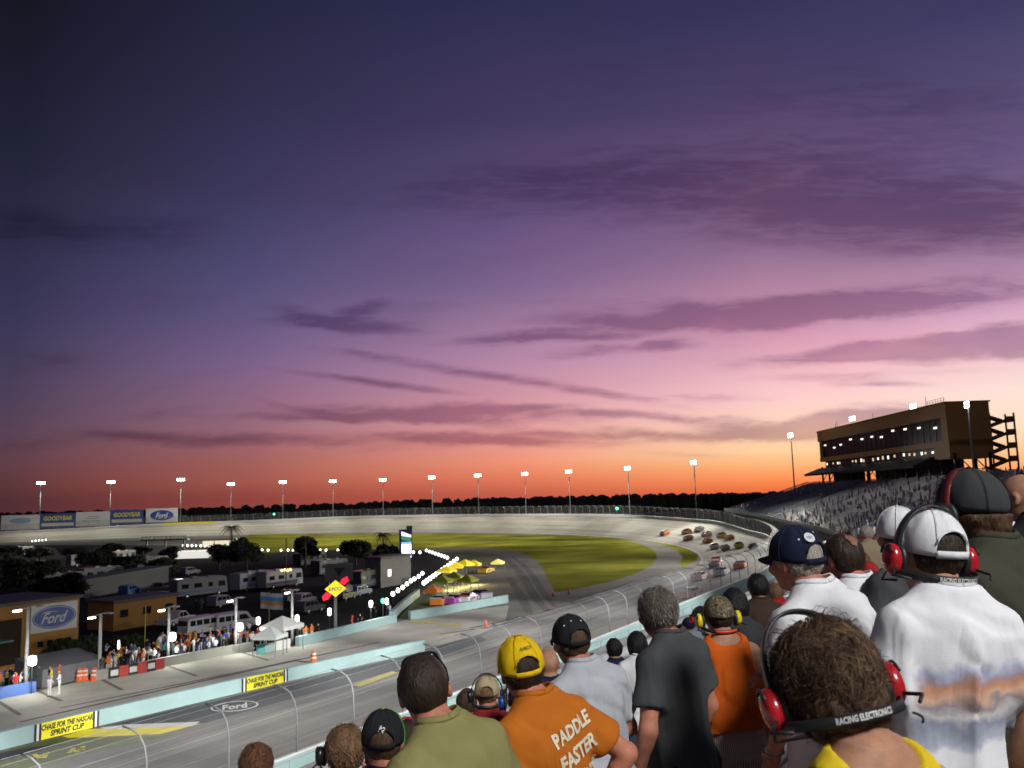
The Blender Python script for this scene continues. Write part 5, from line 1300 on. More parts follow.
        for d in range(3):
            e1, e2 = (d + 1) % 3, (d + 2) % 3; sl = [slice(None)] * 3; sl2 = [slice(None)] * 3; sl[d] = slice(0, -1); sl2[d] = slice(1, None)
            A_, B_ = S[tuple(sl)], S[tuple(sl2)]; ch = np.argwhere(A_ != B_)
            ok = (ch[:, e1] > 0) & (ch[:, e2] > 0) & (ch[:, e1] < F.shape[e1] - 1) & (ch[:, e2] < F.shape[e2] - 1); ch = ch[ok]
            def cell(d1, d2):
                q = ch.copy(); q[:, e1] += d1; q[:, e2] += d2; return idx[q[:, 0], q[:, 1], q[:, 2]]
            q = np.stack([cell(-1, -1), cell(0, -1), cell(0, 0), cell(-1, 0)], 1); fl = ~A_[ch[:, 0], ch[:, 1], ch[:, 2]]; q[fl] = q[fl][:, ::-1]
            fs.append(q)
        Q = np.concatenate(fs); Q = Q[(Q >= 0).all(1)]
        return P, Q
def np_object(name, P, Q, m, parent=None):
    me = bpy.data.meshes.new(name); me.vertices.add(len(P)); me.vertices.foreach_set('co', P.ravel())
    me.loops.add(len(Q) * 4); me.loops.foreach_set('vertex_index', Q.ravel().astype(np.int32)); me.polygons.add(len(Q))
    me.polygons.foreach_set('loop_start', np.arange(len(Q), dtype=np.int32) * 4); me.polygons.foreach_set('use_smooth', np.ones(len(Q), bool))
    me.update(calc_edges=True); me.validate()
    for x in (m if isinstance(m, list) else [m]): me.materials.append(x)
    o = bpy.data.objects.new(name, me); COL.objects.link(o)
    if parent: o.parent = parent
    return o
_lat = np.random.RandomState(5).rand(24, 24, 24)
def vnoise(X, Y, Z):
    r = 0
    xi, yi, zi = np.floor(X).astype(int), np.floor(Y).astype(int), np.floor(Z).astype(int); fx, fy, fz = X - xi, Y - yi, Z - zi
    fx, fy, fz = [f * f * (3 - 2 * f) for f in (fx, fy, fz)]
    for i in (0, 1):
        for j in (0, 1):
            for k in (0, 1):
                r = r + _lat[(xi + i) % 24, (yi + j) % 24, (zi + k) % 24] * np.where(i, fx, 1 - fx) * np.where(j, fy, 1 - fy) * np.where(k, fz, 1 - fz)
    return r - .5

TORSO = [(.82, .155, .115, -.012), (.90, .170, .120, -.012), (1.00, .158, .110, 0), (1.10, .148, .104, .004), (1.22, .160, .110, .004), (1.32, .168, .113, -.004), (1.385, .152, .098, -.012), (1.435, .108, .078, -.016), (1.50, .060, .058, -.010)]
ARMS = {  # elbow and wrist for the right side (x > 0), at 1.75 m
 'down': ((.245, -.03, 1.12), (.255, .07, .885), 'hang'), 'hip': ((.34, -.08, 1.19), (.22, .02, 1.02), 'hang'), 'front': ((.24, -.02, 1.13), (.09, .20, 1.10), 'front'),
 'phone': ((.22, .10, 1.17), (.12, .27, 1.38), 'front'), 'fold': ((.235, .02, 1.14), (-.02, .19, 1.17), 'front'), 'low': ((.235, .0, 1.13), (.20, .14, .92), 'hang')}
SKINS = {'tan': (.40, .205, .125), 'red': (.47, .19, .12), 'pale': (.52, .32, .23), 'brown': (.20, .10, .06), 'sun': (.44, .22, .13)}
def skin_mat(k): return mat('skin_' + k, SKINS[k], .55, .20, 22, bump=.10, bscale=140, spec=.3)
def cloth(nm, rgb, **k):
    new = 'cloth_' + nm not in _mats
    m = mat('cloth_' + nm, rgb, .9, .07, 9, bump=.10, bscale=260, spec=.15, **k)
    if new:                                            # soft wrinkles under the weave
        t = m.node_tree; b = t.nodes['Principled BSDF']; old = b.inputs['Normal'].links[0].from_node
        tcn = t.nodes.new('ShaderNodeTexCoord'); mp = t.nodes.new('ShaderNodeMapping'); mp.inputs['Scale'].default_value = (1, 1, .28); t.links.new(tcn.outputs['Object'], mp.inputs[0])
        n = t.nodes.new('ShaderNodeTexNoise'); n.inputs['Scale'].default_value = 9; n.inputs['Detail'].default_value = 2; n.inputs['Distortion'].default_value = .8; t.links.new(mp.outputs[0], n.inputs[0])
        bp = t.nodes.new('ShaderNodeBump'); bp.inputs['Strength'].default_value = .6; bp.inputs['Distance'].default_value = .025
        t.links.new(n.outputs[0], bp.inputs['Height']); t.links.new(bp.outputs[0], old.inputs['Normal'])
    return m
def hair_mat(nm, rgb): return mat('hair_' + nm, rgb, .55, .45, 55, bump=.5, bscale=120, stretch=(1, 1, .35), spec=.3)

def rot_head(yaw, pitch, roll): return (Matrix.Rotation(R_(yaw), 3, 'Z') @ Matrix.Rotation(R_(-pitch), 3, 'X') @ Matrix.Rotation(R_(roll), 3, 'Y'))
PIV = Vector((0, -.015, 1.535))
class Pose:
    def __init__(s, H=1.75, yaw=0, hy=0, hp=0, hr=0, L='down', R='down', girth=1.0, skin='tan', female=False, lean=0):
        s.dressed = True; s.H, s.S, s.yaw, s.girth, s.skin, s.female = H, H / 1.75, yaw, girth, skin, female
        s.M = rot_head(hy, hp, hr); s.arms = (ARMS[L], ARMS[R])
        s.hc = PIV + Vector((0, .058, -.040)) + s.M @ Vector((0, .022, .10))
    def hd(s, p): return s.hc + s.M @ Vector(p)
def hand(f, wr, el, kind, sx, fine=True):
    wr, el = Vector(wr), Vector(el); d = (wr - el).normalized()
    if kind == 'front': n = Vector((0, 0, -1))
    else: n = Vector((-sx, 0, 0))
    n = (n - d * n.dot(d)).normalized(); t = d.cross(n).normalized()      # n: palm side, t: across the knuckles
    if t.y < 0 and kind != 'front': t = -t                                  # thumb side forwards
    if kind == 'front' and t.z < 0 and abs(t.z) > .2: t = -t
    c0 = wr + d * .015; c1 = wr + d * .085
    for q in (-.024, -.008, .008, .024): f.cap(wr + t * q * .6, c1 + t * q, .015, .0125, .012)
    if not fine: f.cap(c1, c1 + d * .05 + n * .03, .02, .014, .01); return
    for q, ln in ((.028, .068), (.0095, .078), (-.0095, .073), (-.028, .057)):
        k = c1 + t * q; a = k + d * ln * .5 + n * ln * .18 + t * q * .12; b = a + d * ln * .30 + n * ln * .40
        f.cap(k, a, .0098, .0088, .004); f.cap(a, b, .0088, .0075, .004)
    a = wr + d * .022 + t * .026; b = a + d * .035 + t * .022 + n * .016; c = b + d * .03 + n * .014
    f.cap(a, b, .0135, .0115, .008); f.cap(b, c, .0110, .0088, .005)
def arm_pts(p, i):
    sx = -1 if i == 0 else 1; e, w, k = p.arms[i]; g = (p.girth - 1) * .09
    sh = (sx * (.166 + g - (.016 if p.female else 0)), -.014, 1.385)
    return sh, (sx * (e[0] + g * .8), e[1], e[2]), (sx * (w[0] + (g * .6 if w[0] > .15 else 0)), w[1], w[2]), k, sx
def grid_for(p, res, hres, fine_hands=True, zmin=-.02):
    fx, fy, fz = [(-.13, .13, hres)], [(-.15, .17, hres)], [(1.48, 1.80, hres)]
    if fine_hands:
        for i in (0, 1):
            sh, e, w, k, sx = arm_pts(p, i); d = (Vector(w) - Vector(e)).normalized(); a = Vector(w) - Vector((.05, .05, .05)); b = Vector(w) + d * .17 + Vector((.05, .05, .05)); lo = [min(u, v) for u, v in zip(Vector(w) - Vector((.055,) * 3), Vector(w) + d * .17 - Vector((.05,) * 3))]; hi = [max(u, v) for u, v in zip(Vector(w) + Vector((.055,) * 3), Vector(w) + d * .17 + Vector((.05,) * 3))]
            fx.append((lo[0], hi[0], .007)); fy.append((lo[1], hi[1], .007)); fz.append((lo[2], hi[2], .007))
    return axis(-.50, .50, res, fx), axis(-.26, .44, res, fy), axis(zmin, 1.82, res, fz)
def body_field(p, res=.024, hres=.0085, fine=True):
    f = Field(*grid_for(p, res, hres, fine)); g = p.girth
    pr = [(z, w * (1 + (g - 1) * (1.0 if z < 1.36 else .4)), d * (1 + (g - 1) * (1.5 if z < 1.3 else .6)), c + (g - 1) * .05 * (z < 1.3)) for z, w, d, c in TORSO]
    if p.female: pr = [(z, w * (.93 if 1.02 < z < 1.46 else 1.0), d, c) for z, w, d, c in pr]
    f.loft([(z, w * (.93 if z < 1.40 else 1), d * (.92 if z < 1.40 else 1), c) for z, w, d, c in pr] if p.dressed else pr)
    for sx in (-1, 1):
        f.cap((sx * .028, -.018, 1.475), (sx * .140, -.018, 1.395), .040, .042, .04)
        f.cap((sx * .090, -.01, .90), (sx * .100, .012, .50), .088, .056, .03); f.cap((sx * .100, .012, .50), (sx * .105, -.02, .10), .055, .038, .02)
        f.cap((sx * .100, -.028, .36), (sx * .104, -.03, .26), .050, .042, .03)
        f.cap((sx * .107, -.045, .045), (sx * .125, .13, .032), .040, .030, .02)
    for i in (0, 1):
        sh, e, w, k, sx = arm_pts(p, i); f.cap(sh, e, .053, .040, .03); f.cap(e, w, .039, .026, .015)
        q = Vector(e).lerp(Vector(w), .25); f.cap(e, q, .041, .039, .02); hand(f, w, e, k, sx, fine)
    H_ = p.hd; M = p.M
    f.cap((0, -.012, 1.44), H_((0, -.026, -.055)), .061, .054, .03)
    f.ell(H_((0, -.014, .020)), (.0765, .0965, .095), M, .02)
    f.ell(H_((0, .028, -.045)), (.058, .066, .070), M, .035)
    f.ell(H_((0, .072, -.088)), (.022, .018, .018), M, .02)
    f.cap(H_((0, .086, .020)), H_((0, .112, -.022)), .010, .013, .012)
    f.ell(H_((0, .082, .032)), (.052, .014, .010), M, .012)
    for sx in (-1, 1):
        f.ell(H_((sx * .033, .094, .012)), (.017, .013, .011), M, .01, True)
        f.ell(H_((sx * .045, .068, -.022)), (.022, .024, .020), M, .02)
        f.ell(H_((sx * .079, -.012, -.006)), (.010, .021, .032), M, .008); f.ell(H_((sx * .086, -.004, -.004)), (.006, .011, .018), M, .006, True)
    f.ell(H_((0, .092, -.054)), (.026, .012, .009), M, .008); f.cap(H_((-.022, .106, -.053)), H_((.022, .106, -.053)), .0028, .0028, .004, True)
    return f
def shirt_field(p, res, kind='tee', loose=.016, hem=.84, seed=1, fold=1.0):
    """the garment: a looser torso and sleeves, cut at neck, sleeve ends and hem"""
    sl = {'tee': .66, 'tank': 0, 'long': 1.0, 'polo': .6}[kind]
    f = Field(axis(-.50, .50, res), axis(-.26, .40, res), axis(hem - .05, 1.56, res)); g = p.girth
    pr = [(z, w * (1 + (g - 1) * (1.0 if z < 1.36 else .4)) + (loose * (1.5 if z < 1.25 else 1.0)), d * (1 + (g - 1) * (1.5 if z < 1.3 else .6)) + loose * (1.3 if z < 1.25 else .9), c + (g - 1) * .05 * (z < 1.3)) for z, w, d, c in TORSO]
    pr = [(hem - .04, pr[1][1] * 1.0, pr[1][2], pr[1][3])] + [q for q in pr if q[0] > hem]
    if p.female: pr = [(z, w * (.95 if 1.02 < z < 1.46 else 1.0), d, c) for z, w, d, c in pr]
    f.loft(pr, .03, 2.2)
    for sx in (-1, 1): f.cap((sx * .030, -.018, 1.487), (sx * .146, -.018, 1.402), .045 + loose * .6, .046 + loose * .5, .04)
    w = f.win((-1, -1, -1), (2, 2, 3)); X, Y, Z = f.pts(w)
    for i in (0, 1):
        sh, e, w_, k, sx = arm_pts(p, i); sh, e, w_ = Vector(sh), Vector(e), Vector(w_)
        if sl > 0:
            f2 = Field(f.xs, f.ys, f.zs); f2.cap(sh, sh.lerp(e, min(1, sl + .15)), .055 + loose * .5, .056 + loose * 1.15, .02)
            if sl >= 1: f2.cap(e, w_, .050 + loose, .036 + loose * .5, .02)
            else:
                q = sh.lerp(e, sl); d = (e - sh).normalized(); f2.cut((X - q.x) * d.x + (Y - q.y) * d.y + (Z - q.z) * d.z, .02)
            f.join(w, f2.F, .04)
    wx = vnoise(X * 4 + seed, Y * 4, Z * 3) * .25; u1 = vnoise((X + wx) * 8 + seed, Y * 8, (Z - wx) * 2.0 + seed); u2 = vnoise((X - wx) * 14 + 2 * seed, Y * 14, Z * 3 + X * 6 + seed)
    low = np.clip((1.47 - Z) / .16, .10, 1)
    dg = vnoise(X * 3.1 + 2 * seed, Y * 3.1, Z * 3.1 + seed); sgn = 1 if seed % 2 else -1
    cr_ = np.exp(-(np.sin((X * .62 * sgn + Z) * 21 + dg * 5 + seed)) ** 2 * 7) * .011 * np.clip(dg * 5 + .55, 0, 1)
    n = cr_ + (np.abs(u1) * .085 - .012 + np.abs(u2) * .016 - .003 + vnoise(X * 5, Y * 5, Z * 2 + seed) * .022) * low
    arm = np.clip((np.abs(X) - .10) / .1, 0, 1) * np.clip((1.34 - np.abs(Z - 1.24) * 1.0 - .9) / .4, 0, 1)
    n = n + arm * np.sin((Z * 1.0 + np.abs(X) * 1.3) * 75 + seed) * .0035
    am = np.clip((np.abs(X) - .19 - .08 * (g - 1)) / .03, 0, 1); n = np.minimum(n * fold, .009) - .008; f.F += n * (1 - .75 * am) * np.clip((1.47 - Z) / .04, 0, 1)
    f.cut(hem + .010 * np.sin(X * 11 + seed) - Z)
    NA_, NB_, NC_, NZ_, NY_ = .080, .078, .066, 1.553, -.002                       # neck opening
    f.rim = []
    for i in range(40):
        a = 2 * math.pi * i / 40; r = .05
        while r < .999:
            pt = (r * NA_ * math.sin(a), NY_ - r * NB_ * math.cos(a), NZ_ - NC_ * math.sqrt(1 - r * r))
            if f.at(pt) > 0: break
            r += .02
        f.rim.append(Vector(pt))
    f.rim = [(f.rim[i - 2] + f.rim[i - 1] * 2 + f.rim[i] * 3 + f.rim[(i + 1) % 40] * 2 + f.rim[(i + 2) % 40]) / 9 for i in range(40)]
    nk = np.sqrt((X / NA_) ** 2 + ((Y - NY_) / NB_) ** 2 + ((Z - NZ_) / NC_) ** 2) - 1; f.cut(-nk * .066, .008)
    if kind == 'tank':
        for sx in (-1, 1):
            nk = np.sqrt(((X - sx * .235) / .105) ** 2 + (Y / .22) ** 2 + ((Z - 1.40) / .17) ** 2) - 1; f.cut(-nk * .09)
        nk = np.sqrt((X / .10) ** 2 + ((Y + .04) / .085) ** 2 + ((Z - 1.53) / .12) ** 2) - 1; f.cut(-nk * .07)
    return f
def trouser_field(p, res, bottom=.10, loose=.012, seed=2):
    f = Field(axis(-.34, .34, res), axis(-.24, .26, res), axis(bottom - .05, 1.02, res)); g = p.girth
    f.loft([(.80, .165 * g + loose, .12 * g + loose, -.012), (.90, .172 * g + loose, .122 * g + loose, -.01), (.97, .152 * g, .104 * g, 0)], .03)
    for sx in (-1, 1):
        f.cap((sx * .092, -.01, .90), (sx * .102, .012, .50), .092 + loose, .066 + loose, .03); f.cap((sx * .102, .012, .50), (sx * .106, -.02, .02), .065 + loose, .056 + loose, .02)
    w = f.win((-1, -1, -1), (2, 2, 3)); X, Y, Z = f.pts(w); f.F += vnoise(X * 14 + seed, Y * 14, Z * 5) * .016
    f.F = np.maximum(f.F, bottom - Z); return f
def shoe_field(p):
    f = Field(axis(-.2, .2, .014), axis(-.16, .24, .014), axis(-.01, .16, .012))
    for sx in (-1, 1):
        f.cap((sx * .107, -.045, .050), (sx * .125, .135, .040), .050, .040, .02); f.cap((sx * .106, -.02, .12), (sx * .107, -.03, .06), .046, .05, .02)
    w = f.win((-1, -1, -1), (2, 2, 3)); X, Y, Z = f.pts(w); f.F = np.maximum(f.F, .002 - Z); return f
def hair_field(p, t=.014, res=.008, style='short', seed=3, rough=.006, capped=False):
    c = p.hd((0, -.02, .0)); f = Field(axis(c.x - .16, c.x + .16, res), axis(c.y - .17, c.y + .17, res), axis(c.z - .24, c.z + .19, res)); M = p.M
    f.ell(p.hd((0, -.016, .022)), (.0775 + t, .098 + t, .096 + t), M, .02)
    if style in ('bob', 'curly', 'long', 'mullet'):
        f.ell(p.hd((0, -.045, -.035)), (.068 + t, .062 + t, .085), M, .05)
    if style in ('long',): f.cap(p.hd((0, -.06, -.03)), p.hd((0, -.075, -.19)), .075, .05, .05)
    w = f.win((-9, -9, -9), (9, 9, 9)); X, Y, Z = f.pts(w); Mi = np.array(M.transposed()); h = p.hc
    x, y, z = [Mi[i][0] * (X - h.x) + Mi[i][1] * (Y - h.y) + Mi[i][2] * (Z - h.z) for i in range(3)]
    if style == 'curly': f.F += vnoise(X * 26 + seed, Y * 26, Z * 26) * rough * 2.6 + vnoise(X * 60, Y * 60, Z * 60 + seed) * rough * 1.3
    else: f.F += vnoise(X * 30 + seed, Y * 30, Z * 14) * rough * 1.6 + vnoise(X * 80, Y * 80, Z * 30) * rough
    if capped: f.F = np.maximum(f.F, z - .078); f.F = np.where(z > -.01, np.maximum(f.F, (np.sqrt((x / .083) ** 2 + ((y + .015) / .104) ** 2 + ((z - .022) / .1) ** 2) - 1) * .08), f.F)
    front = (y - .062) * .92 + (.052 - z) * .42                                  # face side removed
    f.F = np.maximum(f.F, front)
    low = {'short': -.072, 'bob': -.125, 'curly': -.13, 'long': -.21, 'mullet': -.12}[style]
    f.F = np.maximum(f.F, (low + np.clip(y + .02, 0, .1) * .9) - z)
    if style == 'short':
        for sx in (-1, 1):
            e = np.sqrt(((x - sx * .088) / .030) ** 2 + ((y + .008) / .030) ** 2 + ((z + .018) / .046) ** 2) - 1; f.F = np.maximum(f.F, -e * .03)
        side = (np.abs(x) - .052) * (z < .0) - .5 * (z >= .0); s2 = np.where((z < -.02) & (y > -.03), .01 + (y + .03), -1); f.F = np.maximum(f.F, np.where(np.abs(x) > .05, s2, -1))
    return f
def tufts(p, par, m, n, t, ln, seed, lowz=-.10, curl=.5, wid=.0035, topz=9, wave=14, loft=.010):
    """short tapered locks lying on the hair so that its outline is not smooth"""
    rr = random.Random(seed); mb = MB()
    for _ in range(n):
        a = rr.uniform(-2.35, 2.35) + math.pi; e = math.asin(rr.uniform(-.85, 1.0)); rx, ry, rz = .0775 + t, .098 + t, .096 + t
        q = Vector((rx * math.cos(e) * math.sin(a), ry * math.cos(e) * math.cos(a), rz * math.sin(e)))
        nrm = Vector((q.x / rx ** 2, q.y / ry ** 2, q.z / rz ** 2)).normalized(); q += Vector((0, -.016, .022))
        if q.z < lowz or q.z > topz or (q.y > .04 and q.z < .07): continue
        flow = Vector((q.x * 1.2, -.35 - q.y, -.9)); flow = (flow - nrm * flow.dot(nrm)).normalized(); side = nrm.cross(flow)
        th = float(vnoise(*[np.array([c_ * wave + seed]) for c_ in q])[0]) * 4.2 * curl + rr.gauss(0, curl * .28); d = flow * math.cos(th) + side * math.sin(th); w = wid * rr.uniform(.6, 1.4); L_ = ln * rr.uniform(.5, 1.3); pv = []
        lf_ = loft * rr.uniform(.5, 1.6); pos = q - nrm * .004; bend = float(vnoise(*[np.array([c_ * wave * 1.4 + 7 + seed]) for c_ in q])[0]) * 5 * curl + rr.gauss(0, curl * .3)
        for k in range(5):
            s_ = nrm.cross(d).normalized() * w * (1 - k / 4.4); lift = nrm * (lf_ * math.sin(math.pi * k / 5))
            pv += [p.hd(pos + lift - s_), p.hd(pos + lift + nrm * w * .5), p.hd(pos + lift + s_)]
            pos = pos + d * L_ / 4 - nrm * .0022 * k; d = (d + nrm.cross(d) * bend * .35).normalized()
        mb.add(pv, [f_ for k in range(4) for f_ in ((3 * k, 3 * k + 1, 3 * k + 4, 3 * k + 3), (3 * k + 1, 3 * k + 2, 3 * k + 5, 3 * k + 4))])
    return mb.build('lock', m, par, True)
def cap_hat(p, par, m, opening=True, t=.012, brim=None, strap=None, tilt=6, patch=None, dots=None, brim_len=.075, seam=None, logo=None, brim_yaw=0):
    """baseball cap: crown with back opening, strap, brim, button"""
    rx, ry, rz = .0785 + t, .0995 + t, .096 + t; C0 = Vector((0, -.014, .024)); T = Matrix.Rotation(R_(tilt), 3, 'X')
    if brim_yaw: T = Matrix.Rotation(R_(brim_yaw), 3, 'Z') @ T
    def base(a): return R_(-2 - 12 * (1 - math.cos(a)) / 2)
    def e0(a):
        b = base(a); d = abs((a - math.pi + math.pi) % (2 * math.pi) - math.pi); w = R_(33)
        if opening and d < w: b = base(a) + R_(12) + math.sqrt(1 - (d / w) ** 2) * R_(28) if d < w * .98 else b
        return b
    def P(a, e, o=0): 
        ce = math.cos(e) ** .92 if math.cos(e) > 0 else 0
        return p.hd(T @ (Vector(((rx + o) * ce * math.sin(a), (ry + o) * ce * math.cos(a), (rz + o) * math.sin(e)))) + C0)
    NA, NE = 72, 12; mb = MB(); vs = []; fs = []
    for i in range(NA):
        a = 2 * math.pi * i / NA; b = e0(a + 1e-6)
        for j in range(NE + 1): vs.append(P(a, b + (math.pi / 2 - b) * j / NE + 0, .0012 * math.cos(6 * a) if j < NE else 0))
    for i in range(NA):
        for j in range(NE): fs.append((i * (NE + 1) + j, ((i + 1) % NA) * (NE + 1) + j, ((i + 1) % NA) * (NE + 1) + j + 1, i * (NE + 1) + j + 1))
    o = mb.add(vs, fs).build('cap', m, par, True); sd_ = o.modifiers.new('thickness', 'SOLIDIFY'); sd_.thickness = .003; sd_.offset = 1
    if opening:
        a0, a1 = math.pi - R_(34), math.pi + R_(34); k = 14; A_ = [P(a0 + (a1 - a0) * i / k, base(math.pi) - R_(1), .002) for i in range(k + 1)]; B_ = [P(a0 + (a1 - a0) * i / k, base(math.pi) + R_(10.5), .002) for i in range(k + 1)]
        s_ = MB().strip(A_, B_).build('strap', strap or m, o, True); q = s_.modifiers.new('thickness', 'SOLIDIFY'); q.thickness = .003
        # stitched rim of the opening
        k = 18; w = R_(33); MB().tube([P(math.pi + w * .97 * (2 * i / k - 1), e0(math.pi + w * .97 * (2 * i / k - 1)) + R_(1), .003) for i in range(k + 1)], .0028, 6).build('opening_trim', m, o, True)
    sm = MB()
    for k in range(6):
        a = 2 * math.pi * (k + .5) / 6 + (0 if True else 0); b = e0(a); sm.tube([P(a, b + (math.pi / 2 - b) * j / 8, .0035) for j in range(9)], .0011, 4)
    sm.build('seam', seam or m, o, True)
    k = 16; mb = MB(); rows_ = []
    for j in range(5):
        row = []
        for i in range(k + 1):
            a = R_(-66) + R_(132) * i / k; q = T @ Vector((rx * 1.0 * math.sin(a), ry * math.cos(a), rz * math.sin(base(a)) + .002)) + C0; u = j / 4
            row.append(p.hd(q + Vector((0, u * brim_len * (math.cos(a * 1.25) * .9 + .1), -.012 * u - .10 * (q.x) ** 2 / .1 * u * 1.6))))
        rows_.append(row)
    for j in range(4): mb.strip(rows_[j], rows_[j + 1])
    b_ = mb.build('brim', brim or m, o, True); q = b_.modifiers.new('thickness', 'SOLIDIFY'); q.thickness = .004
    tp = p.hd(T @ Vector((0, 0, rz + .003)) + C0); MB().lathe([(.002, .004), (.007, .002), (.008, -.002)], 10, tuple(tp)).build('button', brim or seam or m, o, True)
    if dots:
        for a, e in dots:
            q = P(a, e, .004); n_ = (q - p.hd(C0)).normalized(); u = n_.orthogonal().normalized(); v = n_.cross(u)
            MB().add([q + (u * math.cos(x) + v * math.sin(x)) * .0042 for x in [math.pi * i / 4 for i in range(8)]], [tuple(range(8))]).build('eyelet', m_white, o)
    if patch:
        a, e, r, mm = patch; q = P(a, e, .0045); n_ = (q - p.hd(C0)).normalized(); u = Vector((0, 0, 1)).cross(n_).normalized(); v = n_.cross(u)
        MB().add([q + (u * math.cos(x) * r + v * math.sin(x) * r) - n_ * 0 for x in [2 * math.pi * i / 20 for i in range(20)]], [tuple(range(20))]).build('patch', mm, o)
        MB().add([q + n_ * .001 + (u * math.cos(x) * r * .6 + v * math.sin(x) * r * .35) for x in [2 * math.pi * i / 20 for i in range(20)]], [tuple(range(20))]).build('patch', mat('patch_print', (.25, .30, .5), .6, .2, 60), o)
    if logo:
        txt, a, e, hh, mm = logo; mb = MB(); put_text(mb, txt, lambda x, y: P(a - x / ry, e + y / rz, .005), hh, shear=.2, bold=.03); mb.build('lettering', mm, o)
    return o
def ribbon(pts, nrm_up, w, th):
    """flat band through points; nrm_up gives the width direction"""
    n = len(pts); vs = []
    for i, q in enumerate(pts):
        t_ = (pts[min(i + 1, n - 1)] - pts[max(i - 1, 0)]).normalized(); u = (nrm_up(i) - t_ * nrm_up(i).dot(t_)).normalized(); o = t_.cross(u).normalized()
        vs += [q - u * w / 2 - o * th / 2, q + u * w / 2 - o * th / 2, q + u * w / 2 + o * th / 2, q - u * w / 2 + o * th / 2]
    fs = [(4 * i + k, 4 * i + (k + 1) % 4, 4 * i + 4 + (k + 1) % 4, 4 * i + 4 + k) for i in range(n - 1) for k in range(4)] + [(3, 2, 1, 0), tuple(4 * (n - 1) + k for k in range(4))]
    return vs, fs
m_rub = mat('headset_rubber', (.018, .018, .02), .45, .1, 20)
def headset(p, par, cup, t=.02, lift=0, fwd=-.012, text=None, neck=True, boom=True, band=None, over=True, neck_col=None, stripe=None):
    """over-ear racing headset: cups, cushions, band over the head or behind the neck, boom"""
    o = None; bx_ = .0775 + t
    mb = MB(); n = 20
    if over:
        pts = [Vector((math.sin(a) * (bx_ + .012), fwd * math.cos(a) - .008, -.005 + (.122 + t + lift) * math.cos(a) + .004)) for a in [R_(-88) + R_(176) * i / n for i in range(n + 1)]]
        vs, fs = ribbon(pts, lambda i: Vector((0, 1, 0)), .030, .007); mb.add([p.hd(v) for v in vs], fs)
    else:
        mb.tube([p.hd((sx * (bx_ + .012), -.01, -.005)) for sx in (-1, 1)][:1] * 1 + [p.hd((-(bx_ + .014), -.03, -.01))], .006, 6)
    o = mb.build('headset', band or m_rub, par, True)
    for sx in (-1, 1):
        M = p.M; c = p.hd((sx * (bx_ + .020), -.004, -.014))
        def ecup(r, off, pw=2.6, n1=18, n2=10):
            vs, fs = [], []
            for i in range(n2 + 1):
                e = -math.pi / 2 + math.pi * i / n2
                for k in range(n1):
                    a = 2 * math.pi * k / n1; sg = lambda v: (abs(v) ** (2 / pw)) * (1 if v >= 0 else -1)
                    v = Vector((r[0] * sg(math.sin(e)), r[1] * sg(math.cos(e)) * math.cos(a), r[2] * sg(math.cos(e)) * math.sin(a))); vs.append(p.hd(Vector((sx * (bx_ + off), -.004, -.014)) + v))
            for i in range(n2):
                for k in range(n1): fs.append((i * n1 + k, i * n1 + (k + 1) % n1, (i + 1) * n1 + (k + 1) % n1, (i + 1) * n1 + k))
            return vs, fs
        e_ = MB().add(*ecup((.022, .036, .046), .024)).build('ear_cup', cup, o, True)
        MB().add(*ecup((.013, .034, .044), .004)).build('cushion', m_rub, e_, True) if False else MB().add(*ecup((.013, .038, .048), .003)).build('cushion', m_rub, o, True)
        yk = [Vector((sx * (bx_ + .040), -.004 + .030 * math.cos(a), -.010 + .040 * math.sin(a))) for a in [R_(20) + R_(140) * i / 8 for i in range(9)]]
        MB().tube([p.hd(q) for q in yk], .0035, 6).build('yoke', m_rub, o, True)
    if neck:
        n = 28; ry = .112 + t * .7
        def NB(a, dz=0, o_=0): 
            return Vector(((bx_ + .018 + o_) * math.sin(a), -.010 + (ry + o_) * math.cos(a) if False else -.010 - (ry + o_) * math.cos(a), -.050 - .022 * math.cos(a) + dz))
        pts = [NB(R_(-92) + R_(184) * i / n) for i in range(n + 1)]
        vs, fs = ribbon(pts, lambda i: Vector((0, 0, 1)), .022, .005); MB().add([p.hd(v) for v in vs], fs).build('neck_band', neck_col or m_rub, o, True)
        if stripe:
            pts = [NB(R_(-34) + R_(68) * i / 12, 0, .004) for i in range(13)]; vs, fs = ribbon(pts, lambda i: Vector((0, 0, 1)), .016, .003); MB().add([p.hd(v) for v in vs], fs).build('band_stripe', stripe, o, True)
        if text:
            mb = MB(); put_text(mb, text, lambda x, y: p.hd(NB(x / ry, y, .0042)), .0125, .125, bold=.025, shear=.15); mb.build('lettering', m_white, o)
        MB().tube([p.hd(NB(R_(60) + R_(34) * i / 8, -.022 - .004 * i, .012 + .004 * i)) for i in range(9)], .003, 6).build('cable', m_rub, o, True)
        MB().tube([p.hd((bx_ + .03, -.03, -.04)), p.hd((bx_ + .055, -.06, -.052)), p.hd((bx_ + .03, -.09, -.066))], .0045, 6).build('cable', m_rub, o, True)
        MB().tube([p.hd((-(bx_ + .03), -.03, -.04)), p.hd((-(bx_ + .055), -.05, -.06)), p.hd((-(bx_ + .02), -.085, -.07))], .0045, 6).build('cable', m_rub, o, True)
    if boom:
        MB().tube([p.hd((-(bx_ + .030), .01, -.04)), p.hd((-(bx_ + .02), .06, -.075)), p.hd((-.03, .125, -.075))], [.0035, .003, .006], 6).build('microphone_boom', m_rub, o, True)
    return o

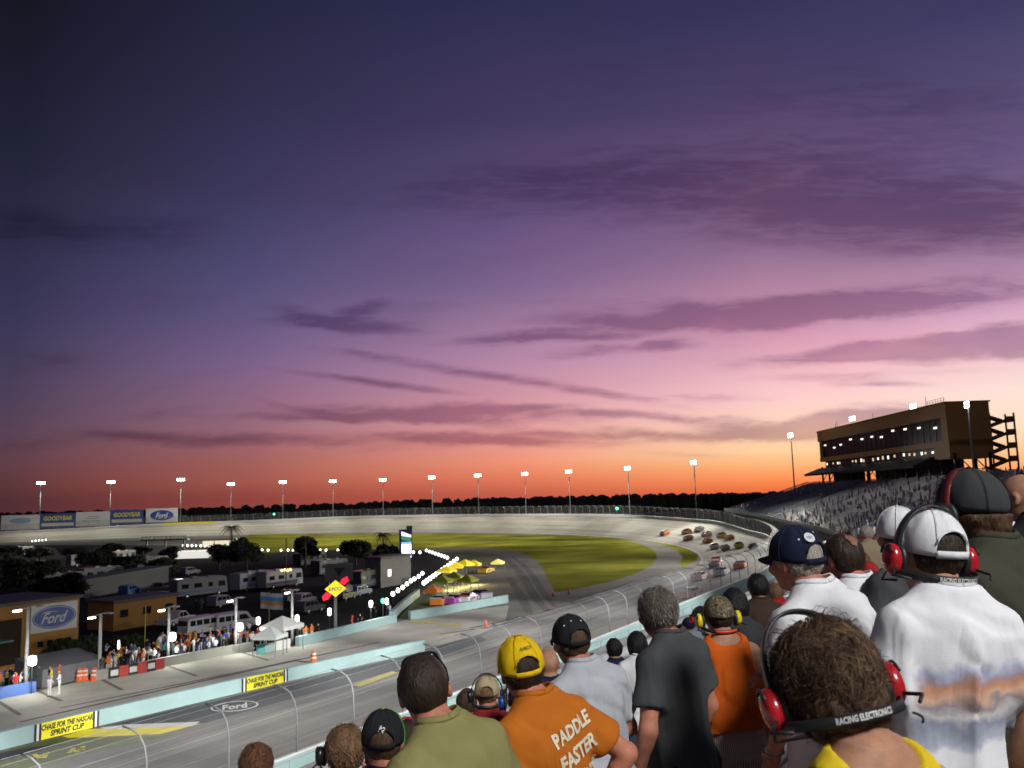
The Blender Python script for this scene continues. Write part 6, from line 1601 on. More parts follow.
PEOPLE = []       # (px, py, radius in px, torso half width in px) of those already placed, nearest first
def person(px, py, d, label, shirt=None, shirt_kind='tee', pants=None, short=True, hair=None, yaw=0, hy=0, hp=0, hr=0, L='down', R='down', girth=1.0, skin='tan', female=False, res=.016, hres=.0085, loose=.016, hem=.84, seed=1, fold=1.0, lean=0, capped=False, group='spectators standing on the grandstand'):
    q = at_depth(px, py, d); l = q.dot(EL); fl = row_floor(row_of(l)); p = Pose(1.75, yaw, hy, hp, hr, L, R, girth, skin, female)
    RM = Matrix.Rotation(R_(-lean), 3, 'Y') @ Matrix.Rotation(R_(yaw), 3, 'Z'); hv = RM @ p.hc; p.S = (q.z - fl) / hv.z; p.H = 1.75 * p.S
    o = empty('person', q - hv * p.S, 0, label, 'person', group); o.rotation_euler = RM.to_euler(); o.scale = (p.S,) * 3
    P, Q = body_field(p, max(res, .02), hres).mesh(); np_object('body', P, Q, skin_mat(skin), o)
    for sx in (-1, 1):
        MB().lathe([(.001, -.0115), (.008, -.008), (.0115, 0), (.008, .008), (.001, .0115)], 10, tuple(p.hd((sx * .033, .0815, .012)))).build('eye', mat('eye_white', (.7, .68, .65), .2, .1, 40), o, True)
    so = None
    if shirt:
        sf = shirt_field(p, res, shirt_kind, loose, hem, seed, fold); P, Q = sf.mesh(); so = np_object('shirt', P, Q, shirt, o)
        if shirt_kind != 'tank':
            rm = sf.rim + sf.rim[:1]; vs, fs = ribbon(rm, lambda i: Vector((-rm[i].x * .5, -rm[i].y * .5, .05)), .020, .007); MB().add(vs, fs).build('collar', shirt, so, True)
    if pants:
        P, Q = trouser_field(p, .022, .46 if short else .06, seed=seed).mesh(); np_object('shorts' if short else 'trousers', P, Q, pants, o)
        P, Q = shoe_field(p).mesh(); np_object('shoes', P, Q, cloth('shoe', (.25, .25, .26)), o)
    if hair:
        st, m, t = hair[:3]; P, Q = hair_field(p, t, hres, st, seed, *([hair[3]] if len(hair) > 3 and hair[3] else []), capped=capped).mesh(); np_object('hair', P, Q, m, o)
    PEOPLE.append((px, py, .13 * F / d, .27 * F / d))
    return o, p, so
def on_back(so, x0, z0, rot=0.0, off=.006, side=-1):
    """maps flat (x, y) onto the back of a garment"""
    me = so.data; bt = BVHTree.FromPolygons([v.co[:] for v in me.vertices], [tuple(pl.vertices) for pl in me.polygons]); c, s = math.cos(rot), math.sin(rot)
    def fn(x, y):
        X, Z = x0 + x * c - y * s, z0 + x * s + y * c
        h = bt.ray_cast(Vector((X, side * 1.0, Z)), Vector((0, -side, 0)))
        return Vector((X, h[0].y + side * off, Z)) if h[0] else Vector((X, side * .12, Z))
    return fn
def back_text(so, txt, x0, z0, h, w, m, rot=0.0, **k):
    mb = MB(); put_text(mb, txt, on_back(so, x0, z0, rot), h, w, **k); return mb.build('lettering', m, so)
def scribble(so, strokes, m, x0, z0, sc, rot=0.0, w=.004, nm='print'):
    fn = on_back(so, x0, z0, rot); mb = MB()
    for st in strokes:
        a = []; b = []
        pts = [(st[i], st[i + 1]) for i in range(0, len(st), 2)]
        dense = []
        for (xa, ya), (xb, yb) in zip(pts, pts[1:]):
            for k in range(4): dense.append((xa + (xb - xa) * k / 4, ya + (yb - ya) * k / 4))
        dense.append(pts[-1])
        for i, (x, y) in enumerate(dense):
            x2, y2 = dense[min(i + 1, len(dense) - 1)]; x1, y1 = dense[max(i - 1, 0)]; d = Vector((x2 - x1, y2 - y1)); d = d.normalized() if d.length else Vector((1, 0)); n_ = (-d.y * w, d.x * w)
            a.append(fn(x * sc + n_[0], y * sc + n_[1])); b.append(fn(x * sc - n_[0], y * sc - n_[1]))
        mb.strip(b, a)
    return mb.build(nm, m, so)
# ---------------------------------------------------------------- the spectators the photo shows one by one
def printed_tee():
    """white tee with a painted canyon band across the lower back"""
    m = cloth('white_canyon_tee', (.74, .75, .78)); t = m.node_tree; b = t.nodes['Principled BSDF']
    def n(k, **a):
        x = t.nodes.new(k)
        for u, v in a.items(): setattr(x, u, v)
        return x
    tcn = n('ShaderNodeTexCoord'); sp = n('ShaderNodeSeparateXYZ'); t.links.new(tcn.outputs['Object'], sp.inputs[0])
    ns = n('ShaderNodeTexNoise'); ns.inputs['Scale'].default_value = 16; ns.inputs['Detail'].default_value = 6; t.links.new(tcn.outputs['Object'], ns.inputs[0])
    def mth(op, a, b_=None, c_=None):
        x = n('ShaderNodeMath', operation=op)
        for i, v in enumerate((a, b_, c_)):
            if v is None: continue
            if isinstance(v, (int, float)): x.inputs[i].default_value = v
            else: t.links.new(v, x.inputs[i])
        return x.outputs[0]
    z = mth('ADD', mth('MULTIPLY_ADD', sp.outputs[0], -.10, sp.outputs[2]), mth('MULTIPLY_ADD', ns.outputs[0], .10, -.05))
    cr = n('ShaderNodeValToRGB'); e = cr.color_ramp.elements
    st = [(0.0, (.74, .75, .78)), (.10, (.42, .46, .55)), (.28, (.25, .28, .36)), (.40, (.55, .52, .52)), (.50, (.30, .26, .28)), (.60, (.66, .42, .30)), (.72, (.58, .28, .16)), (.80, (.40, .30, .32)), (.88, (.42, .45, .60)), (1.0, (.74, .75, .78))]
    e[0].position, e[0].color = st[0][0], (*st[0][1], 1); e[1].position, e[1].color = 1.0, (*st[-1][1], 1)
    for pos, c in st[1:-1]: q = e.new(pos); q.color = (*c, 1)
    mr = n('ShaderNodeMapRange'); mr.inputs[1].default_value = 1.085; mr.inputs[2].default_value = 1.315; t.links.new(z, mr.inputs[0]); t.links.new(mr.outputs[0], cr.inputs[0])
    xa = mth('ABSOLUTE', mth('ADD', sp.outputs[0], -.02)); mx_ = n('ShaderNodeMapRange'); mx_.inputs[1].default_value = .185; mx_.inputs[2].default_value = .155; t.links.new(mth('ADD', xa, mth('MULTIPLY_ADD', ns.outputs[0], .05, -.025)), mx_.inputs[0])
    yb = mth('LESS_THAN', sp.outputs[1], .02); fac = mth('MULTIPLY', mx_.outputs[0], yb)
    mx = n('ShaderNodeMix', data_type='RGBA'); t.links.new(fac, mx.inputs[0]); src = b.inputs['Base Color'].links[0].from_socket; t.links.new(src, mx.inputs[6]); t.links.new(cr.outputs[0], mx.inputs[7]); t.links.new(mx.outputs[2], b.inputs['Base Color'])
    return m
def striped(nm, c1, c2, c3, sc=60):
    m = cloth(nm, c1); t = m.node_tree; b = t.nodes['Principled BSDF']; tcn = t.nodes.new('ShaderNodeTexCoord'); w = t.nodes.new('ShaderNodeTexWave'); w.bands_direction = 'X'; w.inputs['Scale'].default_value = sc / 6.28; w.inputs['Distortion'].default_value = .6
    t.links.new(tcn.outputs['Object'], w.inputs[0]); cr = t.nodes.new('ShaderNodeValToRGB'); e = cr.color_ramp.elements; e[0].color = (*c1, 1); e[1].color = (*c2, 1); q = e.new(.5); q.color = (*c3, 1); cr.color_ramp.interpolation = 'CONSTANT'; e[1].position = .4
    t.links.new(w.outputs[0], cr.inputs[0]); t.links.new(cr.outputs[0], b.inputs['Base Color']); return m
def camo(nm, cs):
    m = cloth(nm, cs[0]); t = m.node_tree; b = t.nodes['Principled BSDF']; tcn = t.nodes.new('ShaderNodeTexCoord'); w = t.nodes.new('ShaderNodeTexNoise'); w.inputs['Scale'].default_value = 30; w.inputs['Detail'].default_value = 2
    t.links.new(tcn.outputs['Object'], w.inputs[0]); cr = t.nodes.new('ShaderNodeValToRGB'); cr.color_ramp.interpolation = 'CONSTANT'; e = cr.color_ramp.elements; e[0].color = (*cs[0], 1); e[1].position = .45; e[1].color = (*cs[1], 1); q = e.new(.55); q.color = (*cs[2], 1); q = e.new(.63); q.color = (*cs[3], 1)
    t.links.new(w.outputs[0], cr.inputs[0]); t.links.new(cr.outputs[0], b.inputs['Base Color']); return m
c_white = cloth('white', (.74, .75, .77)); c_char = cloth('charcoal', (.062, .066, .068)); c_grey = cloth('light_grey', (.42, .44, .48)); c_burnt = cloth('burnt_orange', (.47, .135, .014)); c_olive = cloth('khaki_olive', (.235, .22, .085)); c_dolive = cloth('dark_olive', (.052, .052, .036)); c_tank = cloth('bright_orange', (.62, .115, .012)); c_red = cloth('dark_red', (.23, .022, .024)); c_yel = cloth('yellow', (.66, .47, .02)); c_black = cloth('black', (.014, .014, .016)); c_navy = cloth('navy', (.018, .025, .06)); c_khaki = cloth('khaki_shorts', (.16, .14, .09)); c_denim = cloth('denim', (.05, .075, .13)); c_brownc = cloth('brown', (.055, .035, .025))
k_navy = cloth('navy_cap', (.012, .016, .04)); k_white = cloth('white_cap', (.72, .73, .75)); k_black = cloth('black_cap', (.016, .018, .02)); k_grey = cloth('faded_black_cap', (.045, .048, .05)); k_yel = cloth('yellow_cap', (.72, .47, .008)); k_tan = cloth('tan_cap', (.42, .35, .21)); k_green = cloth('green_trim', (.10, .32, .06))
h_brown = hair_mat('brown', (.075, .042, .022)); h_dark = hair_mat('dark_brown', (.028, .018, .012)); h_black = hair_mat('black', (.010, .009, .009)); h_grey = hair_mat('grey_brown', (.13, .11, .09)); h_silver = hair_mat('silver', (.30, .27, .24)); h_red = hair_mat('auburn', (.13, .055, .025)); h_light = hair_mat('light_brown', (.17, .095, .045)); h_lock = hair_mat('light_lock', (.22, .13, .06))
cup_red = mat('red_cup', (.42, .012, .018), .25, .04, 10, coat=.5); cup_black = mat('black_cup', (.015, .015, .016), .3, .1, 10); cup_blue = mat('blue_cup', (.015, .06, .33), .3, .05, 10, coat=.3); cup_yel = mat('yellow_cup', (.72, .60, .01), .35, .05, 10)
def lanyard(o, p, m, droop=.0):
    pts = [p.hc * 0 + Vector((.066 * math.sin(a), -.020 - .062 * math.cos(a), 1.492 - .012 * math.cos(a))) for a in [R_(-110) + R_(220) * i / 20 for i in range(21)]]
    vs, fs = ribbon(pts, lambda i: Vector((0, .3, 1)), .014, .004); MB().add(vs, fs).build('lanyard', m, o, True)
lan = camo('lanyard_cloth', [(.05, .05, .05), (.2, .18, .12), (.02, .02, .02), (.35, .3, .2)])

# right-hand group
o, p, so = person(929, 555, 2.6, 'man in white canyon-print tee and white cap wearing a red racing headset', printed_tee(), 'tee', c_khaki, yaw=9, hy=1, hp=4, L='fold', R='down', girth=.82, skin='sun', res=.011, hres=.006, loose=0.02, capped=True, lean=-4, seed=3, fold=1.25, hair=('short', h_dark, .008))
cap_hat(p, o, k_white, True, .012, tilt=4, seam=cloth('white_seam', (.55, .56, .58)))
headset(p, o, cup_red, .022, 0, -.012, 'RACING ELECTRONICS')
P1 = p
o, p, so = person(829, 690, 1.72, 'woman with curly brown hair, yellow tank top and red headset closest to the lens', c_yel, 'tank', c_denim, hair=('curly', h_brown, .018, .010), yaw=20, hy=-19, hp=20, hr=-10, L='fold', R='fold', skin='tan', female=True, res=.009, hres=.0055, loose=.008, seed=8)
tufts(p, o, h_lock, 1500, .024, .055, 5, -.12, .85, .0013, wave=19, loft=.012); tufts(p, o, h_brown, 6000, .023, .060, 15, -.15, .85, .0015, wave=19, loft=.013); tufts(p, o, h_dark, 1800, .022, .060, 9, -.15, .85, .0015, wave=19, loft=.010); tufts(p, o, h_brown, 500, .026, .050, 16, -.15, 1.2, .0012, wave=30, loft=.024)
headset(p, o, cup_red, .034, .034, .085, 'RACING ELECTRONICS')
o, p, so = person(795, 561, 3.7, 'man in navy cap and white tee with small blue back print', c_white, 'tee', cloth('grey_green_shorts', (.10, .105, .08)), hair=('short', h_silver, .008), yaw=30, hy=0, hp=2, L='low', R='fold', girth=1.04, skin='red', res=.013, hres=.007, loose=0.02, capped=True, lean=6, seed=11, fold=1.3)
cap_hat(p, o, k_navy, True, .012, tilt=5, patch=(math.pi + .25, R_(38), .021, m_white), dots=[(math.pi - .35, R_(48)), (math.pi + .75, R_(36))], seam=cloth('navy_seam', (.03, .035, .07)))
lanyard(o, p, lan)
rs = random.Random(2); c_bluep = mat('blue_print', (.06, .14, .50), .8, .1, 10)
def word_strokes(n, w, h, r):
    out = []; x = -w / 2
    for k in range(n):
        ww = w / n; out.append([x, -h * r.uniform(.2, .5), x + ww * .25, h * r.uniform(.2, .5), x + ww * .5, -h * .3, x + ww * .8, h * r.uniform(.1, .5)]); x += ww
    return out
scribble(so, word_strokes(9, .17, .03, rs), c_bluep, .03, 1.27, 1, .06, .0028); scribble(so, word_strokes(12, .25, .03, rs), c_bluep, .03, 1.225, 1, .06, .0036)
wr = arm_pts(p, 0)[2]; MB().lathe([(.030, -.012), (.034, -.010), (.034, .010), (.030, .012)], 16, (wr[0], wr[1] - .012, wr[2] + .02)).build('watch', mat('watch_metal', (.25, .24, .22), .3, .1, 10, metal=.8), o, True)
o, p, so = person(842, 560, 4.5, 'balding man in white tee with a ribbon and red emblem on the back', c_white, 'tee', c_khaki, hair=('short', h_dark, .010), yaw=24, hy=-2, hp=4, L='fold', R='fold', girth=1.0, skin='red', res=.013, hres=.0075, loose=.022, lean=4, seed=15, fold=1.2)
lanyard(o, p, lan)
MB().add([p.hd(Vector((.085 * .34 * math.cos(a) + .012, -.016 - .105 * .62 + .034 * math.sin(a), .022 + .108 * .80 + .010 * math.sin(a)))) for a in [2 * math.pi * k / 18 for k in range(18)]], [tuple(range(18))]).build('bald_spot', skin_mat('red'), o) if False else None
bs = MB(); vs = []; rxx, ryy, rzz = .0775 + .0125, .098 + .0125, .096 + .0125
for j in range(5):
    for k in range(16):
        a = 2 * math.pi * k / 16; th = R_(4.6 * j) * (1 + .22 * math.sin(3 * a + 1) + .15 * math.sin(7 * a)); v = Vector((math.sin(th) * math.cos(a), math.sin(th) * math.sin(a), math.cos(th))); v = Matrix.Rotation(R_(48), 3, 'X') @ v; vs.append(p.hd(Vector((v.x * rxx, v.y * ryy, v.z * rzz)) + Vector((0, -.016, .022))))
bs.add(vs, [(j * 16 + k, j * 16 + (k + 1) % 16, (j + 1) * 16 + (k + 1) % 16, (j + 1) * 16 + k) for j in range(4) for k in range(16)]).build('bald_spot', mat('skin_scalp', (.22, .105, .065), .6, .25, 40, bump=.1, bscale=140, spec=.3), o, True)
m_rp, m_gp, m_bp = mat('red_print', (.42, .06, .04), .8, .1, 10), mat('grey_print_ink', (.22, .23, .24), .8, .1, 10), mat('black_print', (.03, .03, .035), .8, .1, 10)
scribble(so, [[-.02, -.05, .0, -.01, .015, .02, .0, .045, -.015, .02, .0, -.01, .025, -.05]], m_gp, .03, 1.335, 1.0, 0, .006)
scribble(so, [[-.05, .0, -.02, .03, .0, .0, .02, .035, .05, .0], [-.03, -.015, 0, .015, .03, -.015], [-.02, -.03, .02, -.03]], m_rp, .05, 1.225, 1.1, 0, .0055); scribble(so, [[-.065, .005, -.03, .02, .0, .03], [.0, -.02, .04, .015, .065, .0]], m_bp, .05, 1.225, 1.1, 0, .003)
scribble(so, word_strokes(8, .09, .012, rs), m_bp, .05, 1.135, 1, 0, .004); scribble(so, word_strokes(2, .025, .014, rs), m_bp, .05, 1.105, 1, 0, .003)
o, p, so = person(969, 512, 2.95, 'man in dark olive tee and faded black cap over curly hair', c_dolive, 'tee', c_khaki, hair=('curly', h_brown, .012), yaw=28, hy=-6, hp=2, L='fold', R='low', girth=1.0, skin='tan', res=.013, hres=.007, loose=0.02, capped=True, seed=21, fold=1.3)
tufts(p, o, h_light, 900, .014, .045, 12, -.13, .8, .0028, -.02, 22); 
cap_hat(p, o, k_grey, False, .016, tilt=2, seam=k_black); headset(p, o, cup_black, .016, 0, .01, None, False, True, band=mat('red_black_band', (.12, .012, .014), .4, .1, 20))
o, p, so = person(1020, 498, 4.6, 'bald man in a black shirt cut by the right edge', c_black, 'tee', c_denim, yaw=24, hy=12, L='fold', R='fold', girth=1.08, skin='tan', hres=.008, seed=22)
o, p, so = person(1000, 494, 5.2, 'person in white top with dark hair between the olive tee and the black shirt', c_white, 'tee', c_denim, hair=('short', h_black, .012), yaw=20, seed=23, res=.02, hres=.009)
o, p, so = person(1009, 497, 6.3, 'person in blue shirt with a yellow headset near the right edge', cloth('mid_blue', (.05, .08, .2)), 'tee', c_denim, hair=('short', h_dark, .012), yaw=20, seed=24, res=.02, hres=.009); headset(p, o, cup_yel, .02, 0, -.012, None, False, False, band=cup_yel)
o, p, so = person(898, 537, 4.4, 'person in white cap half hidden by the canyon-print tee man', c_char, 'tee', c_denim, hair=('short', h_dark, .008), yaw=18, hy=-20, skin='tan', res=.018, hres=.008, capped=True, seed=25); cap_hat(p, o, k_white, False, .014, tilt=2)
# middle group
o, p, so = person(657, 614, 4.6, 'grey-haired man in charcoal tee with a cord round his neck', c_char, 'tee', c_black, hair=('short', h_grey, .011), yaw=38, hy=-18, hp=3, L='down', R='low', girth=.88, skin='red', res=.013, hres=.0075, loose=0.02, lean=4, seed=31, fold=1.3)
tufts(p, o, h_grey, 1500, .014, .028, 21, -.06, .5, .0018, wave=20); tufts(p, o, h_silver, 500, .014, .028, 22, -.05, .5, .0015, wave=20); lanyard(o, p, mat('black_cord', (.02, .02, .02), .6, .1, 20))
o, p, so = person(718, 617, 5.4, 'person in orange tank top, camouflage cap and yellow ear muffs', c_tank, 'tank', striped('plaid_shorts', (.60, .55, .48), (.12, .08, .06), (.34, .22, .16), 190), hair=('short', h_dark, .010), yaw=8, hy=0, L='low', R='down', girth=1.0, skin='tan', res=.014, hres=.008, loose=.02, hem=.95, capped=True, lean=2, seed=33)
cap_hat(p, o, camo('camo_cap', [(.10, .085, .05), (.20, .16, .09), (.05, .045, .03), (.26, .24, .2)]), False, .014, tilt=-4); headset(p, o, cup_yel, .024, 0, -.012, None, True, False, neck_col=mat('dark_band', (.03, .025, .025), .5, .1, 20), stripe=mat('red_band', (.7, .06, .015), .5, .1, 20), over=False)
o, p, so = person(571, 642, 4.4, 'man in light grey tee and black cap with pale eyelets', c_grey, 'tee', c_denim, hair=('short', h_brown, .010), yaw=32, hy=-10, hp=2, L='fold', R='fold', girth=.94, skin='red', res=.013, hres=.0075, loose=0.018, capped=True, lean=7, seed=35, fold=1.1)
cap_hat(p, o, k_black, True, .012, tilt=3, dots=[(math.pi - .45, R_(46)), (math.pi + .35, R_(52)), (math.pi + .85, R_(40)), (math.pi - 1.0, R_(40))])
o, p, so = person(521, 670, 3.6, 'man in burnt orange lettered tee and yellow cap', c_burnt, 'tee', c_khaki, hair=('short', h_dark, .012), yaw=38, hy=-22, hp=2, L='fold', R='hip', girth=.95, skin='red', res=.012, hres=.007, loose=0.018, capped=True, lean=9, seed=37, fold=.7)
m_cream = mat('cream_print', (.72, .66, .48), .8, .08, 30)
cap_hat(p, o, k_yel, True, .012, tilt=5, seam=cloth('yellow_seam', (.55, .34, .006)), logo=('AARON', math.pi - .10, R_(42), .016, mat('olive_print', (.20, .16, .02), .8, .1, 10)))
for txt, z, h, w, x in (('PADDLE', 1.375, .050, .215, .055), ('FASTER', 1.29, .056, .215, .065), ('I hear banjo music', 1.215, .026, .235, .06)): back_text(so, txt, x, z, h, w, m_cream, .17, bold=.035)
mb = MB(); put_text(mb, 'C', on_back(so, -.19, 1.12), .03); mb.build('lettering', m_cream, so)
o, p, so = person(425, 691, 3.1, 'man with cropped hair and sunglasses on his head in khaki olive tee', c_olive, 'tee', c_khaki, hair=('short', h_dark, .005, .0015), yaw=40, hy=-36, hp=2, L='fold', R='fold', girth=.92, skin='red', res=.012, hres=.007, loose=0.018, lean=11, seed=39, fold=1.0)
sg = MB()
for sx in (-1, 1):
    sg.add([p.hd(Vector((sx * (.034 + .028 * math.cos(a)), .050 + .016 * math.sin(a), .108 - .30 * (.034 + .028 * math.cos(a)) ** 2 / .06 * .5 + .008 * math.sin(a)))) for a in [2 * math.pi * k / 14 for k in range(14)]], [tuple(range(14))])
    sg.tube([p.hd((sx * .062, .045, .086)), p.hd((sx * .080, .015, .052)), p.hd((sx * .083, -.02, .026)), p.hd((sx * .080, -.05, .012))], .0035, 6)
sg.tube([p.hd((-.063, .046, .087)), p.hd((-.03, .056, .108)), p.hd((0, .058, .111)), p.hd((.03, .056, .108)), p.hd((.063, .046, .087))], .006, 6); sg.build('sunglasses', mat('sunglass_black', (.01, .01, .012), .15, 0), o, True)
# lower left heads
o, p, so = person(383, 742, 3.75, 'person in black and green cap at the bottom of the frame', cloth('plum', (.08, .03, .05)), 'tee', c_denim, hair=('short', h_brown, .008), yaw=20, hy=-14, hp=4, L='fold', R='fold', skin='red', res=.016, hres=.0075, capped=True, seed=43)
cap_hat(p, o, k_black, True, .012, brim=k_green, tilt=3, seam=cloth('dark_seam', (.05, .05, .05)), logo=('Ap', math.pi, R_(30), .022, mat('pale_print', (.6, .62, .64), .7, .1, 10)))
MB().tube([p.hd((.088 * math.sin(a), .02, .02 + .112 * math.cos(a))) for a in [R_(20) + R_(90) * i / 12 for i in range(13)]], .007, 6).build('green_piping', k_green, o, True)
o, p, so = person(346, 752, 4.6, 'brown-haired person with a black headset at the bottom of the frame', c_black, 'tee', c_denim, hair=('short', h_light, .018), yaw=2, hp=2, L='phone', R='phone', skin='red', res=.018, hres=.008, seed=45)
tufts(p, o, h_light, 600, .020, .028, 46, -.06, .6, .0032); headset(p, o, cup_black, .026, 0, -.012, None, True, False, over=False)
o, p, so = person(257, 766, 5.0, 'auburn-haired person at the very bottom left of the crowd', c_brownc, 'tee', c_denim, hair=('short', h_red, .020), yaw=0, L='fold', R='fold', skin='red', res=.02, hres=.008, seed=47)
tufts(p, o, h_red, 500, .022, .03, 48, -.06, .6, .0034)
o, p, so = person(408, 744, 4.4, 'dark-haired person in red and black headset beside the khaki olive tee', c_white, 'tee', c_denim, hair=('short', h_dark, .016), yaw=-4, L='fold', R='fold', skin='tan', res=.02, hres=.008, seed=49); headset(p, o, cup_black, .024, 0, -.012, None, True, True, band=mat('red_headband', (.35, .02, .02), .4, .1, 20))
o, p, so = person(487, 694, 5.6, 'person in dark red tee with tan cap and black headset', c_red, 'tee', c_denim, hair=('short', h_light, .006), yaw=16, hy=-16, hp=4, L='fold', R='fold', skin='red', res=.016, hres=.0075, capped=True, seed=51); cap_hat(p, o, k_tan, True, .014, tilt=2, strap=mat('tan_strap', (.10, .05, .03), .8, .1, 10)); headset(p, o, cup_black, .026, 0, -.012, None, True, False)
o, p, so = person(467, 704, 7.2, 'person in white and blue shirt left of the dark red tee', cloth('white_blue', (.55, .58, .66)), 'tee', c_denim, hair=('short', h_brown, .01), yaw=0, skin='red', res=.02, hres=.009, seed=52)
o, p, so = person(521, 700, 5.2, 'person with blue headset cups hidden behind the burnt orange tee', c_black, 'tee', c_denim, hair=('short', h_dark, .01), yaw=4, skin='tan', res=.02, hres=.009, seed=53); headset(p, o, cup_blue, .026, 0, -.012, None, False, False)
o, p, so = person(548, 664, 6.0, 'bald tanned man between the yellow cap and the black cap', c_navy, 'tee', c_denim, yaw=6, skin='sun', res=.02, hres=.009, seed=54)
o, p, so = person(614, 650, 8.6, 'dark-haired person in navy shirt beyond the light grey tee', c_navy, 'tee', c_denim, hair=('short', h_black, .012), yaw=6, skin='tan', res=.02, hres=.009, seed=55)
o, p, so = person(637, 645, 7.4, 'woman with a black bob and white top left of the charcoal tee', c_white, 'tee', c_denim, hair=('bob', h_black, .022), yaw=4, female=True, skin='tan', res=.02, hres=.009, seed=56)
o, p, so = person(688, 626, 11, 'person in navy cap left of the two dark caps by the ear muffs', cloth('slate', (.08, .10, .13)), 'tee', c_denim, hair=('short', h_brown, .006), yaw=10, hy=20, skin='red', res=.022, hres=.010, capped=True, seed=57); cap_hat(p, o, k_navy, False, .013)
o, p, so = person(699.5, 618, 10, 'person in black cap with red headset cups beside the yellow ear muffs', cloth('steel_grey', (.22, .26, .31)), 'tee', c_denim, hair=('short', h_brown, .006), yaw=8, hy=20, skin='red', res=.022, hres=.010, capped=True, seed=58); cap_hat(p, o, k_black, False, .013); headset(p, o, cup_red, .022, 0, -.012, None, False, False)
o, p, so = person(734, 605, 6.9, 'woman with long black hair beyond the orange tank top', cloth('dark_grey', (.04, .042, .045)), 'tee', c_denim, hair=('long', h_black, .034), yaw=6, female=True, skin='tan', res=.02, hres=.009, seed=59)
o, p, so = person(757.5, 588, 8.4, 'dark-haired man in brown shirt left of the navy cap man', c_brownc, 'tee', c_denim, hair=('short', h_black, .018), yaw=4, skin='tan', res=.02, hres=.009, seed=60)
o, p, so = person(774.5, 592, 10.5, 'small fair-haired person in red by the navy cap man', cloth('red', (.40, .02, .02)), 'tee', c_denim, hair=('bob', h_light, .014), yaw=8, hy=30, skin='pale', res=.022, hres=.010, seed=61)
o, p, so = person(823, 575, 6.6, 'person in pale blue shirt between the navy cap and the balding man', cloth('pale_blue', (.30, .45, .66)), 'tee', c_denim, hair=('short', h_dark, .012), yaw=8, skin='tan', res=.02, hres=.009, seed=62)

for px, py, d, nm, sh, hr_, sk, cp in ((676, 641, 8.8, 'dark-haired person just right of the charcoal tee shoulder', c_black, h_dark, 'tan', None), (709, 632, 8.6, 'person in white cap hidden behind the ear muffs', c_grey, h_dark, 'tan', k_white), (746, 612, 9.4, 'brown-haired person in grey between the long black hair and the brown shirt', c_grey, h_brown, 'red', None), (764, 604, 9.0, 'person in black cap and white shirt under the brown shirt man', c_white, h_dark, 'tan', k_black), (742, 640, 7.6, 'person in black top beside the orange tank top shoulder', c_black, h_black, 'brown', None), (869, 575, 7.4, 'person in red cap right of the balding man', c_navy, h_dark, 'red', cloth('red_cap', (.35, .03, .03))), (862, 562, 10.5, 'fair-haired person in tan shirt beyond the balding man', cloth('tan_shirt', (.32, .25, .16)), h_light, 'pale', None), (884, 577, 8.8, 'person in yellow top by the red ear cup', c_yel, h_dark, 'tan', None)):
    o, p, so = person(px, py, d, nm, sh, 'tee', c_denim, hair=('short', hr_, .012), yaw=14, hy=4, skin=sk, res=.022, hres=.010, seed=int(px), capped=bool(cp))
    if cp: cap_hat(p, o, cp, False, .013)

# ---------------------------------------------------------------- the rest of the near crowd, copied from a few bodies
protos = []
def proto(kind):
    rr = random.Random(kind); p = Pose(1.75, 0, rr.uniform(-15, 25), 0, 0, rr.choice(['fold', 'front', 'low', 'phone']), rr.choice(['fold', 'low', 'down']), rr.uniform(.95, 1.1), 'tan', kind % 3 == 1)
    o = empty('person', (0, 0, 0), 0, 'x', 'person', 'spectators standing on the grandstand')
    P, Q = body_field(p, .026, .013, True).mesh(); np_object('body', P, Q, skin_mat(['tan', 'red', 'brown'][kind % 3]), o)
    P, Q = shirt_field(p, .022, 'tee', .02, .84, kind).mesh(); np_object('shirt', P, Q, c_white, o)
    P, Q = trouser_field(p, .03, .46 if kind % 2 else .06).mesh(); np_object('shorts' if kind % 2 else 'trousers', P, Q, c_denim, o)
    P, Q = shoe_field(p).mesh(); np_object('shoes', P, Q, cloth('shoe', (.25, .25, .26)), o)
    if kind in (0, 3): 
        P, Q = hair_field(p, .008, .013, 'short', kind, capped=True).mesh(); np_object('hair', P, Q, h_dark, o); cap_hat(p, o, k_black, kind == 0, .014)
    else:
        P, Q = hair_field(p, .02 if kind % 3 == 1 else .013, .012, 'bob' if kind % 3 == 1 else 'short', kind).mesh(); np_object('hair', P, Q, h_dark, o)
    return o
protos = [proto(k) for k in range(6)]
SHC = [('white', c_white), ('white', c_white), ('black', c_black), ('grey', c_grey), ('navy', c_navy), ('red', cloth('crowd_red', (.30, .03, .03))), ('dark green', cloth('dark_green', (.03, .06, .035))), ('pale blue', cloth('pale_blue', (.30, .45, .66))), ('orange', c_burnt), ('tan', cloth('tan_shirt', (.32, .25, .16))), ('charcoal', c_char), ('yellow', cloth('crowd_yellow', (.55, .42, .04)))]
CPC = [('navy', k_navy), ('white', k_white), ('black', k_black), ('red', cloth('red_cap', (.35, .03, .03))), ('tan', k_tan)]
HRC = [('dark', h_dark), ('brown', h_brown), ('black', h_black), ('fair', h_light), ('grey', h_silver)]
def pxof(v):
    q = v - Vector((0, 0, HC)); z = q.dot(_f)
    return 512 + F * q.dot(CR) / z, 384 - F * q.dot(CU) / z, z
rc = random.Random(17); used = [False] * 6; taken = list(PEOPLE); ncrowd = 0; far_pts = []; back_pts = []; cand = []; seen_labels = {}
